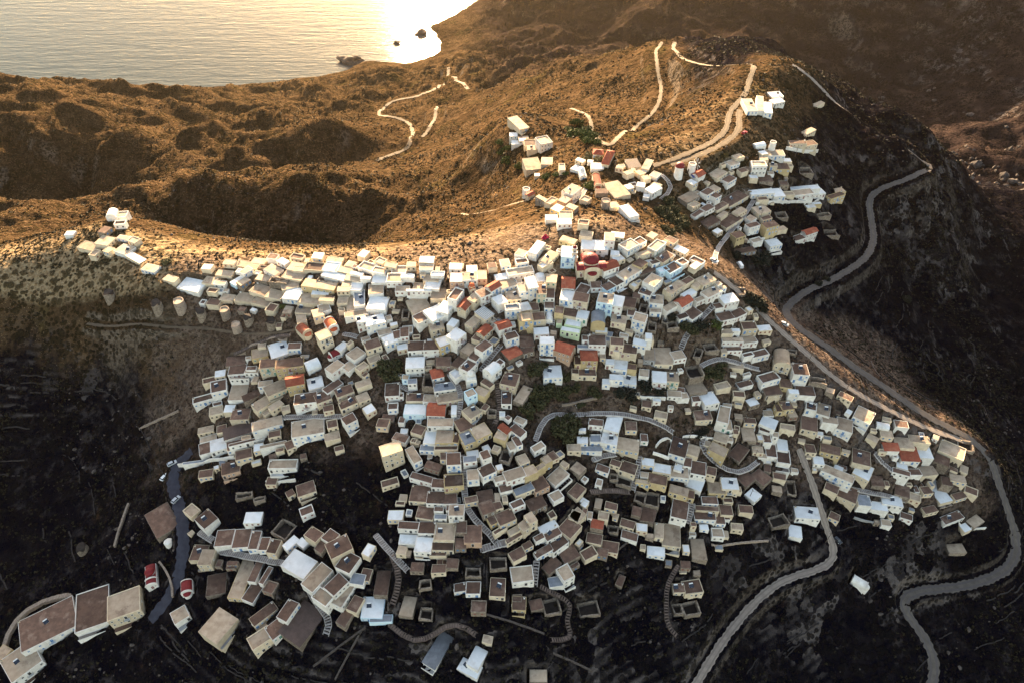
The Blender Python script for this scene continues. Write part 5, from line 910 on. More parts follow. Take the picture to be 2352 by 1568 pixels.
((82.3, 224.5), 3.041523452436536, 0, 'nearest olive green dense tree below the parked white van'),
((79.0, 225.6), 2.7915620570242794, 0, 'third olive green dense tree below the parked white van'),
((-53.3, 206.2), 1.9374740711441958, 0, 'second olive green dense tree right of the dark red vaulted chapel'),
((-51.1, 207.6), 3.079323794429965, 0, 'second olive green dense tree above the red-gabled white house'),
((-53.4, 204.5), 2.8792074549281303, 0, 'nearest olive green dense tree above the red-gabled white house')]
MILLS = [((8.2, 344.8), 2.4, 5.6, 200, 1, 't', 'white horseshoe windmill with bare wooden sail spokes on the left saddle'),
((101.7, 342.6), 2.3, 5.0, 200, 1, 't', 'white round windmill with cloth sails beside the brown-red shed roof'),
((94.2, 339.8), 2.6, 6.2, 0, 0, 'r', 'round white mill tower with dark red domed cap'),
((157.0, 375.0), 2.2, 5.0, 150, 0, 'w', 'tall white horseshoe mill with one dark door uphill of the tan-roofed house'),
((48.1, 299.1), 2.6, 4.6, 190, 0, 't', 'pinkish horseshoe mill with dark doorway on the rock knoll'),
((-205.6, 263.0), 3.0, 4.6, 200, 2, 't', 'ruined dark-topped windmill tower furthest out on the left slope'),
((-175.3, 250.5), 2.8, 4.6, 200, 2, 't', 'ruined windmill tower second from the left on the slope'),
((-163.9, 250.6), 2.9, 4.8, 200, 0, 't', 'intact pale plastered windmill tower in the row on the slope'),
((-152.8, 246.7), 2.5, 4.8, 200, 2, 't', 'narrow ruined windmill tower just right of the pale intact one'),
((-139.6, 244.7), 2.5, 4.8, 190, 0, 't', 'flat-topped grey windmill tower near the end of the row'),
((-126.9, 240.0), 2.6, 4.8, 190, 2, 't', 'rubble-topped windmill tower with a dark window above the footpath'),
((-114.5, 235.4), 2.5, 4.4, 190, 2, 't', 'ruined windmill tower at the right end of the row'),
((-132.5, 236.8), 2.5, 4.6, 190, 0, 't', 'windmill tower with a red-brown door beside the footpath'),
((-193.1, 151.0), 2.6, 4.4, 200, 2, 't', 'lone ruined stone mill tower on the dark bottom left slope')]
CHAPELS = [((-81.2, 224.8), (-85.4, 231.7), 5.0, 2.6, 'o', 'w', 'white chapel with bright orange-red vaulted roof and rounded apse'),
((-93.4, 224.8), (-99.1, 230.6), 5.0, 2.4, 'k', 'c', 'old chapel with flaking pink-red vaulted roof'),
((-83.5, 213.5), (-79.0, 217.1), 4.0, 2.0, 'd', 'w', 'small white chapel with dark red vaulted roof beside the footpath'),
((-132.4, 123.3), (-134.7, 129.7), 4.6, 2.0, 'd', 'w', 'white chapel with dark red vaulted roof beside the asphalt street'),
((161.4, 139.1), (155.3, 143.9), 4.2, 2.2, 'w', 'w', 'all white barrel-roofed chapel at the road fork'),
((47.5, 324.7), (47.3, 338.4), 4.4, 2.2, 'b', 'c', 'cream chapel with brownish-red vaulted roof on the saddle')]
CHURCHES = [((36.8, 241.2), (35.7, 252.5), 7.0, 4.6, 3.4, 'd', 'c', 'big cream church with dark red dome, cross-shaped red roofs and bell tower'),
((-150.4, 129.4), (-154.2, 138.5), 4.4, 2.6, 1.9, 'd', 'w', 'small white chapel with glossy dark red dome and white gable ends'),
((-17.2, 193.2), (-18.1, 198.4), 4.6, 3.2, 1.7, 'w', 'w', 'white domed chapel with light blue door and window frames'),
((40.7, 340.6), (40.0, 350.5), 3.8, 2.6, 1.2, 'l', 'w', 'tiny white chapel with pale blue dome beside the saddle lane'),
((-17.7, 236.2), (-18.8, 239.4), 3.2, 2.2, 1.3, 'o', 'c', 'tiny chapel with pinkish-red dome squeezed among ridge houses')]
CARS = [((120.9, 284.5), 100, 'van', 'w', 'white van parked on the bare lot beside the ravine'),
((148.3, 156.1), -58, 'car', 'k', 'dark car parked beside the dirt road above the fork'),
((141.1, 382.5), 40, 'car', 'r', 'small red car parked at the end of the hamlet lane'),
((-158.1, 176.1), 65, 'car', 'w', 'white car parked on the dark street below the silver one'),
((-155.4, 181.4), 35, 'car', 's', 'silver car parked closest to the white terrace hotel'),
((132.0, 239.9), -35, 'car', 's', 'silver car parked beside the bend of the concrete track'),
((-148.6, 164.1), 60, 'car', 's', 'pale car parked on the dark street beside the brown field'),
((98.6, 263.2), -40, 'car', 'w', 'white car parked at the top of the dark ravine lane')]
TANK = (-147.0, 145.6)
AWNING = (103.7, 339.2)
SEA_ROCKS = [(-177.4, 1371.8, 9), (-219.6, 1324.7, 5), (-294.2, 1242.9, 14)]
VOIDS = [(15.9, 196.7, 13.0), (21.2, 180.2, 9.3), (9.1, 186.9, 9.3), (35.0, 193.2, 14.3), (61.0, 174.7, 8.5), (8.9, 244.2, 4.5), (25.0, 245.8, 5.0), (73.7, 186.2, 6.2), (86.1, 187.5, 6.3), (78.1, 221.7, 6.9), (93.3, 224.9, 7.5), (87.6, 306.7, 17.6), (91.3, 199.3, 4.9), (48.6, 196.4, 3.8), (-87.6, 161.7, 13.8)]

# ------------------------------------------------------------------ materials
def nmat(name):
    m = bpy.data.materials.new(name); m.use_nodes = True
    nt = m.node_tree
    return m, nt, nt.nodes['Principled BSDF']

def N(nt, kind, **kw):
    n = nt.nodes.new(kind)
    for k, v in kw.items(): setattr(n, k, v)
    return n

def noise(nt, vec, scale, detail=4.0, rough=0.55):
    n = N(nt, 'ShaderNodeTexNoise'); n.inputs['Scale'].default_value = scale
    n.inputs['Detail'].default_value = detail; n.inputs['Roughness'].default_value = rough
    nt.links.new(vec, n.inputs['Vector']); return n.outputs['Fac']

def ramp(nt, fac, stops):
    r = N(nt, 'ShaderNodeValToRGB'); e = r.color_ramp.elements
    while len(e) < len(stops): e.new(0.5)
    for q, (p, c) in zip(e, stops): q.position = p; q.color = (*c, 1)
    nt.links.new(fac, r.inputs['Fac']); return r.outputs['Color']

def step_(nt, fac, a, b):
    m = N(nt, 'ShaderNodeMapRange'); m.inputs['From Min'].default_value = a; m.inputs['From Max'].default_value = b
    m.interpolation_type = 'SMOOTHSTEP'
    nt.links.new(fac, m.inputs['Value']); return m.outputs['Result']

def math_(nt, op, a, b):
    m = N(nt, 'ShaderNodeMath', operation=op)
    for i, v in enumerate((a, b)):
        if isinstance(v, (int, float)): m.inputs[i].default_value = v
        else: nt.links.new(v, m.inputs[i])
    return m.outputs[0]

def mix(nt, fac, a, b, mode='MIX'):
    m = N(nt, 'ShaderNodeMix', data_type='RGBA', blend_type=mode)
    for s, v in ((m.inputs[0], fac), (m.inputs[6], a), (m.inputs[7], b)):
        if isinstance(v, (int, float)): s.default_value = v
        elif isinstance(v, tuple): s.default_value = (*v, 1)
        else: nt.links.new(v, s)
    return m.outputs[2]

def bump(nt, bsdf, h, strength, dist):
    b = N(nt, 'ShaderNodeBump'); b.inputs['Strength'].default_value = strength; b.inputs['Distance'].default_value = dist
    nt.links.new(h, b.inputs['Height']); nt.links.new(b.outputs['Normal'], bsdf.inputs['Normal'])

def position(nt):
    return N(nt, 'ShaderNodeNewGeometry').outputs['Position']

def surface(name, c1, c2, scale=0.6, rough=0.9, stain=None, jitter=0.25, streak=False):
    """two-tone weathered surface; tint varies from object to object"""
    m, nt, b = nmat(name)
    p = position(nt)
    col = mix(nt, step_(nt, noise(nt, p, scale, 5, 0.6), 0.32, 0.68), c1, c2)
    if stain:
        s = step_(nt, noise(nt, p, scale * 0.45, 6, 0.65), 0.53, 0.68)
        col = mix(nt, math_(nt, 'MULTIPLY', s, 0.75), col, stain)
    if streak:
        mp = N(nt, 'ShaderNodeMapping'); mp.inputs['Scale'].default_value = (1.6, 1.6, 0.18)
        nt.links.new(p, mp.inputs['Vector'])
        s = step_(nt, noise(nt, mp.outputs['Vector'], 1.0, 4, 0.6), 0.55, 0.78)
        col = mix(nt, math_(nt, 'MULTIPLY', s, 0.35), col, (c2[0] * .55, c2[1] * .5, c2[2] * .45))
    oi = N(nt, 'ShaderNodeObjectInfo')
    v = N(nt, 'ShaderNodeMapRange'); v.inputs['To Min'].default_value = 1 - jitter; v.inputs['To Max'].default_value = 1 + jitter * 0.5
    nt.links.new(oi.outputs['Random'], v.inputs['Value'])
    hs = N(nt, 'ShaderNodeHueSaturation'); nt.links.new(v.outputs['Result'], hs.inputs['Value']); nt.links.new(col, hs.inputs['Color'])
    nt.links.new(hs.outputs['Color'], b.inputs['Base Color'])
    b.inputs['Roughness'].default_value = rough
    b.inputs['Specular IOR Level'].default_value = 0.2
    bump(nt, b, noise(nt, p, 3.0, 3), 0.25, 0.08)
    return m

WALLM = {
    'w': surface('white_plaster', (.80, .755, .69), (.66, .60, .53), .5, jitter=.12, streak=True),
    'c': surface('cream_plaster', (.66, .55, .40), (.54, .43, .30), .5, jitter=.2, streak=True),
    'y': surface('yellow_plaster', (.56, .43, .24), (.46, .34, .18), .5, jitter=.15, streak=True),
    's': surface('bare_stone', (.30, .24, .18), (.16, .12, .095), 1.2, stain=(.09, .07, .055)),
    'p': surface('pink_plaster', (.55, .36, .25), (.42, .27, .18), .6, jitter=.15, streak=True),
    'l': surface('light_blue_plaster', (.52, .68, .76), (.62, .72, .76), .5, jitter=.1, streak=True),
    'n': surface('pale_green_plaster', (.58, .65, .42), (.50, .57, .36), .5, jitter=.08, streak=True),
    'g': surface('grey_render', (.36, .35, .35), (.27, .26, .26), .6, jitter=.15, streak=True),
}
ROOFM = {
    'b': surface('brown_earth_roof', (.165, .098, .070), (.105, .062, .046), .45, stain=(.26, .18, .135), jitter=.45),
    't': surface('tan_roof', (.47, .36, .26), (.36, .265, .185), .4, stain=(.21, .14, .10), jitter=.3),
    'w': surface('white_roof', (.76, .75, .74), (.66, .65, .64), .3, stain=(.52, .47, .42), jitter=.12),
    'g': surface('grey_roof', (.26, .27, .30), (.19, .20, .22), .5, jitter=.2),
    'r': surface('red_tile_roof', (.36, .10, .055), (.27, .070, .042), .7, stain=(.40, .17, .10), jitter=.3),
    'm': surface('brown_sheet_roof', (.13, .085, .07), (.09, .06, .05), .4, .6),
    'M': surface('white_sheet_roof', (.72, .70, .66), (.62, .60, .56), .4, .6),
    'G': surface('grey_sheet_roof', (.20, .20, .21), (.14, .14, .15), .4, .6),
}
DARKRED = surface('dark_red_roof', (.20, .017, .020), (.14, .012, .015), .6, .55, jitter=.1)
ORANGE = surface('orange_red_roof', (.50, .12, .05), (.40, .09, .04), .7, jitter=.1)
PALEBLUE = surface('pale_blue_dome', (.50, .60, .68), (.58, .66, .70), .7, jitter=.05)

def plain(name, c, rough=0.6, metal=0.0):
    m, nt, b = nmat(name); b.inputs['Base Color'].default_value = (*c, 1)
    b.inputs['Roughness'].default_value = rough; b.inputs['Metallic'].default_value = metal
    return m
SHUT = {'B': plain('blue_paint', (.035, .15, .36)), 'R': plain('brown_red_paint', (.17, .045, .03)), 'G': plain('green_paint', (.03, .17, .12)), 'K': plain('dark_opening', (.03, .025, .025))}
FRAME = plain('white_frame', (.7, .68, .64))
WOOD = plain('grey_wood', (.10, .075, .06), .9)
PANEL = plain('dark_panel', (.02, .025, .04), .15)
METAL = plain('white_tank_metal', (.7, .7, .7), .4)
STONEW = surface('dry_stone', (.36, .28, .22), (.24, .18, .14), 1.6, stain=(.15, .11, .09))
DARKIN = surface('rubble_floor', (.05, .037, .03), (.028, .022, .02), .8)
STEPM = {'w': surface('pale_paving', (.27, .225, .20), (.19, .155, .135), .8, jitter=.15), 'p': surface('stone_paving', (.22, .155, .12), (.15, .105, .085), .9, jitter=.3)}
NOSE = {'w': surface('whitewashed_edge', (.50, .46, .43), (.36, .32, .30), .8), 'p': surface('dark_edge', (.11, .08, .065), (.08, .06, .05), .8)}
DARKSTONE = surface('dark_field_stone', (.10, .08, .07), (.06, .048, .042), 1.2)
WALLC = {'d': DARKSTONE, 'w': WALLM['w'], 't': STONEW, 'g': WALLM['g']}

# ------------------------------------------------------------------ object helpers
def tag(o, label=None, cat=None, group=None, kind=None):
    for k, v in (('label', label), ('category', cat), ('group', group), ('kind', kind)):
        if v: o[k] = v
    return o

def empty(name, loc, rot=0.0):
    o = bpy.data.objects.new(name, None); COL.objects.link(o)
    o.location = loc; o.rotation_euler = (0, 0, rot); o.empty_display_size = 0.5
    return o

def link(name, me, parent=None, loc=(0, 0, 0), rot=(0, 0, 0), scale=(1, 1, 1)):
    o = bpy.data.objects.new(name, me); COL.objects.link(o)
    if parent: o.parent = parent
    o.location = loc; o.rotation_euler = rot; o.scale = scale
    return o

class MB:
    """collects polygons with a material each, then makes ONE mesh"""
    def __init__(s): s.v = []; s.f = []; s.m = []; s.mats = []
    def mi(s, m):
        if m not in s.mats: s.mats.append(m)
        return s.mats.index(m)
    def poly(s, pts, m):
        n = len(s.v); s.v += [tuple(p) for p in pts]; s.f.append(tuple(range(n, n + len(pts)))); s.m.append(s.mi(m))
    def prism(s, bot, top, m, mt=None, bottom=False):
        """bot, top: lists of 3-d points, counter-clockwise from above"""
        n = len(bot); k = len(s.v); s.v += [tuple(p) for p in bot] + [tuple(p) for p in top]; i = s.mi(m)
        for a in range(n):
            b = (a + 1) % n; s.f.append((k + a, k + b, k + n + b, k + n + a)); s.m.append(i)
        s.f.append(tuple(k + n + a for a in range(n))); s.m.append(s.mi(mt or m))
        if bottom: s.f.append(tuple(k + a for a in reversed(range(n)))); s.m.append(i)
    def box(s, x0, x1, y0, y1, z0, z1, m, mt=None):
        c = [(x0, y0), (x1, y0), (x1, y1), (x0, y1)]
        s.prism([(x, y, z0) for x, y in c], [(x, y, z1) for x, y in c], m, mt, True)
    def add(s, o, M=None):
        k = len(s.v); s.v += [tuple(M @ Vector(p)) for p in o.v] if M else o.v
        ix = [s.mi(m) for m in o.mats]
        s.f += [tuple(k + i for i in f) for f in o.f]; s.m += [ix[i] for i in o.m]
    def mesh(s, name):
        me = bpy.data.meshes.new(name); me.from_pydata(s.v, [], s.f)
        for m in s.mats: me.materials.append(m)
        me.polygons.foreach_set('material_index', s.m); me.update(); return me
    def build(s, name, parent=None, **kw): return link(name, s.mesh(name), parent, **kw)

def mesh_np(name, verts, faces, mats, smooth=False):
    me = bpy.data.meshes.new(name); nv = len(verts); nf, k = faces.shape
    me.vertices.add(nv); me.vertices.foreach_set('co', np.ascontiguousarray(verts, dtype=np.float32).ravel())
    me.loops.add(nf * k); me.loops.foreach_set('vertex_index', np.ascontiguousarray(faces, dtype=np.int32).ravel())
    me.polygons.add(nf); me.polygons.foreach_set('loop_start', np.arange(0, nf * k, k, dtype=np.int32))
    for m in mats: me.materials.append(m)
    me.update(calc_edges=True)
    me.polygons.foreach_set('use_smooth', np.full(nf, smooth))
    return me

# ------------------------------------------------------------------ terrain sheet
def axis(a, b, step, lo, hi, grow, cap):
    mid = list(np.arange(a, b, step)); up = [b]; s = step
    while up[-1] < hi:
        s = min(s * grow, cap if up[-1] < hi * .7 else cap * 4); up.append(up[-1] + s)
    dn = [a]; s = step
    while dn[-1] > lo:
        s = min(s * grow, cap if dn[-1] > lo * .7 else cap * 4); dn.append(dn[-1] - s)
    return np.array(dn[:0:-1] + mid + up)
gx = axis(-290, 270, 1.05, -1500, 1500, 1.03, 5.0)
gy = axis(84, 395, 1.05, -160, 2400, 1.025, 5.0)
GXX, GYY = np.meshgrid(gx, gy, indexing='ij')
GZ = height(GXX, GYY)
NX, NY = GZ.shape

def ground(x, y):
    i = min(max(int(np.searchsorted(gx, x)) - 1, 0), NX - 2); j = min(max(int(np.searchsorted(gy, y)) - 1, 0), NY - 2)
    u = (x - gx[i]) / (gx[i + 1] - gx[i]); v = (y - gy[j]) / (gy[j + 1] - gy[j])
    return float((GZ[i, j] * (1 - u) + GZ[i + 1, j] * u) * (1 - v) + (GZ[i, j + 1] * (1 - u) + GZ[i + 1, j + 1] * u) * v)

def resample(pts, step):
    p = np.array(pts, float); d = np.concatenate([[0], np.cumsum(np.hypot(*np.diff(p, axis=0).T))])
    n = max(2, int(d[-1] / step) + 1); t = np.linspace(0, d[-1], n)
    return np.stack([np.interp(t, d, p[:, 0]), np.interp(t, d, p[:, 1])], 1)

def grade(pts, w, step, margin, sm):
    """bench the ground level under a road or lane; returns samples (x, y, z)"""
    q = resample(pts, step); z = np.array([ground(*p) for p in q])
    for _ in range(sm):
        if len(z) > 2: z[1:-1] = (z[:-2] + 2 * z[1:-1] + z[2:]) / 4
    done = {}; tg = np.gradient(q, axis=0); ln = np.maximum(np.hypot(*tg.T), 1e-6); gr = np.gradient(z) / ln; tg /= ln[:, None]
    for (x, y), h, (tx, ty), sl in zip(q, z, tg, gr):
        r = w / 2 + margin
        i0, i1 = np.searchsorted(gx, x - r), np.searchsorted(gx, x + r); j0, j1 = np.searchsorted(gy, y - r), np.searchsorted(gy, y + r)
        if i1 <= i0 or j1 <= j0: continue
        D = np.hypot(GXX[i0:i1, j0:j1] - x, GYY[i0:i1, j0:j1] - y)
        for a in range(i1 - i0):
            for b in range(j1 - j0):
                k = (i0 + a, j0 + b); d = D[a, b]
                if d < r and (k not in done or d < done[k][0]): done[k] = (d, h + sl * ((GXX[k] - x) * tx + (GYY[k] - y) * ty))
    for (i, j), (d, h) in done.items():
        t = min(max((d - w / 2 - .4 * margin) / (.6 * margin), 0), 1)
        GZ[i, j] = h * (1 - t) + GZ[i, j] * t
    return np.column_stack([q, z])

road_lines = []
for n, m, w, pts in ROADS:
    local = max(np.diff(gx)[np.clip(np.searchsorted(gx, [p[0] for p in pts]), 0, NX - 2)].max(), np.diff(gy)[np.clip(np.searchsorted(gy, [p[1] for p in pts]), 0, NY - 2)].max())
    road_lines.append((n, m, w, grade(pts, w, 1.2, 1.2 + local * (1.3 if local < 1.5 else 2.3), 40 if local < 1.5 else 60)))
lane_lines = [(m, w, grade(pts, w, .95, 1.0, 4)) for m, w, pts in LANES]

def pad(row):
    x, y, base, rot, w, d, H = row[:7]
    c, s = math.cos(R(rot)), math.sin(R(rot)); r = math.hypot(w / 2, d) + 1.5
    i0, i1 = np.searchsorted(gx, x - r), np.searchsorted(gx, x + r); j0, j1 = np.searchsorted(gy, y - r), np.searchsorted(gy, y + r)
    X = GXX[i0:i1, j0:j1] - x; Y = GYY[i0:i1, j0:j1] - y
    u = X * c + Y * s; v = -X * s + Y * c
    ins = (np.abs(u) < w / 2 + .5) & (v > -.35) & (v < d + .5)
    Z = GZ[i0:i1, j0:j1]
    Z[ins] = np.minimum(Z[ins], base - .2)
for L in (HOUSES, HUTS):
    for lab, vols in L:
        for r_ in vols: pad(r_)
for r_ in SMALL: pad(r_)
for lab, r_ in RUINS: pad(r_)
BASE = {}
for G_ in (CHAPELS, CHURCHES):                 # level the ground under the churches
    for m_ in G_:
        f, k = m_[0], m_[1]; g_ = (ground(*f) + ground(*k)) / 2 - .3; BASE[f] = g_
        L_ = math.hypot(k[0] - f[0], k[1] - f[1]); wd = m_[2] * (2.0 if m_[2] > 6 else 1.0)
        pad([f[0], f[1], g_, math.degrees(math.atan2(k[1] - f[1], k[0] - f[0])) - 90, wd + 1, max(L_, 12 if m_[2] > 6 else 0) + 1, 3])

# where buildings and lanes already stand
taken = np.zeros((NX, NY), np.uint8)
def mark(x, y, r):
    i0, i1 = np.searchsorted(gx, x - r), np.searchsorted(gx, x + r); j0, j1 = np.searchsorted(gy, y - r), np.searchsorted(gy, y + r); taken[i0:i1, j0:j1] = 1
for row in [r_ for _, vols in HOUSES + HUTS for r_ in vols] + SMALL + [r_ for _, r_ in RUINS]:
    c, s = math.cos(R(row[3])), math.sin(R(row[3])); nu, nv = max(2, int(row[4] / .8)), max(2, int(row[5] / .8))
    for a in np.linspace(-.5, .5, nu):
        for b_ in np.linspace(0.08, 1, nv): mark(row[0] + c * a * row[4] - s * b_ * row[5], row[1] + s * a * row[4] + c * b_ * row[5], .36)
for n, m, w, q in road_lines:
    for p in q: mark(p[0], p[1], w / 2)
for k, w, q in lane_lines:
    for p in q: mark(p[0], p[1], w / 2)
def blocked(x, y): return bool(taken[min(np.searchsorted(gx, x), NX - 1), min(np.searchsorted(gy, y), NY - 1)])

# yards and small rooms in the gaps of the built-up part
INFILL = []
irg = random.Random(3)
for p, r, k, lab in TREES: mark(p[0], p[1], r * .6)
for G_ in (CHAPELS, CHURCHES):
    for m_ in G_:
        for t in np.linspace(-.1, 1.2, 8): mark(m_[0][0] + (m_[1][0] - m_[0][0]) * t, m_[0][1] + (m_[1][1] - m_[0][1]) * t, m_[2] * .8)
for m_ in MILLS: mark(m_[0][0], m_[0][1], m_[1] + .5)
for m_ in CARS: mark(m_[0][0], m_[0][1], 3)
CEN = np.array([r_[:2] for _, vols in HOUSES + HUTS for r_ in vols] + [r_[:2] for r_ in SMALL]); CROT = [r_[3] for _, vols in HOUSES + HUTS for r_ in vols] + [r_[3] for r_ in SMALL]
for k_ in range(52000):
    big = k_ < 26000
    i = irg.randrange(len(CEN)); x = CEN[i, 0] + irg.uniform(-9, 9); y = CEN[i, 1] + irg.uniform(-9, 9)
    if any((x - a) ** 2 + (y - b_) ** 2 < c * c for a, b_, c in VOIDS) or blocked(x, y): continue
    d = np.hypot(CEN[:, 0] - x, CEN[:, 1] - y); near = np.argsort(d)[:5]
    if d[near[3]] > (15.0 if big else 13.5) * (.68 if y < 128 else 1): continue
    rot = CROT[near[0]] + irg.uniform(-2.5, 2.5); w, dd = (irg.uniform(4.2, 7.2), irg.uniform(3.4, 5.4)) if big else (irg.uniform(2.0, 4.4), irg.uniform(1.8, 3.6)); c, s = math.cos(R(rot)), math.sin(R(rot))
    if any(blocked(x + c * u * w - s * v * dd, y + s * u * w + c * v * dd) for u in (-.5, -.25, 0, .25, .5) for v in (-.05, .3, .65, 1)): continue
    H = irg.choice((2.3, 2.6, 2.8, 3.1)) if big else irg.choice((.35, .4, .6, .9, 1.8, 2.3)); g0 = ground(x, y)
    if H < 1.2: roof = irg.choice(('g', 't', 't', 'gp', 'tp', 'bp', 'wp')); H += max(0, ground(x - s * dd, y + c * dd) - g0) * .6
    else: roof = irg.choice(('b', 't', 't', 't', 'w', 'w', 'tp', 'bp')) if y > 190 else irg.choice(('b', 'b', 'b', 't', 'w', 'tp', 'bp'))
    if y < 128 and roof[0] in 'wgt': roof = 'b'
    row = [x, y, g0, rot, w, dd, H, roof, irg.choice('wwwccccs' if y > 135 else 'ssssc'), irg.choice(('', '', 'K', 'B', 'R')) if H > 1.7 else '']
    INFILL.append(row); pad(row)
    for a in np.linspace(-.5, .5, max(2, int(w / .8))):
        for b_ in np.linspace(.05, 1, max(2, int(dd / .8))): mark(x + c * a * w - s * b_ * dd, y + s * a * w + c * b_ * dd, .36)
print('infill', len(INFILL))

# ground tones: R painted slope shade, G trodden village earth, B bare strata of the far mountain, A painted crest sun and pale saddle
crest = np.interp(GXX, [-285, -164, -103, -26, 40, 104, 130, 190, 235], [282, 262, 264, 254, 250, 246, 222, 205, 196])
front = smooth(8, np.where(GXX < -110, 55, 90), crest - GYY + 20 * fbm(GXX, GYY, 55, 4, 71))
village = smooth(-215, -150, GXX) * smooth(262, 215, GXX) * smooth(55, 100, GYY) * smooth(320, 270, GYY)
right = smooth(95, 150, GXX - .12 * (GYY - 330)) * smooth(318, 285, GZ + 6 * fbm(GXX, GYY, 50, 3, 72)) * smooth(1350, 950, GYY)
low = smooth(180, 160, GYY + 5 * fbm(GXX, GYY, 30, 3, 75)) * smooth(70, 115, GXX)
dark = np.clip(np.maximum(low, np.maximum(front * (1 - .5 * village * smooth(130, 60, crest - GYY)), right)), 0, 1)  # painted shade: slope below the crest, right flank, lower right
strata = smooth(700, 950, GYY + .25 * GXX) * smooth(-90, 0, GXX + .1 * (GYY - 1200))
rgba = np.zeros((NX * NY, 4), np.float32); rgba[:, 0] = dark.ravel(); rgba[:, 1] = (village * (1 - low) * (1 - .75 * smooth(40, 130, crest - GYY))).ravel(); rgba[:, 2] = strata.ravel();  # village earth thinned downhill so the painted shade takes over
back = GYY - crest + 6 * fbm(GXX, GYY, 30, 3, 73)
pale = smooth(-14, 4, back) * smooth(60, 12, back) * smooth(150, 40, GXX) * smooth(-420, -300, GXX)  # strip along the ridge coloured as if sunlit
saddle = smooth(70, 20, np.hypot(GXX - 75, (GYY - 352) * 1.3)) + smooth(85, 30, np.hypot(GXX - 150, (GYY - 400)))
rgba[:, 3] = np.clip(np.maximum(pale, .35 * saddle * (1 - dark)), 0, 1).ravel()

left_hill_tone = smooth(50, -70, GXX + .2 * GYY + 25 * fbm(GXX, GYY, 90, 3, 77)) * smooth(285, 340, GYY) * smooth(20, 60, GZ)  # darker brown zone on the left back hills
def soil():
    m, nt, b = nmat('hillside_soil')
    p = position(nt)
    at = N(nt, 'ShaderNodeAttribute', attribute_name='cover'); sp = N(nt, 'ShaderNodeSeparateColor')
    nt.links.new(at.outputs['Color'], sp.inputs['Color'])
    dk, vl, st = sp.outputs[0], sp.outputs[1], sp.outputs[2]
    big = noise(nt, p, .018, 5, .6); med = noise(nt, p, .11, 5, .65); fine = noise(nt, p, .7, 4, .6)
    col = mix(nt, step_(nt, big, .35, .65), (.095, .058, .031), (.053, .032, .017))
    col = mix(nt, step_(nt, med, .5, .72), col, (.17, .11, .062))
    col = mix(nt, math_(nt, 'MULTIPLY', step_(nt, noise(nt, p, .03, 3), .58, .7), .5), col, (.075, .06, .02))
    col = mix(nt, math_(nt, 'MULTIPLY', step_(nt, noise(nt, p, .22, 5, .7), .50, .62), .7), col, (.022, .0145, .009))
    ah = N(nt, 'ShaderNodeAttribute', attribute_name='left_hill_tone')
    hcol = mix(nt, step_(nt, med, .40, .62), (.031, .019, .011), (.066, .040, .021))
    hcol = mix(nt, math_(nt, 'MULTIPLY', step_(nt, fine, .52, .64), .75), hcol, (.15, .10, .058))
    col = mix(nt, math_(nt, 'MULTIPLY', ah.outputs['Fac'], .85), col, hcol)
    # sunlight on the crest painted as paler earth; the pale saddle shares it
    pl = step_(nt, math_(nt, 'ADD', at.outputs['Alpha'], math_(nt, 'MULTIPLY', math_(nt, 'SUBTRACT', noise(nt, p, .09, 5, .65), .5), 1.1)), .25, .8)
    col = mix(nt, pl, col, mix(nt, step_(nt, fine, .4, .62), (.30, .22, .13), (.20, .13, .07)))
    # slope shade painted as near-black soil, with rusty scrub patches
    shade_col = mix(nt, step_(nt, med, .42, .66), (.0028, .0028, .006), (.010, .0085, .010))
    shade_col = mix(nt, step_(nt, noise(nt, p, .05, 6, .7), .60, .76), shade_col, (.045, .026, .015))
    shade_col = mix(nt, math_(nt, 'MULTIPLY', step_(nt, noise(nt, p, .16, 6, .7), .50, .66), step_(nt, noise(nt, p, .022, 4), .40, .58)), shade_col, (.036, .030, .030))
    shade_mask = step_(nt, math_(nt, 'ADD', dk, math_(nt, 'MULTIPLY', math_(nt, 'SUBTRACT', med, .5), 1.5)), .10, .75)
    col = mix(nt, shade_mask, col, shade_col)
    # trodden pale earth and cement between the houses
    vcol = mix(nt, step_(nt, med, .4, .6), (.10, .066, .048), (.19, .135, .10))
    vcol = mix(nt, step_(nt, fine, .45, .65), vcol, (.05, .032, .025))
    vm = step_(nt, math_(nt, 'ADD', vl, math_(nt, 'MULTIPLY', math_(nt, 'SUBTRACT', noise(nt, p, .06, 4), .5), 1.2)), .5, .95)
    col = mix(nt, math_(nt, 'MULTIPLY', vm, .8), col, vcol)
    # far mountain strata, with the mountainside's shade put into the dark tones
    sx = N(nt, 'ShaderNodeSeparateXYZ'); nt.links.new(p, sx.inputs[0])
    band = math_(nt, 'SINE', math_(nt, 'ADD', math_(nt, 'MULTIPLY', sx.outputs['Z'], .30), math_(nt, 'MULTIPLY', noise(nt, p, .02, 6, .65), 9)), 0)
    scol = mix(nt, math_(nt, 'MULTIPLY', step_(nt, band, -.2, 1.0), step_(nt, noise(nt, p, .035, 5, .7), .38, .62)), (.028, .019, .018), (.065, .043, .034))
    scol = mix(nt, step_(nt, med, .5, .7), scol, (.022, .016, .015))
    col = mix(nt, st, col, scol)
    # bare grey rock where it is steep
    gn = N(nt, 'ShaderNodeNewGeometry'); nz = N(nt, 'ShaderNodeSeparateXYZ'); nt.links.new(gn.outputs['Normal'], nz.inputs[0])
    # broken rock blocks on the dark flanks
    vc = N(nt, 'ShaderNodeTexVoronoi'); vc.inputs['Scale'].default_value = .16
    wv = N(nt, 'ShaderNodeVectorMath', operation='ADD'); wn_ = N(nt, 'ShaderNodeTexNoise'); wn_.inputs['Scale'].default_value = .15; wn_.inputs['Detail'].default_value = 4
    nt.links.new(p, wn_.inputs['Vector']); wsc = N(nt, 'ShaderNodeVectorMath', operation='SCALE'); wsc.inputs[3].default_value = 9.0; nt.links.new(wn_.outputs['Color'], wsc.inputs[0])
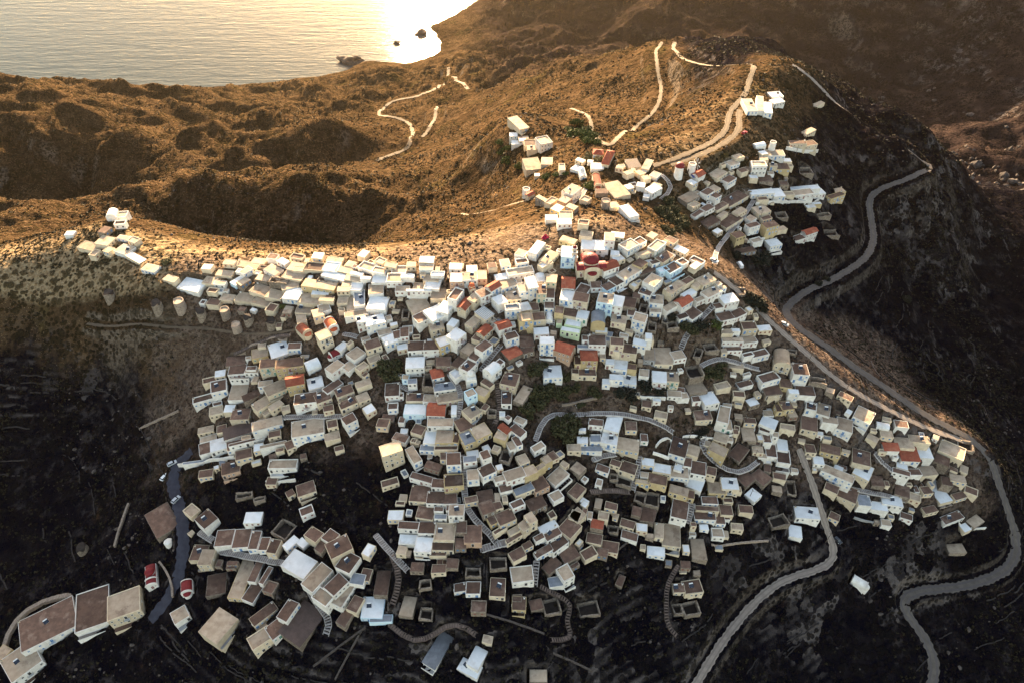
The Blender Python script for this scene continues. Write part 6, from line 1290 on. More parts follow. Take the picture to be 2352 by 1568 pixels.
    nt.links.new(p, wv.inputs[0]); nt.links.new(wsc.outputs[0], wv.inputs[1]); nt.links.new(wv.outputs[0], vc.inputs['Vector'])
    cv = N(nt, 'ShaderNodeSeparateColor'); nt.links.new(vc.outputs['Color'], cv.inputs['Color'])
    blk = math_(nt, 'MULTIPLY', math_(nt, 'MULTIPLY', step_(nt, cv.outputs[0], .35, .95), step_(nt, noise(nt, p, .017, 4), .42, .58)), math_(nt, 'MULTIPLY', dk, step_(nt, nz.outputs['Z'], .90, .72)))
    col = mix(nt, blk, col, mix(nt, fine, (.05, .042, .042), (.17, .14, .125)))
    stp = step_(nt, math_(nt, 'ADD', nz.outputs['Z'], math_(nt, 'MULTIPLY', math_(nt, 'SUBTRACT', med, .5), .35)), .70, .52)
    rock = mix(nt, step_(nt, fine, .35, .65), (.10, .078, .06), (.21, .165, .125))
    col = mix(nt, math_(nt, 'MULTIPLY', stp, math_(nt, 'SUBTRACT', .8, math_(nt, 'MULTIPLY', dk, .45))), col, rock)
    # thorn bushes as specks, deeper black inside the painted shade
    v = N(nt, 'ShaderNodeTexVoronoi'); v.inputs['Scale'].default_value = .42; nt.links.new(p, v.inputs['Vector'])
    sm_ = math_(nt, 'MULTIPLY', step_(nt, v.outputs['Distance'], .50, .34), step_(nt, noise(nt, p, .06, 4), .34, .52))
    v2 = N(nt, 'ShaderNodeTexVoronoi'); v2.inputs['Scale'].default_value = .17; nt.links.new(p, v2.inputs['Vector'])
    sm2 = math_(nt, 'MULTIPLY', step_(nt, v2.outputs['Distance'], .42, .28), step_(nt, noise(nt, p, .03, 3), .40, .55))
    sp_ = math_(nt, 'MULTIPLY', math_(nt, 'MAXIMUM', sm_, sm2), math_(nt, 'SUBTRACT', .85, math_(nt, 'MULTIPLY', vl, .5)))
    col = mix(nt, sp_, col, mix(nt, dk, (.022, .017, .008), (.006, .0055, .006)))
    v3 = N(nt, 'ShaderNodeTexVoronoi'); v3.inputs['Scale'].default_value = .8; nt.links.new(p, v3.inputs['Vector'])
    pb = math_(nt, 'MULTIPLY', math_(nt, 'MULTIPLY', step_(nt, v3.outputs['Distance'], .24, .14), step_(nt, noise(nt, p, .08, 4), .48, .62)), math_(nt, 'SUBTRACT', .7, math_(nt, 'MULTIPLY', dk, .62)))
    col = mix(nt, pb, col, (.30, .20, .115))
    nt.links.new(col, b.inputs['Base Color'])
    b.inputs['Roughness'].default_value = 1.0; b.inputs['Specular IOR Level'].default_value = 0.0
    h = math_(nt, 'ADD', math_(nt, 'MULTIPLY', med, 3.0), fine)
    h = math_(nt, 'ADD', h, math_(nt, 'MULTIPLY', sp_, .8))
    bump(nt, b, h, 1.0, 1.4)
    return m

idx = np.arange(NX * NY).reshape(NX, NY)
quads = np.stack([idx[:-1, :-1], idx[1:, :-1], idx[1:, 1:], idx[:-1, 1:]], -1).reshape(-1, 4)
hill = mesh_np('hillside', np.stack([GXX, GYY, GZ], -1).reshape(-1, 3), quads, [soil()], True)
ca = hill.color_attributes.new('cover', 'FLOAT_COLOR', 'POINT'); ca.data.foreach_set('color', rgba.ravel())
hill.attributes.new('left_hill_tone', 'FLOAT', 'POINT').data.foreach_set('value', left_hill_tone.ravel().astype(np.float32))
tag(link('hillside', hill), kind='structure')

# ------------------------------------------------------------------ sea
def sea_mat():
    m, nt, b = nmat('sea_water')
    p = position(nt)
    b.inputs['Base Color'].default_value = (.035, .05, .055, 1)
    b.inputs['Roughness'].default_value = .11; b.inputs['IOR'].default_value = 1.333; b.inputs['Specular IOR Level'].default_value = .045; b.inputs['Specular Tint'].default_value = (1, .83, .56, 1)
    def layer(sx, sy, rot, det):
        mp = N(nt, 'ShaderNodeMapping'); mp.inputs['Scale'].default_value = (sx, sy, 1); mp.inputs['Rotation'].default_value = (0, 0, rot)
        nt.links.new(p, mp.inputs['Vector']); return noise(nt, mp.outputs['Vector'], 1.0, det, .55)
    h = math_(nt, 'ADD', math_(nt, 'ADD', math_(nt, 'MULTIPLY', layer(.012, .065, .08, 4), 2.0), layer(.05, .16, -.2, 4)), math_(nt, 'MULTIPLY', layer(.03, .30, .05, 5), .7))
    bump(nt, b, h, 1.0, .5)
    return m
sm_b = MB(); sm_b.poly([(-6000, 500, 0), (6000, 500, 0), (6000, 9000, 0), (-6000, 9000, 0)], sea_mat())
tag(sm_b.build('sea'), kind='structure')

# ------------------------------------------------------------------ roads
ROADM = {'d': surface('pale_dirt_road', (.175, .125, .08), (.125, .09, .058), .25, jitter=.05), 'a': surface('worn_asphalt', (.125, .103, .085), (.085, .07, .06), .3, jitter=.05),
         'c': surface('concrete_track', (.30, .24, .195), (.23, .18, .15), .4, jitter=.05), 'k': surface('dark_asphalt', (.045, .045, .06), (.03, .03, .042), .4, jitter=.05)}
RUT = {k: surface('wheel_rut_' + k, tuple(c * .82 for c in v), tuple(c * .7 for c in v), .5, jitter=.02) for k, v in {'d': (.14, .10, .065), 'a': (.12, .10, .095), 'c': (.26, .21, .17), 'k': (.035, .035, .048)}.items()}

def normals2(q):
    t = np.gradient(q[:, :2], axis=0); t /= np.maximum(np.hypot(*t.T), 1e-6)[:, None]
    return np.column_stack([-t[:, 1], t[:, 0]])

for n, m, w, q in road_lines:
    nn = normals2(q); b = MB(); far = .06 if q[:, 1].max() < 420 else .35
    offs = [-.5, -.36, -.18, -.02, .02, .18, .36, .5]
    wob = np.array([1 + .10 * math.sin(i * .37) + .06 * math.sin(i * 1.13 + 1) for i in range(len(q))]) if m == 'd' else np.ones(len(q)) + .02
    for i in range(len(q) - 1):
        for k in range(len(offs) - 1):
            mat = RUT[m] if k in (1, 5) and m != 'k' else ROADM[m]
            P = []
            for (a, o) in ((i, offs[k + 1]), (i, offs[k]), (i + 1, offs[k]), (i + 1, offs[k + 1])):
                e = far - (.04 if abs(o) > .45 else 0); o2 = o * wob[a] + (.07 * math.sin(a * 2.3 + (9 if o > 0 else 0)) + .05 * math.sin(a * .71 + (4 if o > 0 else 0)) if abs(o) > .45 else 0)
                P.append((q[a, 0] + nn[a, 0] * o2 * w, q[a, 1] + nn[a, 1] * o2 * w, q[a, 2] + e))
            b.poly(P, mat)
    tag(b.build(n), kind='structure')

# stepped lanes: every step is a piece of its own, with a painted edge
def step_mesh(k):
    b = MB(); b.box(-.5, .5, -.5, .5, -.5, 0, STEPM[k]); b.box(-.5, .5, -.5, -.30, -.4, .012, NOSE[k]); return b.mesh('step')
STEP = {k: step_mesh(k) for k in 'wp'}
for k, w, q in lane_lines:
    root = empty('stepped_lane', tuple(q[0])); tag(root, kind='structure'); nn = normals2(q)
    n_st = 0
    for i in range(0, len(q) - 1):
        n_st += 1
        a = math.atan2(nn[i, 1], nn[i, 0]) - math.pi
        up = q[min(i + 1, len(q) - 1), 2] >= q[max(i - 1, 0), 2]
        link('step', STEP[k], root, (q[i, 0] - q[0, 0], q[i, 1] - q[0, 1], q[i, 2] - q[0, 2] + .10), (0, 0, a if up else a + math.pi), (w * random.uniform(.92, 1.08), .98, 1))
    kb = MB()
    for s in (-1, 1):
        for i in range(len(q) - 1):
            A0 = q[i, :2] + nn[i] * s * (w / 2); A1 = q[i, :2] + nn[i] * s * (w / 2 + .22); B0 = q[i + 1, :2] + nn[i + 1] * s * (w / 2); B1 = q[i + 1, :2] + nn[i + 1] * s * (w / 2 + .22)
            z0, z1 = q[i, 2], q[i + 1, 2]; c = [A0, B0, B1, A1] if s < 0 else [A0, A1, B1, B0]
            zz = [z0, z1, z1, z0] if s < 0 else [z0, z0, z1, z1]
            kb.prism([(*p, z - .6) for p, z in zip(c, zz)], [(*p, z + .28) for p, z in zip(c, zz)], NOSE[k])
    kb.build('kerb', root, loc=tuple(-q[0]))

# ------------------------------------------------------------------ houses
def foot(w, d, j=.1):
    u = random.uniform
    return [(-w / 2 + u(-j, j), u(-j, j) * .3), (w / 2 + u(-j, j), u(-j, j) * .3), (w / 2 + u(-j, j) * 2, d + u(-j, j) * 2), (-w / 2 + u(-j, j) * 2, d + u(-j, j) * 2)]

def inset(c, e):
    cx = sum(p[0] for p in c) / 4; cy = sum(p[1] for p in c) / 4
    return [(p[0] - math.copysign(min(e, abs(p[0] - cx) * .9), p[0] - cx), p[1] - math.copysign(min(e, abs(p[1] - cy) * .9), p[1] - cy)) for p in c]

def at(c, z): return [(p[0], p[1], z) for p in c]

def volume(row):
    """shapes of one house block: list of (part name, MB)"""
    x, y, base, rot, w, d, H, roof, wall, fl = row
    wm = WALLM[wall]; kind, mod = roof[0], roof[1:2]
    rm = ROOFM[kind] if kind in ROOFM else ROOFM['b']
    c = foot(w, d); out = []
    W = MB(); W.prism(at(c, -4.0), at(c, H), wm)
    Rf = MB()
    if mod == 'p':
        Pp = MB(); i_ = inset(c, .28); hp = random.uniform(.35, .6)
        for a in range(4):
            b = (a + 1) % 4; q = [c[a], c[b], i_[b], i_[a]]
            Pp.prism(at(q, H + .003), at(q, H + hp), wm)
        i2 = inset(c, .285); Rf.prism(at(i2, H - .2), at(i2, H + .07), rm)
        out += [('parapet', Pp)]
    elif mod in ('g', 'h') or (mod == 'f'):
        o = [(p[0] + math.copysign(.22, p[0]), p[1] + (.22 if p[1] > d / 2 else -.22)) for p in c]
        hr = (.13 if mod == 'f' else .25) * d; th = .16
        if mod == 'f':
            zt = [H + .02, H + .02, H + .02 + hr, H + .02 + hr]
            W.poly([(c[1][0], c[1][1], H), (c[2][0], c[2][1], H), (c[2][0], c[2][1], H + hr)], wm); W.poly([(c[3][0], c[3][1], H), (c[0][0], c[0][1], H), (c[3][0], c[3][1], H + hr)], wm)
            W.poly([(c[2][0], c[2][1], H), (c[3][0], c[3][1], H), (c[3][0], c[3][1], H + hr), (c[2][0], c[2][1], H + hr)], wm)
            Rf.prism([(*p, z) for p, z in zip(o, zt)], [(*p, z + th) for p, z in zip(o, zt)], rm, None, True)
        else:
            if mod == 'g': r0 = (o[0][0], d / 2); r1 = (o[1][0], d / 2)
            else:
                e = min(d / 2, w * .35); r0 = (o[0][0] + e, d / 2); r1 = (o[1][0] - e, d / 2)
            for zz in (0, th):
                A, B, C_, D_ = [(*p, H + zz) for p in o]; P0 = (*r0, H + hr + zz); P1 = (*r1, H + hr + zz)
                if zz:
                    Rf.poly([A, B, P1, P0], rm); Rf.poly([C_, D_, P0, P1], rm)
                    if mod == 'h': Rf.poly([B, C_, P1], rm); Rf.poly([D_, A, P0], rm)
                else:
                    Rf.poly([P0, P1, B, A], rm); Rf.poly([P1, P0, D_, C_], rm)
            for a in range(4):
                b = (a + 1) % 4; Rf.poly([(*o[a], H), (*o[b], H), (*o[b], H + th), (*o[a], H + th)], rm)
            if mod == 'g':
                hg = hr * .97
                W.poly([(c[1][0], c[1][1], H), (c[2][0], c[2][1], H), (c[1][0], d / 2, H + hg)], wm); W.poly([(c[3][0], c[3][1], H), (c[0][0], c[0][1], H), (c[0][0], d / 2, H + hg)], wm)
                for s, cc in ((0, c[0][0]), (1, c[1][0])):   # raised white gable copings
                    pass
            # ridge and tile courses
            n = max(3, int(w / .9))
            for k in range(n + 1):
                t = k / n; xx = o[0][0] + (o[1][0] - o[0][0]) * t
                if mod == 'h' and (xx < r0[0] or xx > r1[0]): continue
                for (ya, yb) in ((o[0][1], d / 2), (o[2][1], d / 2)):
                    s = 1 if yb > ya else -1
                    q = [(xx - .06, ya), (xx + .06, ya), (xx + .06, yb), (xx - .06, yb)] if s > 0 else [(xx + .06, ya), (xx - .06, ya), (xx - .06, yb), (xx + .06, yb)]
                    zz = [H + th, H + th, H + hr + th, H + hr + th]
                    Rf.prism([(*p, z - .02) for p, z in zip(q, zz)], [(*p, z + .05) for p, z in zip(q, zz)], rm)
    elif mod == 'v':
        n = 8; along = w > d; rise = .32 * min(w, d); half = (d if along else w) / 2 - .05
        pr = [(-half * math.cos(math.pi * k / n), rise * math.sin(math.pi * k / n)) for k in range(n + 1)]
        L = (-w / 2 + .05, w / 2 - .05) if along else (.05, d - .05)
        P = lambda l, k: (l, pr[k][0] + d / 2, H + pr[k][1]) if along else (-pr[k][0], l, H + pr[k][1])
        for k in range(n): Rf.poly([P(L[0], k), P(L[0], k + 1), P(L[1], k + 1), P(L[1], k)][::1 if not along else -1], rm)
        for l in L: Rf.poly([P(l, k) for k in range(n + 1)], wm)
    elif kind in 'mMG':
        o = [(p[0] + math.copysign(.15, p[0]), p[1] + (.15 if p[1] > d / 2 else -.35)) for p in c]
        zt = [H + .25, H + .25, H + .25 + .06 * d, H + .25 + .06 * d]
        Rf.prism([(*p, z) for p, z in zip(o, zt)], [(*p, z + .08) for p, z in zip(o, zt)], rm, None, True)
        n = max(4, int(w / .75))
        for k in range(n):
            t = (k + .5) / n; a = [o[0][i] + (o[1][i] - o[0][i]) * t for i in (0, 1)]; b = [o[3][i] + (o[2][i] - o[3][i]) * t for i in (0, 1)]
            q = [(a[0] - .1, a[1]), (a[0] + .1, a[1]), (b[0] + .1, b[1]), (b[0] - .1, b[1])]
            Rf.prism([(*p, z + .06) for p, z in zip(q, zt)], [(*p, z + .17) for p, z in zip(q, zt)], WALLM['g'] if kind == 'M' else rm)
    else:
        i_ = inset(c, random.uniform(.10, .2)); e = random.uniform(.03, .09)
        Rf.prism(at(i_, H - .2), at(i_, H + e), rm)
        if wall != 's' and random.random() < .6:     # low plastered rim
            rim = MB(); j_ = inset(c, .15)
            for a in range(4):
                b = (a + 1) % 4; q = [c[a], c[b], j_[b], j_[a]]
                rim.prism(at(q, H + .003), at(q, H + .14), wm)
            i_ = inset(c, .155)
            Rf = MB(); Rf.prism(at(i_, H - .2), at(i_, H + .06), rm)
            out.append(('rim', rim))
    return [('wall', W), ('roof', Rf)] + out

def win_mesh(k, w, h, door=False):
    b = MB(); t = .09
    b.box(-w / 2, w / 2, -.02, .05, 0, h, SHUT[k])
    b.box(-w / 2 - t, -w / 2, -.07, .05, 0, h + t, FRAME); b.box(w / 2, w / 2 + t, -.07, .05, 0, h + t, FRAME)
    b.box(-w / 2 - .002, w / 2 + .002, -.068, .05, h, h + t, FRAME)
    if not door: b.box(-w / 2 - t, w / 2 + t, -.10, .05, -t, -.002, FRAME)
    if k != 'K': b.box(-.03, .03, -.045, .04, .002, h - .002, FRAME)
    return b.mesh('door' if door else 'window')
WIN = {k: [win_mesh(k, .72, .95), win_mesh(k, .58, .65)] for k in SHUT}
DOOR = {k: win_mesh(k, 1.0, 2.05, True) for k in SHUT}
def bal_mesh(m):
    b = MB(); b.box(-1.1, 1.1, -1.0, -.01, -.15, 0, FRAME)
    for x in np.linspace(-1.07, 1.07, 12): b.box(x - .02, x + .02, -.99, -.95, 0, .9, m)
    b.box(-1.1, 1.1, -1.0, -.94, .9, .97, m)
    for s in (-1.08, 1.08): b.box(s - .03, s + .03, -.93, -.02, .85, .93, m)
    return b.mesh('balcony')
BAL = {k: bal_mesh(SHUT[k]) for k in SHUT}
def chim_mesh(m):
    b = MB(); b.box(-.25, .25, -.25, .25, -.1, .8, m); b.box(-.33, .33, -.33, .33, .8, .9, m); b.box(-.16, .16, -.16, .16, .9, 1.1, SHUT['K']); return b.mesh('chimney')
CHIM = [chim_mesh(WALLM['w']), chim_mesh(WALLM['c'])]
def heater_mesh():
    b = MB()
    b.prism([(-.95, -.7, .12), (.95, -.7, .12), (.95, .6, .85), (-.95, .6, .85)], [(-.95, -.74, .2), (.95, -.74, .2), (.95, .56, .93), (-.95, .56, .93)], METAL, PANEL, True)
    for s in (-.85, .85): b.box(s - .03, s + .03, .5, .56, 0, .85, METAL)
    b.box(-.03, .03, -.74, .0, .2, .24, METAL)
    n = 8; r = .27
    for k in range(n):
        a0, a1 = 2 * math.pi * k / n, 2 * math.pi * (k + 1) / n
        b.poly([(-.8, .75 + r * math.cos(a0), 1.0 + r * math.sin(a0)), (-.8, .75 + r * math.cos(a1), 1.0 + r * math.sin(a1)), (.8, .75 + r * math.cos(a1), 1.0 + r * math.sin(a1)), (.8, .75 + r * math.cos(a0), 1.0 + r * math.sin(a0))], METAL)
    for s in (-.8, .8): b.poly([(s, .75 + r * math.cos(2 * math.pi * k / n), 1.0 + r * math.sin(2 * math.pi * k / n)) for k in range(n)], METAL)
    return b.mesh('solar_heater')
HEAT = heater_mesh()

def openings(root, row, M):
    """doors, windows and balconies on the front wall, a window on each side wall"""
    x, y, base, rot, w, d, H, roof, wall, fl = row
    if not fl: return
    rz = M.to_euler().z
    def put(name, me, px, py, pz, r=0): link(name, me, root, M @ Vector((px, py, pz)), (0, 0, rz + r))
    n = max(1, min(5, int(w / 1.9))); rows = 1 if H < 4.4 else (2 if H < 7.2 else 3)
    xs = [(-w / 2) + w * (k + .5) / n for k in range(n)]
    door_k = random.randrange(n)
    for s in range(rows):
        top = H - .75 - s * 2.75
        last = s == rows - 1
        for k in range(n):
            if last and k == door_k and top > 1.6:
                put('door', DOOR[fl], xs[k], -.03, max(top - 2.05, 0.0))
            elif not last and n % 2 == 1 and k == n // 2 and w > 4.5:
                put('door', DOOR[fl], xs[k], -.03, top - 1.95); put('balcony', BAL[fl], xs[k], -.03, top - 2.0)
            elif random.random() < .8:
                me = WIN[fl][0 if w / n > 1.9 else 1]; put('window', me, xs[k], -.03, top - (1.05 if w / n > 1.9 else .8))
    if d > 3.2:
        for sd_ in (-1, 1):
            if random.random() < .75: put('window', WIN[fl][1], sd_ * (w / 2 + .05), d * random.uniform(.35, .65), H - 1.5, sd_ * math.pi / 2)

def make_house(name, cat, group, label, vols):
    r0 = vols[0]; root = empty(name, (r0[0], r0[1], r0[2]), R(r0[3])); tag(root, label, cat, group)
    inv = (Matrix.Translation((r0[0], r0[1], r0[2])) @ Matrix.Rotation(R(r0[3]), 4, 'Z')).inverted()
    for i, row in enumerate(vols):
        M = inv @ Matrix.Translation((row[0], row[1], row[2])) @ Matrix.Rotation(R(row[3]), 4, 'Z')
        for pn, mb in volume(row):
            mb.build(pn, root, loc=M.to_translation(), rot=(0, 0, M.to_euler().z))
        openings(root, row, M)
        w, d, H, roof = row[4:8]
        rz = M.to_euler().z
        if roof[1:2] in ('', 'p') and roof[0] in 'btwg' and name == 'house':
            if random.random() < .5 and d > 3: link('chimney', random.choice(CHIM), root, M @ Vector((random.choice((-1, 1)) * (w / 2 - .7), d - .8, H + .05)), (0, 0, rz))
            if random.random() < .26 and w > 4.2 and d > 3.6: link('solar_heater', HEAT, root, M @ Vector((random.uniform(-w / 4, w / 4), d * .55, H + .08)), (0, 0, rz + random.uniform(-.4, .4)))
    row = vols[0]
    if name == 'house' and row[4] > 3.2:          # paved terrace with a low wall in front of the door
        dp = random.choice((1.6, 2.0, 2.6)); c, s = math.cos(R(row[3])), math.sin(R(row[3]))
        for dd in (dp, 1.1):
            pts = [(row[0] + c * u * row[4] + s * v, row[1] + s * u * row[4] - c * v) for u in (-.45, -.2, 0, .2, .45) for v in (.5, dd * .6, dd)]
            if not any(blocked(*p) for p in pts):
                w = row[4] * random.uniform(.85, 1.0) / 2; zt = max(-1.2, min(.25, ground(row[0] + s * dd * .5, row[1] - c * dd * .5) - row[2] + .1))
                t = MB(); t.box(-w, w, -dd, -.06, -5, zt, WALLM[row[8]], random.choice(PAVE)); t.build('terrace', root)
                if random.random() < .75:
                    g = MB(); hh = random.uniform(.5, .9); g.prism(at([(-w, -dd), (w, -dd), (w, -dd + .2), (-w, -dd + .2)], zt + .002), at([(-w, -dd), (w, -dd), (w, -dd + .2), (-w, -dd + .2)], zt + hh), WALLM[row[8]])
                    e = random.choice((-1, 1)) * (w - .1); g.prism(at([(e - .1, -dd + .202), (e + .1, -dd + .202), (e + .1, -.07), (e - .1, -.07)], zt + .002), at([(e - .1, -dd + .202), (e + .1, -dd + .202), (e + .1, -.07), (e - .1, -.07)], zt + hh), WALLM[row[8]])
                    tag(g.build('terrace_wall', root))
                break
    return root

PAVE = [STEPM['w'], ROOFM['t'], WALLM['g'], ROOFM['b'], ROOFM['w']]

for lab, vols in HOUSES: make_house('house', 'house', 'flat-roofed houses stepping down the hillside', lab, vols)
for lab, vols in HUTS: make_house('stone_hut', 'stone hut', 'bare stone huts among the houses', lab, vols)
allsmall = MB()
for row in SMALL + INFILL:
    M = Matrix.Translation((row[0], row[1], row[2])) @ Matrix.Rotation(R(row[3]), 4, 'Z')
    for pn, mb in volume(row): allsmall.add(mb, M)
    w, d, H, fl = row[4], row[5], row[6], row[9]
    if fl:
        for k in range(max(1, int(w / 2))):
            xx = -w / 2 + w * (k + .5) / max(1, int(w / 2)); o = MB(); o.box(xx - .4, xx + .4, -.06, .02, H - 1.7, H - .75, SHUT[fl]); allsmall.add(o, M)
tag(allsmall.build('smaller_houses'), 'smallest flat-roofed houses filling the gaps between the larger ones', 'houses', kind='stuff')

# roofless ruins
for lab, row in RUINS:
    x, y, base, rot, w, d, H = row[:7]
    root = empty('ruined_house', (x, y, base), R(rot)); tag(root, lab, 'ruin', 'roofless ruins')
    c = foot(w, d, .2); i_ = inset(c, .55)
    for a in range(4):
        b = (a + 1) % 4; m = MB(); n = max(2, int(math.hypot(c[b][0] - c[a][0], c[b][1] - c[a][1]) / .8)); prev = H * random.uniform(.7, 1)
        for k in range(n):
            L_ = lambda P, Q, t: (P[0] + (Q[0] - P[0]) * t, P[1] + (Q[1] - P[1]) * t)
            q = [L_(c[a], c[b], k / n), L_(c[a], c[b], (k + 1) / n), L_(i_[a], i_[b], (k + 1) / n), L_(i_[a], i_[b], k / n)]
            nx_ = min(max(prev + random.uniform(-.35, .35), H * .45), H * 1.05)
            m.prism(at(q, -4), [(*q[0], prev), (*q[1], nx_), (*q[2], nx_), (*q[3], prev)], WALLM['s']); prev = nx_
        m.build('wall', root)
    fl_ = MB(); fl_.poly(at(inset(c, .5), .05), DARKIN); fl_.build('rubble_floor', root)

# ------------------------------------------------------------------ domed churches, vaulted chapels, mills
CM = {'d': DARKRED, 'o': ORANGE, 'w': WALLM['w'], 'l': PALEBLUE, 'k': ROOFM['r'], 'b': ROOFM['r'], 't': ROOFM['t'], 'r': DARKRED}
def dome(b, cx, cy, z, r, m, hgt=1.0, seg=16, rings=5, lobes=0):
    P = lambda i, j: (cx + r * math.cos(math.pi / 2 * i / rings) * math.cos(2 * math.pi * j / seg), cy + r * math.cos(math.pi / 2 * i / rings) * math.sin(2 * math.pi * j / seg), z + hgt * r * math.sin(math.pi / 2 * i / rings))
    for i in range(rings):
        for j in range(seg):
            q = [P(i, j), P(i, j + 1), P(i + 1, j + 1), P(i + 1, j)]
            b.poly(q if i < rings - 1 else q[:3], m)
def cyl(b, cx, cy, z0, z1, r0, r1, m, seg=16, top=None):
    c0 = [(cx + r0 * math.cos(2 * math.pi * j / seg), cy + r0 * math.sin(2 * math.pi * j / seg), z0) for j in range(seg)]
    c1 = [(cx + r1 * math.cos(2 * math.pi * j / seg), cy + r1 * math.sin(2 * math.pi * j / seg), z1) for j in range(seg)]
    b.prism(c0, c1, m, top)
def barrel(b, w, y0, y1, z, rise, m, wm, n=10, x0=0.0, cross=False):
    P = lambda t, k: ((x0 - w / 2 * math.cos(math.pi * k / n), t) if not cross else (t, x0 - w / 2 * math.cos(math.pi * k / n)))
    for k in range(n):
        a0, a1 = z + rise * math.sin(math.pi * k / n), z + rise * math.sin(math.pi * (k + 1) / n)
        b.poly([(*P(y0, k), a0), (*P(y0, k + 1), a1), (*P(y1, k + 1), a1), (*P(y1, k), a0)], m)
    for t in (y0, y1): b.poly([(*P(t, k), z + rise * math.sin(math.pi * k / n)) for k in range(n + 1)], wm)

for f, bk, w, H, dr, rc, wc, lab in CHURCHES:
    g = BASE[f]; L = math.hypot(bk[0] - f[0], bk[1] - f[1]); rot = math.atan2(bk[1] - f[1], bk[0] - f[0]) - math.pi / 2
    root = empty('domed_church', (f[0], f[1], g), rot); tag(root, lab, 'church', 'domed churches and chapels')
    rm, wm = CM[rc], WALLM[wc]
    if dr > 3:
        L = max(L, 13.0)
        arm = 13.5; ay = L * .42
        b = MB(); b.box(-w / 2, w / 2, 1.5, L, -4, H, wm); b.box(-arm / 2, arm / 2, ay - 2.6, ay + 2.6, -4, H - .8, wm); b.build('wall', root)
        ap = MB(); cyl(ap, 0, 1.6, -4, H - 1.6, 2.3, 2.3, wm); dome(ap, 0, 1.6, H - 1.6, 2.3, rm, .45); ap.build('apse', root)
        r_ = MB(); barrel(r_, w + .3, 1.3, L + .2, H, 1.9, rm, wm); r_.build('roof', root)
        r2 = MB(); barrel(r2, 5.6, -arm / 2 - .2, arm / 2 + .2, H - .8, 1.6, rm, wm, x0=ay, cross=True); r2.build('roof', root)
        dm = MB(); cyl(dm, 0, ay + .4, H, H + 2.6, dr, dr, wm); dm.build('drum', root)
        d2 = MB(); dome(d2, 0, ay + .4, H + 2.6, dr * 1.1, rm, .85); cyl(d2, 0, ay + .4, H + 2.6 + dr * .9, H + 2.6 + dr * 1.25, .1, .06, FRAME); d2.build('dome', root)
        for k in range(8):
            a = math.pi * (k + .5) / 4
            link('window', WIN['K'][1], root, (dr * 1.01 * math.cos(a), ay + .4 + dr * 1.01 * math.sin(a), H + .9), (0, 0, a + math.pi / 2))
        tw = MB(); bx, by = -arm / 2 - .3, L - 2.0
        for k, (s, h0, h1) in enumerate(((1.5, -4, 6.0), (1.25, 6.0, 8.6), (1.0, 8.6, 10.8))):
            tw.box(bx - s, bx + s, by - s, by + s, h0, h1, wm); tw.box(bx - s - .12, bx + s + .12, by - s - .12, by + s + .12, h1, h1 + .2, FRAME)
        to = tw.build('bell_tower', root)
        dk = MB(); dome(dk, bx, by, 11.0, 1.0, rm, 1.0, 10, 4); dk.build('tower_dome', to)
        for z_ in (6.6, 3.2, 8.9):
            link('opening', WIN['K'][0], to, (bx, by - (1.52 if z_ < 6 else 1.27 if z_ < 8.6 else 1.02), z_))
        for s in (-1, 1): link('window', WIN['K'][1], root, (s * (arm / 2 - 1.6), ay - 2.63, H - 2.6))
        link('door', DOOR['R'], root, (-arm / 2 + 2.0, ay - 2.63, 0))
    else:
        b = MB(); b.box(-w / 2, w / 2, 0, L, -4, H, wm); b.build('wall', root)
        r_ = MB(); barrel(r_, w * .92, .15, L * .98, H, w * .25, rm if rc in 'do' else wm, wm); r_.build('roof', root)
        if rc == 'd':
            for t in (-.1, L * .28):
                gb = MB(); barrel(gb, w * 1.1, t, t + .3, H, w * .42, wm, wm); gb.build('gable', root)
        dm = MB(); cyl(dm, 0, L * .58, H, H + 1.3, dr, dr, wm); dm.build('drum', root)
        d2 = MB(); dome(d2, 0, L * .58, H + 1.3, dr * 1.06, rm, .9); d2.build('dome', root)
        k = 'B' if rc in 'wl' else 'R'
        link('door', DOOR[k], root, (0, -.03, 0)); link('window', WIN[k][1], root, (w * .3, -.03, 1.2)); link('window', WIN[k][0], root, (w / 2 + .03, L * .4, 1.2), (0, 0, math.pi / 2))

for f, bk, w, H, rc, wc, lab in CHAPELS:
    g = BASE[f]; L = math.hypot(bk[0] - f[0], bk[1] - f[1]); rot = math.atan2(bk[1] - f[1], bk[0] - f[0]) - math.pi / 2
    root = empty('vaulted_chapel', (f[0], f[1], g), rot); tag(root, lab, 'chapel', 'barrel-vaulted chapels'); rm, wm = CM[rc], WALLM[wc]
    b = MB(); b.box(-w / 2, w / 2, w * .35, L, -4, H, wm); b.build('wall', root)
    r_ = MB(); barrel(r_, w * .94, w * .35 + .25, L - .25, H, w * .36, rm, wm); r_.build('roof', root)
    for t in (w * .35, L - .24):
        gb = MB(); barrel(gb, w, t, t + .24, H, w * .44, wm, wm); gb.build('gable', root)
    ap = MB(); cyl(ap, 0, w * .36, -4, H - .5, w * .36, w * .36, wm); dome(ap, 0, w * .36, H - .5, w * .36, rm, .6, 16, 4); ap.build('apse', root)
    link('door', DOOR['R'], root, (0, L + .03, 0), (0, 0, math.pi)); link('window', WIN['K'][1], root, (w / 2 + .03, L * .6, 1.2), (0, 0, math.pi / 2))

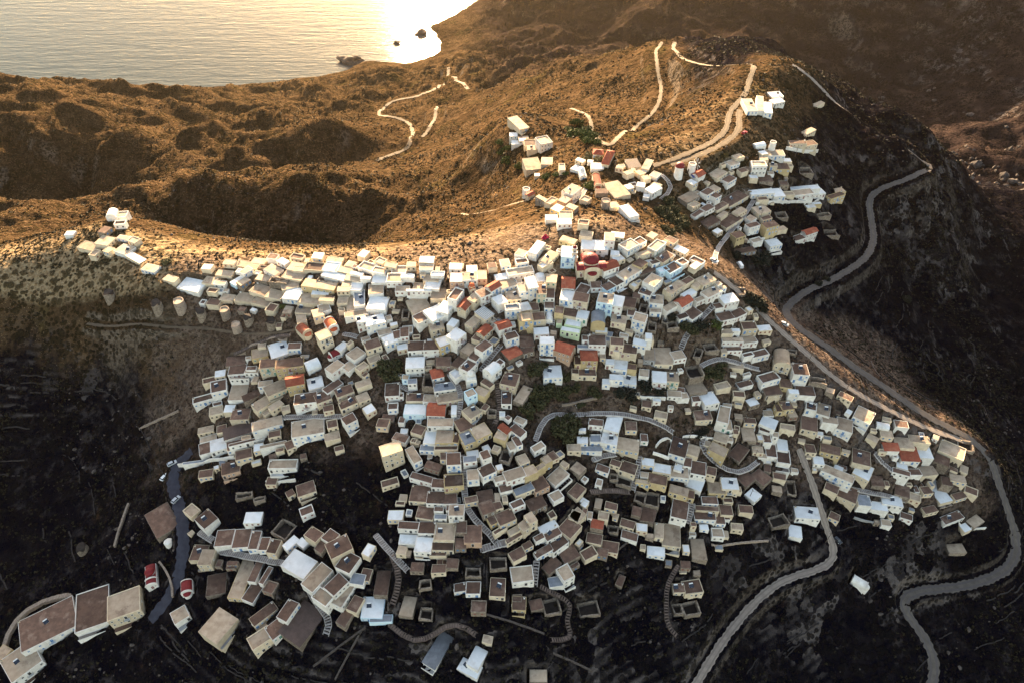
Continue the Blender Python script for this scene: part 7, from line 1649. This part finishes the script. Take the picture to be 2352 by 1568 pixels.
for p, r, h, head, sails, rc, lab in MILLS:
    g = ground(*p) - .2
    root = empty('windmill', (p[0], p[1], g), R(head)); tag(root, lab, 'windmill', 'old round windmills')
    wm = WALLM['s'] if sails == 2 else (WALLM['w'] if rc in 'rw' or sails == 1 else STONEW)
    b = MB(); seg = 16; h0, h1 = [], []
    for j in range(seg):           # horseshoe plan: flat on the lee side
        a = 2 * math.pi * j / seg; rr = r; x_, y_ = rr * math.cos(a), rr * math.sin(a)
        if x_ > r * .72: x_ = r * .72
        z_ = h * (random.uniform(.55, 1.0) if sails == 2 else 1.0)
        h0.append((x_ * 1.1, y_ * 1.1, -4)); h1.append((x_ * .95, y_ * .95, z_))
    b.prism(h0, h1, wm, DARKIN if sails == 2 else (ROOFM['t'] if rc != 'r' else wm)); b.build('tower', root)
    if rc == 'r':
        d_ = MB(); cyl(d_, 0, 0, h, h + .25, r * 1.05, r * 1.05, DARKRED); dome(d_, 0, 0, h + .25, r, DARKRED, .8); d_.build('cap', root)
    elif sails != 2:
        pp = MB()
        for j in range(seg):
            k = (j + 1) % seg; q = [h1[j][:2], h1[k][:2], tuple(v * .86 for v in h1[k][:2]), tuple(v * .86 for v in h1[j][:2])]
            pp.prism(at(q, h), at(q, h + .4), wm)
        pp.build('parapet', root)
    link('door', DOOR['K'], root, (r * .72 * 1.05 + .03, 0, .2), (0, 0, math.pi / 2))
    if sails == 1:
        hub = (-r * 1.25, 0, h * .95)
        ax = MB(); ax.box(-r * 1.3, -r * .4, -.12, .12, h * .95 - .12, h * .95 + .12, WOOD); ax.build('axle', root)
        for k in range(8):
            a = 2 * math.pi * k / 8; s = MB(); s.box(-.05, .05, -.05, .05, 0, 3.6, WOOD)
            if rc == 't' and lab.startswith('white round'): s.poly([(0, .06, .5), (0, .9, 3.4), (0, .06, 3.4)], FRAME)
            s.build('sail_arm', root, loc=hub, rot=(a, 0, 0))

# ------------------------------------------------------------------ walls
for n, lab, m, h, t, pts in WALLS:
    q = resample(pts, 1.3); z = np.array([ground(*p) for p in q]); nn = normals2(q); b = MB()
    o = q[0]; zt = z.copy()
    for _ in range(4): zt[1:-1] = (zt[:-2] + 2 * zt[1:-1] + zt[2:]) / 4
    for i in range(len(q) - 1):
        j0 = random.uniform(-.12, .12) if m == 't' else 0
        c = [q[i] - nn[i] * t / 2, q[i + 1] - nn[i + 1] * t / 2, q[i + 1] + nn[i + 1] * t / 2, q[i] + nn[i] * t / 2]
        zz = [zt[i], zt[i + 1], zt[i + 1], zt[i]]
        b.prism([(p[0] - o[0], p[1] - o[1], z_ - 3 - z[0]) for p, z_ in zip(c, zz)], [(p[0] - o[0], p[1] - o[1], z_ + h + j0 - z[0]) for p, z_ in zip(c, zz)], WALLC[m])
    ob = b.build(n, loc=(o[0], o[1], z[0])); tag(ob, lab, 'wall', 'walls on the slopes')

# ------------------------------------------------------------------ poles
for (p, lab) in POLES:
    root = empty('utility_pole', (p[0], p[1], ground(*p) - .1), random.uniform(0, 3)); tag(root, lab, 'utility pole', 'dark utility poles')
    b = MB(); cyl(b, 0, 0, -1, 8.4, .16, .10, WOOD, 8); b.build('pole', root)
    c = MB(); c.box(-.9, .9, -.06, .06, 7.6, 7.74, WOOD)
    for s in (-.75, 0, .75): c.box(s - .05, s + .05, -.05, .05, 7.74, 7.98, METAL)
    c.build('crossarm', root)

# ------------------------------------------------------------------ trees
LEAF = []
def leaf_mat(n, a, b_):
    m, nt, b = nmat(n); p = position(nt)
    col = mix(nt, step_(nt, noise(nt, p, .9, 3), .35, .65), a, b_); nt.links.new(col, b.inputs['Base Color'])
    b.inputs['Roughness'].default_value = .8; b.inputs['Specular IOR Level'].default_value = .15
    return m
LEAF = [leaf_mat('olive_leaves', (.035, .036, .016), (.075, .068, .03)), leaf_mat('green_leaves', (.045, .06, .016), (.10, .11, .03)), leaf_mat('dark_leaves', (.014, .016, .012), (.03, .03, .018)), leaf_mat('grey_green_leaves', (.10, .09, .045), (.16, .13, .06)), leaf_mat('magenta_blossom', (.30, .012, .06), (.45, .03, .10))]
def crown_mesh(m, seed):
    rg = np.random.default_rng(seed); V = []; n = 900
    cl = rg.normal(size=(16, 3)); cl /= np.linalg.norm(cl, axis=1)[:, None]; cl *= rg.uniform(.35, .75, (16, 1)); cl[:, 2] = np.abs(cl[:, 2]) * .8
    which = rg.integers(0, 16, n)
    d = rg.normal(size=(n, 3)); d /= np.linalg.norm(d, axis=1)[:, None]
    c = cl[which] + d * rg.uniform(.12, .38, (n, 1)); c[:, 2] = c[:, 2] * .85 + .15
    a = rg.normal(size=(n, 3)); a /= np.linalg.norm(a, axis=1)[:, None]; b = np.cross(a, rg.normal(size=(n, 3))); b /= np.linalg.norm(b, axis=1)[:, None]
    s = rg.uniform(.05, .11, (n, 1))
    V = np.stack([c - a * s - b * s * .7, c + a * s - b * s * .7, c + a * s + b * s * .7, c - a * s + b * s * .7], 1).reshape(-1, 3)
    return mesh_np('crown', V, np.arange(n * 4).reshape(n, 4), [m])
CROWN = [[crown_mesh(LEAF[k], 10 * k + i) for i in range(3)] for k in range(5)]
def trunk_mesh():
    b = MB(); cyl(b, 0, 0, -.4, .35, .09, .06, WOOD, 7)
    for k in range(4):
        a = k * 1.7; e = Vector((.45 * math.cos(a), .45 * math.sin(a), .8)); s = Vector((0, 0, .25)); w = .028
        b.prism([(s.x - w, s.y - w, s.z), (s.x + w, s.y - w, s.z), (s.x + w, s.y + w, s.z), (s.x - w, s.y + w, s.z)], [(e.x - .01, e.y - .01, e.z), (e.x + .01, e.y - .01, e.z), (e.x + .01, e.y + .01, e.z), (e.x - .01, e.y + .01, e.z)], WOOD)
    return b.mesh('trunk')
TRUNK = trunk_mesh()
for p, r, k, lab in TREES:
    s = r * random.uniform(1.1, 1.4)
    root = empty('tree', (p[0], p[1], ground(*p)), random.uniform(0, 6)); tag(root, lab, 'tree', 'trees in the gullies and gardens')
    link('trunk', TRUNK, root, scale=(s, s, s)); link('crown', random.choice(CROWN[k]), root, scale=(s, s, s * random.uniform(.8, 1.1)))

# ------------------------------------------------------------------ cars
def wheel_mesh():
    b = MB(); n = 10; r = .33
    P = lambda s, k: (s * .11, r * math.cos(2 * math.pi * k / n), r * math.sin(2 * math.pi * k / n))
    for k in range(n): b.poly([P(-1, k), P(-1, k + 1), P(1, k + 1), P(1, k)], SHUT['K'])
    for s in (-1, 1): b.poly([P(s, k) for k in range(n)], SHUT['K']); b.poly([(s * .115, .6 * q[1], .6 * q[2]) for q in (P(s, k) for k in range(n))], METAL)
    return b.mesh('wheel')
WHEEL = wheel_mesh(); GLASS = plain('car_glass', (.015, .02, .025), .1)
LAMP = plain('lamp_lens', (.6, .58, .5), .2); TAIL = plain('tail_lens', (.4, .02, .02), .3)
CARP = {'w': plain('white_car_paint', (.75, .75, .74), .35), 'k': plain('black_car_paint', (.025, .027, .035), .3), 'r': plain('red_car_paint', (.35, .02, .02), .35), 's': plain('silver_car_paint', (.42, .43, .45), .35)}
for p, head, kind, c, lab in CARS:
    root = empty('parked_' + kind, (p[0], p[1], ground(*p) + .05), R(head)); tag(root, lab, kind, 'parked vehicles')
    m = CARP[c]; van = kind == 'van'; L, W, H = (5.1, 2.0, 2.1) if van else (4.2, 1.75, 1.45)
    b = MB()
    side = [(-L / 2, .35), (L / 2, .35), (L / 2, .85), (L * .30, .98 if not van else 1.1), (L * .30, .98 if not van else 1.1), (-L / 2 + .05, 1.0)]
    lo = [(-L / 2, -W / 2), (L / 2, -W / 2), (L / 2, W / 2), (-L / 2, W / 2)]
    b.prism(at(lo, .3), [(-L / 2, -W / 2, 1.0), (L / 2 - .06, -W / 2 + .06, .85), (L / 2 - .06, W / 2 - .06, .85), (-L / 2, W / 2, 1.0)], m, None, True)
    b.build('body', root)
    x0, x1 = (-L / 2 + .03, L * .32) if van else (-L / 2 + .25, L * .18)
    t = .12 if van else .35; cb = MB()
    cb.prism([(x0, -W / 2 + .08, .9), (x1 + .35, -W / 2 + .08, .9), (x1 + .35, W / 2 - .08, .9), (x0, W / 2 - .08, .9)], [(x0 + t, -W / 2 + .2, H), (x1 - .25, -W / 2 + .2, H), (x1 - .25, W / 2 - .2, H), (x0 + t, W / 2 - .2, H)], m if van else GLASS, m); cb.build('cabin', root)
    if van:
        ws = MB(); ws.poly([(x1 + .34, -W / 2 + .15, 1.0), (x1 + .34, W / 2 - .15, 1.0), (x1 - .18, W / 2 - .25, H - .12), (x1 - .18, -W / 2 + .25, H - .12)], GLASS); ws.build('windscreen', root, loc=(.03, 0, .02))
    for sx in (-1, 1):
        for sy in (-1, 1): link('wheel', WHEEL, root, (sx * L * .31, sy * (W / 2 - .08), .33), (0, 0, math.pi / 2))
        for s in (-1, 1):
            hl = MB(); hl.box(-.03, .03, -.17, .17, -.09, .09, LAMP if sx > 0 else TAIL); hl.build('headlight' if sx > 0 else 'tail_light', root, loc=(sx * (L / 2 + .005), s * (W / 2 - .3), .68))

# ------------------------------------------------------------------ water tank, awning
b = MB(); root = empty('water_tank', (TANK[0], TANK[1], ground(*TANK))); tag(root, 'white rounded water tank between the street and the brown field', 'water tank')
cyl(b, 0, 0, -1, 2.4, 1.6, 1.6, WALLM['w']); dome(b, 0, 0, 2.4, 1.6, WALLM['w'], .35); b.build('tank', root)
b = MB(); b.box(-1.0, 1.0, .9, 2.2, -1, 1.6, WALLM['w']); b.build('pump_house', root)
root = empty('awning', (AWNING[0], AWNING[1], ground(*AWNING)), .3); tag(root, 'bright blue tarpaulin awning beside the windmill with cloth sails', 'awning')
b = MB(); b.prism([(-2.2, -1.4, 2.4), (2.2, -1.4, 2.4), (2.2, 1.4, 2.9), (-2.2, 1.4, 2.9)], [(-2.2, -1.4, 2.46), (2.2, -1.4, 2.46), (2.2, 1.4, 2.96), (-2.2, 1.4, 2.96)], plain('blue_tarpaulin', (.01, .05, .22)), None, True); b.build('canopy', root)
for sx in (-2.1, 2.1):
    for sy, hh in ((-1.3, 2.4), (1.3, 2.88)): c = MB(); c.box(-.05, .05, -.05, .05, -1, hh, WOOD); c.build('post', root, loc=(sx, sy, 0))

# ------------------------------------------------------------------ sea rocks
def rock_mb(r, seed, m, n=2):
    bm = bmesh.new(); bmesh.ops.create_icosphere(bm, subdivisions=n, radius=1); rg = random.Random(seed)
    ph = [rg.uniform(0, 6) for _ in range(6)]
    for v in bm.verts:
        c = v.co; k = 1 + .28 * math.sin(3 * c.x + ph[0]) * math.sin(3 * c.y + ph[1]) + .22 * math.sin(5 * c.z + ph[2] + 2 * c.x) + rg.uniform(-.1, .1)
        v.co = c * k * r; v.co.z *= .75
    o = MB(); bm.verts.index_update(); o.v = [tuple(v.co) for v in bm.verts]; o.f = [tuple(v.index for v in f.verts) for f in bm.faces]; o.m = [0] * len(o.f); o.mats = [m]; bm.free(); return o
ROCKM = surface('sea_cliff_rock', (.16, .11, .075), (.09, .06, .045), .12, stain=(.06, .04, .03))
for (x, y, r), lab in zip(SEA_ROCKS, ('dark pointed sea rock standing off the headland', 'small low rock alone in the glittering sea', 'long rocky cape at the near shore', 'broken rock at the foot of the headland')):
    o = rock_mb(r, int(r * 10), ROCKM, 3).build('sea_rock', loc=(x, y, r * .1), scale=(1.25 if r < 12 else 1.4, 1, .85)); tag(o, lab, 'rock', 'rocks along the shore')

# ------------------------------------------------------------------ thorn bushes and boulders as ground cover
rg = np.random.default_rng(5)
def scatter(n, x0, x1, y0, y1, dens):
    x = rg.uniform(x0, x1, n); y = rg.uniform(y0, y1, n); k = rg.uniform(0, 1, n) < dens(x, y); return x[k], y[k]
def gvec(x, y):
    i = np.clip(np.searchsorted(gx, x) - 1, 0, NX - 2); j = np.clip(np.searchsorted(gy, y) - 1, 0, NY - 2)
    u = (x - gx[i]) / (gx[i + 1] - gx[i]); v = (y - gy[j]) / (gy[j + 1] - gy[j])
    return (GZ[i, j] * (1 - u) + GZ[i + 1, j] * u) * (1 - v) + (GZ[i, j + 1] * (1 - u) + GZ[i + 1, j + 1] * u) * v
occupied = np.zeros((NX, NY), bool)
def occupy(x, y, r):
    i0, i1 = np.searchsorted(gx, x - r), np.searchsorted(gx, x + r); j0, j1 = np.searchsorted(gy, y - r), np.searchsorted(gy, y + r); occupied[i0:i1, j0:j1] = True
for n, m, w, q in road_lines:
    for p in q: occupy(p[0], p[1], w / 2 + .6)
for k, w, q in lane_lines:
    for p in q: occupy(p[0], p[1], w / 2 + .3)
for row in [r_ for _, vols in HOUSES + HUTS for r_ in vols] + SMALL + INFILL + [r_ for _, r_ in RUINS]:
    c, s = math.cos(R(row[3])), math.sin(R(row[3])); n_ = max(2, int(max(row[4], row[5]) / 2))
    for a in np.linspace(-.5, .5, n_):
        for b_ in np.linspace(0, 1, n_): occupy(row[0] + c * a * row[4] - s * b_ * row[5], row[1] + s * a * row[4] + c * b_ * row[5], 1.3)
def free(x, y):
    i = np.clip(np.searchsorted(gx, x) - 1, 0, NX - 1); j = np.clip(np.searchsorted(gy, y) - 1, 0, NY - 1); return ~occupied[i, j]
# low dry-stone terrace walls following the contours
TERR = surface('terrace_stone', (.045, .036, .033), (.022, .019, .018), 1.0, jitter=0)
tb = MB(); trg = random.Random(11); made = 0
while made < 170:
    x, y = trg.uniform(-280, 300), trg.uniform(75, 330)
    i, j = min(np.searchsorted(gx, x), NX - 2), min(np.searchsorted(gy, y), NY - 2)
    if dark[i, j] < .55 or not free(np.array([x]), np.array([y]))[0]: made += .02; continue
    pts = [(x, y)]; sg = trg.choice((-1, 1))
    for _ in range(trg.randrange(5, 16)):
        gxx = ground(x + 2, y) - ground(x - 2, y); gyy = ground(x, y + 2) - ground(x, y - 2); l = math.hypot(gxx, gyy)
        if l < .1: break
        x += sg * -gyy / l * 1.5 + trg.uniform(-.35, .35); y += sg * gxx / l * 1.5 + trg.uniform(-.35, .35)
        if not free(np.array([x]), np.array([y]))[0]: break
        pts.append((x, y))
    made += 1
    if len(pts) < 4: continue
    q = np.array(pts); nn = normals2(q); hh = trg.uniform(.3, .8); t = trg.uniform(.14, .28)
    for a in range(len(q) - 1):
        if trg.random() < .12: continue
        c = [q[a] - nn[a] * t, q[a + 1] - nn[a + 1] * t, q[a + 1] + nn[a + 1] * t, q[a] + nn[a] * t]; z0, z1 = ground(*q[a]), ground(*q[a + 1]); j_ = trg.uniform(-.15, .15)
        tb.prism([(*p, z - 1.5) for p, z in zip(c, (z0, z1, z1, z0))], [(*p, z + hh + j_) for p, z in zip(c, (z0, z1, z1, z0))], TERR)
tag(tb.build('terrace_walls'), 'low broken dry-stone terrace walls following the contours of the dark slopes', 'terrace walls', kind='stuff')

def clumps(x, y, size, tris, seed, flat=.7):
    r = np.random.default_rng(seed); n = len(x); z = gvec(x, y)
    c = np.stack([x, y, z], 1)
    d = r.normal(size=(n, tris, 3)); d /= np.linalg.norm(d, axis=2)[:, :, None]; d[:, :, 2] = np.abs(d[:, :, 2]) * flat
    ctr = c[:, None] + d * size[:, None, None] * r.uniform(.45, .9, (n, tris, 1))
    a = r.normal(size=(n, tris, 3)); a /= np.linalg.norm(a, axis=2)[:, :, None]
    b = np.cross(a, d); b /= np.maximum(np.linalg.norm(b, axis=2), 1e-6)[:, :, None]
    s = size[:, None, None] * .55
    V = np.stack([ctr + a * s, ctr - a * s * .5 + b * s * .8, ctr - a * s * .5 - b * s * .8], 2).reshape(-1, 3)
    return V, np.arange(len(V)).reshape(-1, 3)
def patch(x, y): return np.clip(.5 + 1.3 * fbm(x, y, 30, 3, 55), .03, 1)
x, y = scatter(95000, -330, 330, 70, 620, lambda x, y: patch(x, y) * np.where(y < 420, 1.0, .6))
k = free(x, y) & (gvec(x, y) > 6); x, y = x[k], y[k]
V, F_ = clumps(x, y, rg.uniform(.3, 1.1, len(x)), 8, 1)
BUSHM = leaf_mat('thorn_bush', (.014, .012, .007), (.036, .028, .013))
tag(link('thorn_scrub', mesh_np('thorn_scrub', V, F_, [BUSHM])), 'low dark thorn scrub dotted over the slopes', 'scrub', kind='stuff')
x, y = scatter(30000, -700, 420, 420, 1150, lambda x, y: patch(x, y)); k = gvec(x, y) > 8; x, y = x[k], y[k]
V, F_ = clumps(x, y, rg.uniform(.6, 2.0, len(x)), 7, 2)
tag(link('far_scrub', mesh_np('far_scrub', V, F_, [BUSHM])), 'dark scrub on the far hills toward the sea', 'scrub', kind='stuff')
def rocks(x, y, size, seed):
    r = np.random.default_rng(seed); bm = bmesh.new(); bmesh.ops.create_icosphere(bm, subdivisions=1, radius=1)
    bv = np.array([v.co[:] for v in bm.verts]); bf = np.array([[v.index for v in f.verts] for f in bm.faces]); bm.free(); n = len(x)
    V = bv[None] * r.uniform(.7, 1.3, (n, len(bv), 1)) * size[:, None, None] * r.uniform(.6, 1.3, (n, 1, 3))
    V += np.stack([x, y, gvec(x, y)], 1)[:, None]
    F_ = (bf[None] + (np.arange(n) * len(bv))[:, None, None]).reshape(-1, 3)
    return V.reshape(-1, 3), F_
BOULD = surface('pale_boulders', (.12, .095, .08), (.05, .04, .036), .5, jitter=0)
x, y = scatter(14000, -330, 420, 70, 520, lambda x, y: np.clip(fbm(x, y, 45, 3, 91) * 2 - .25, 0, .7)); k = free(x, y); x, y = x[k], y[k]
x2, y2 = scatter(1500, 320, 640, 600, 1000, lambda x, y: np.clip(fbm(x, y, 60, 3, 92) * 2 - .1, 0, 1))
V, F_ = rocks(np.concatenate([x, x2]), np.concatenate([y, y2]), np.concatenate([rg.gamma(2, .16, len(x)) + .15, rg.gamma(2, 1.0, len(x2)) + .8]), 3)
tag(link('boulders', mesh_np('boulders', V, F_, [BOULD])), 'loose pale boulders strewn over the slopes', 'boulders', kind='stuff')

# ------------------------------------------------------------------ haze
HAZE_DENSITY = 0.000026
if HAZE_DENSITY:
    hb = MB(); zmin = float(GZ.min()) - 1.0; zmax = max(float(GZ.max()), CAM_Z) + 6
    hb.box(float(gx[0]) - 5, float(gx[-1]) + 5, float(gy[0]) - 5, float(gy[-1]) + 5, zmin, zmax, None)
    hm = bpy.data.materials.new('haze_air'); hm.use_nodes = True; nt = hm.node_tree
    nt.nodes.remove(nt.nodes['Principled BSDF'])
    pv = N(nt, 'ShaderNodeVolumePrincipled'); pv.inputs['Color'].default_value = (1, .82, .58, 1); pv.inputs['Density'].default_value = HAZE_DENSITY; pv.inputs['Anisotropy'].default_value = .92
    nt.links.new(pv.outputs['Volume'], nt.nodes['Material Output'].inputs['Volume'])
    hb.mats = [hm]; ho = hb.build('haze'); tag(ho, kind='stuff')
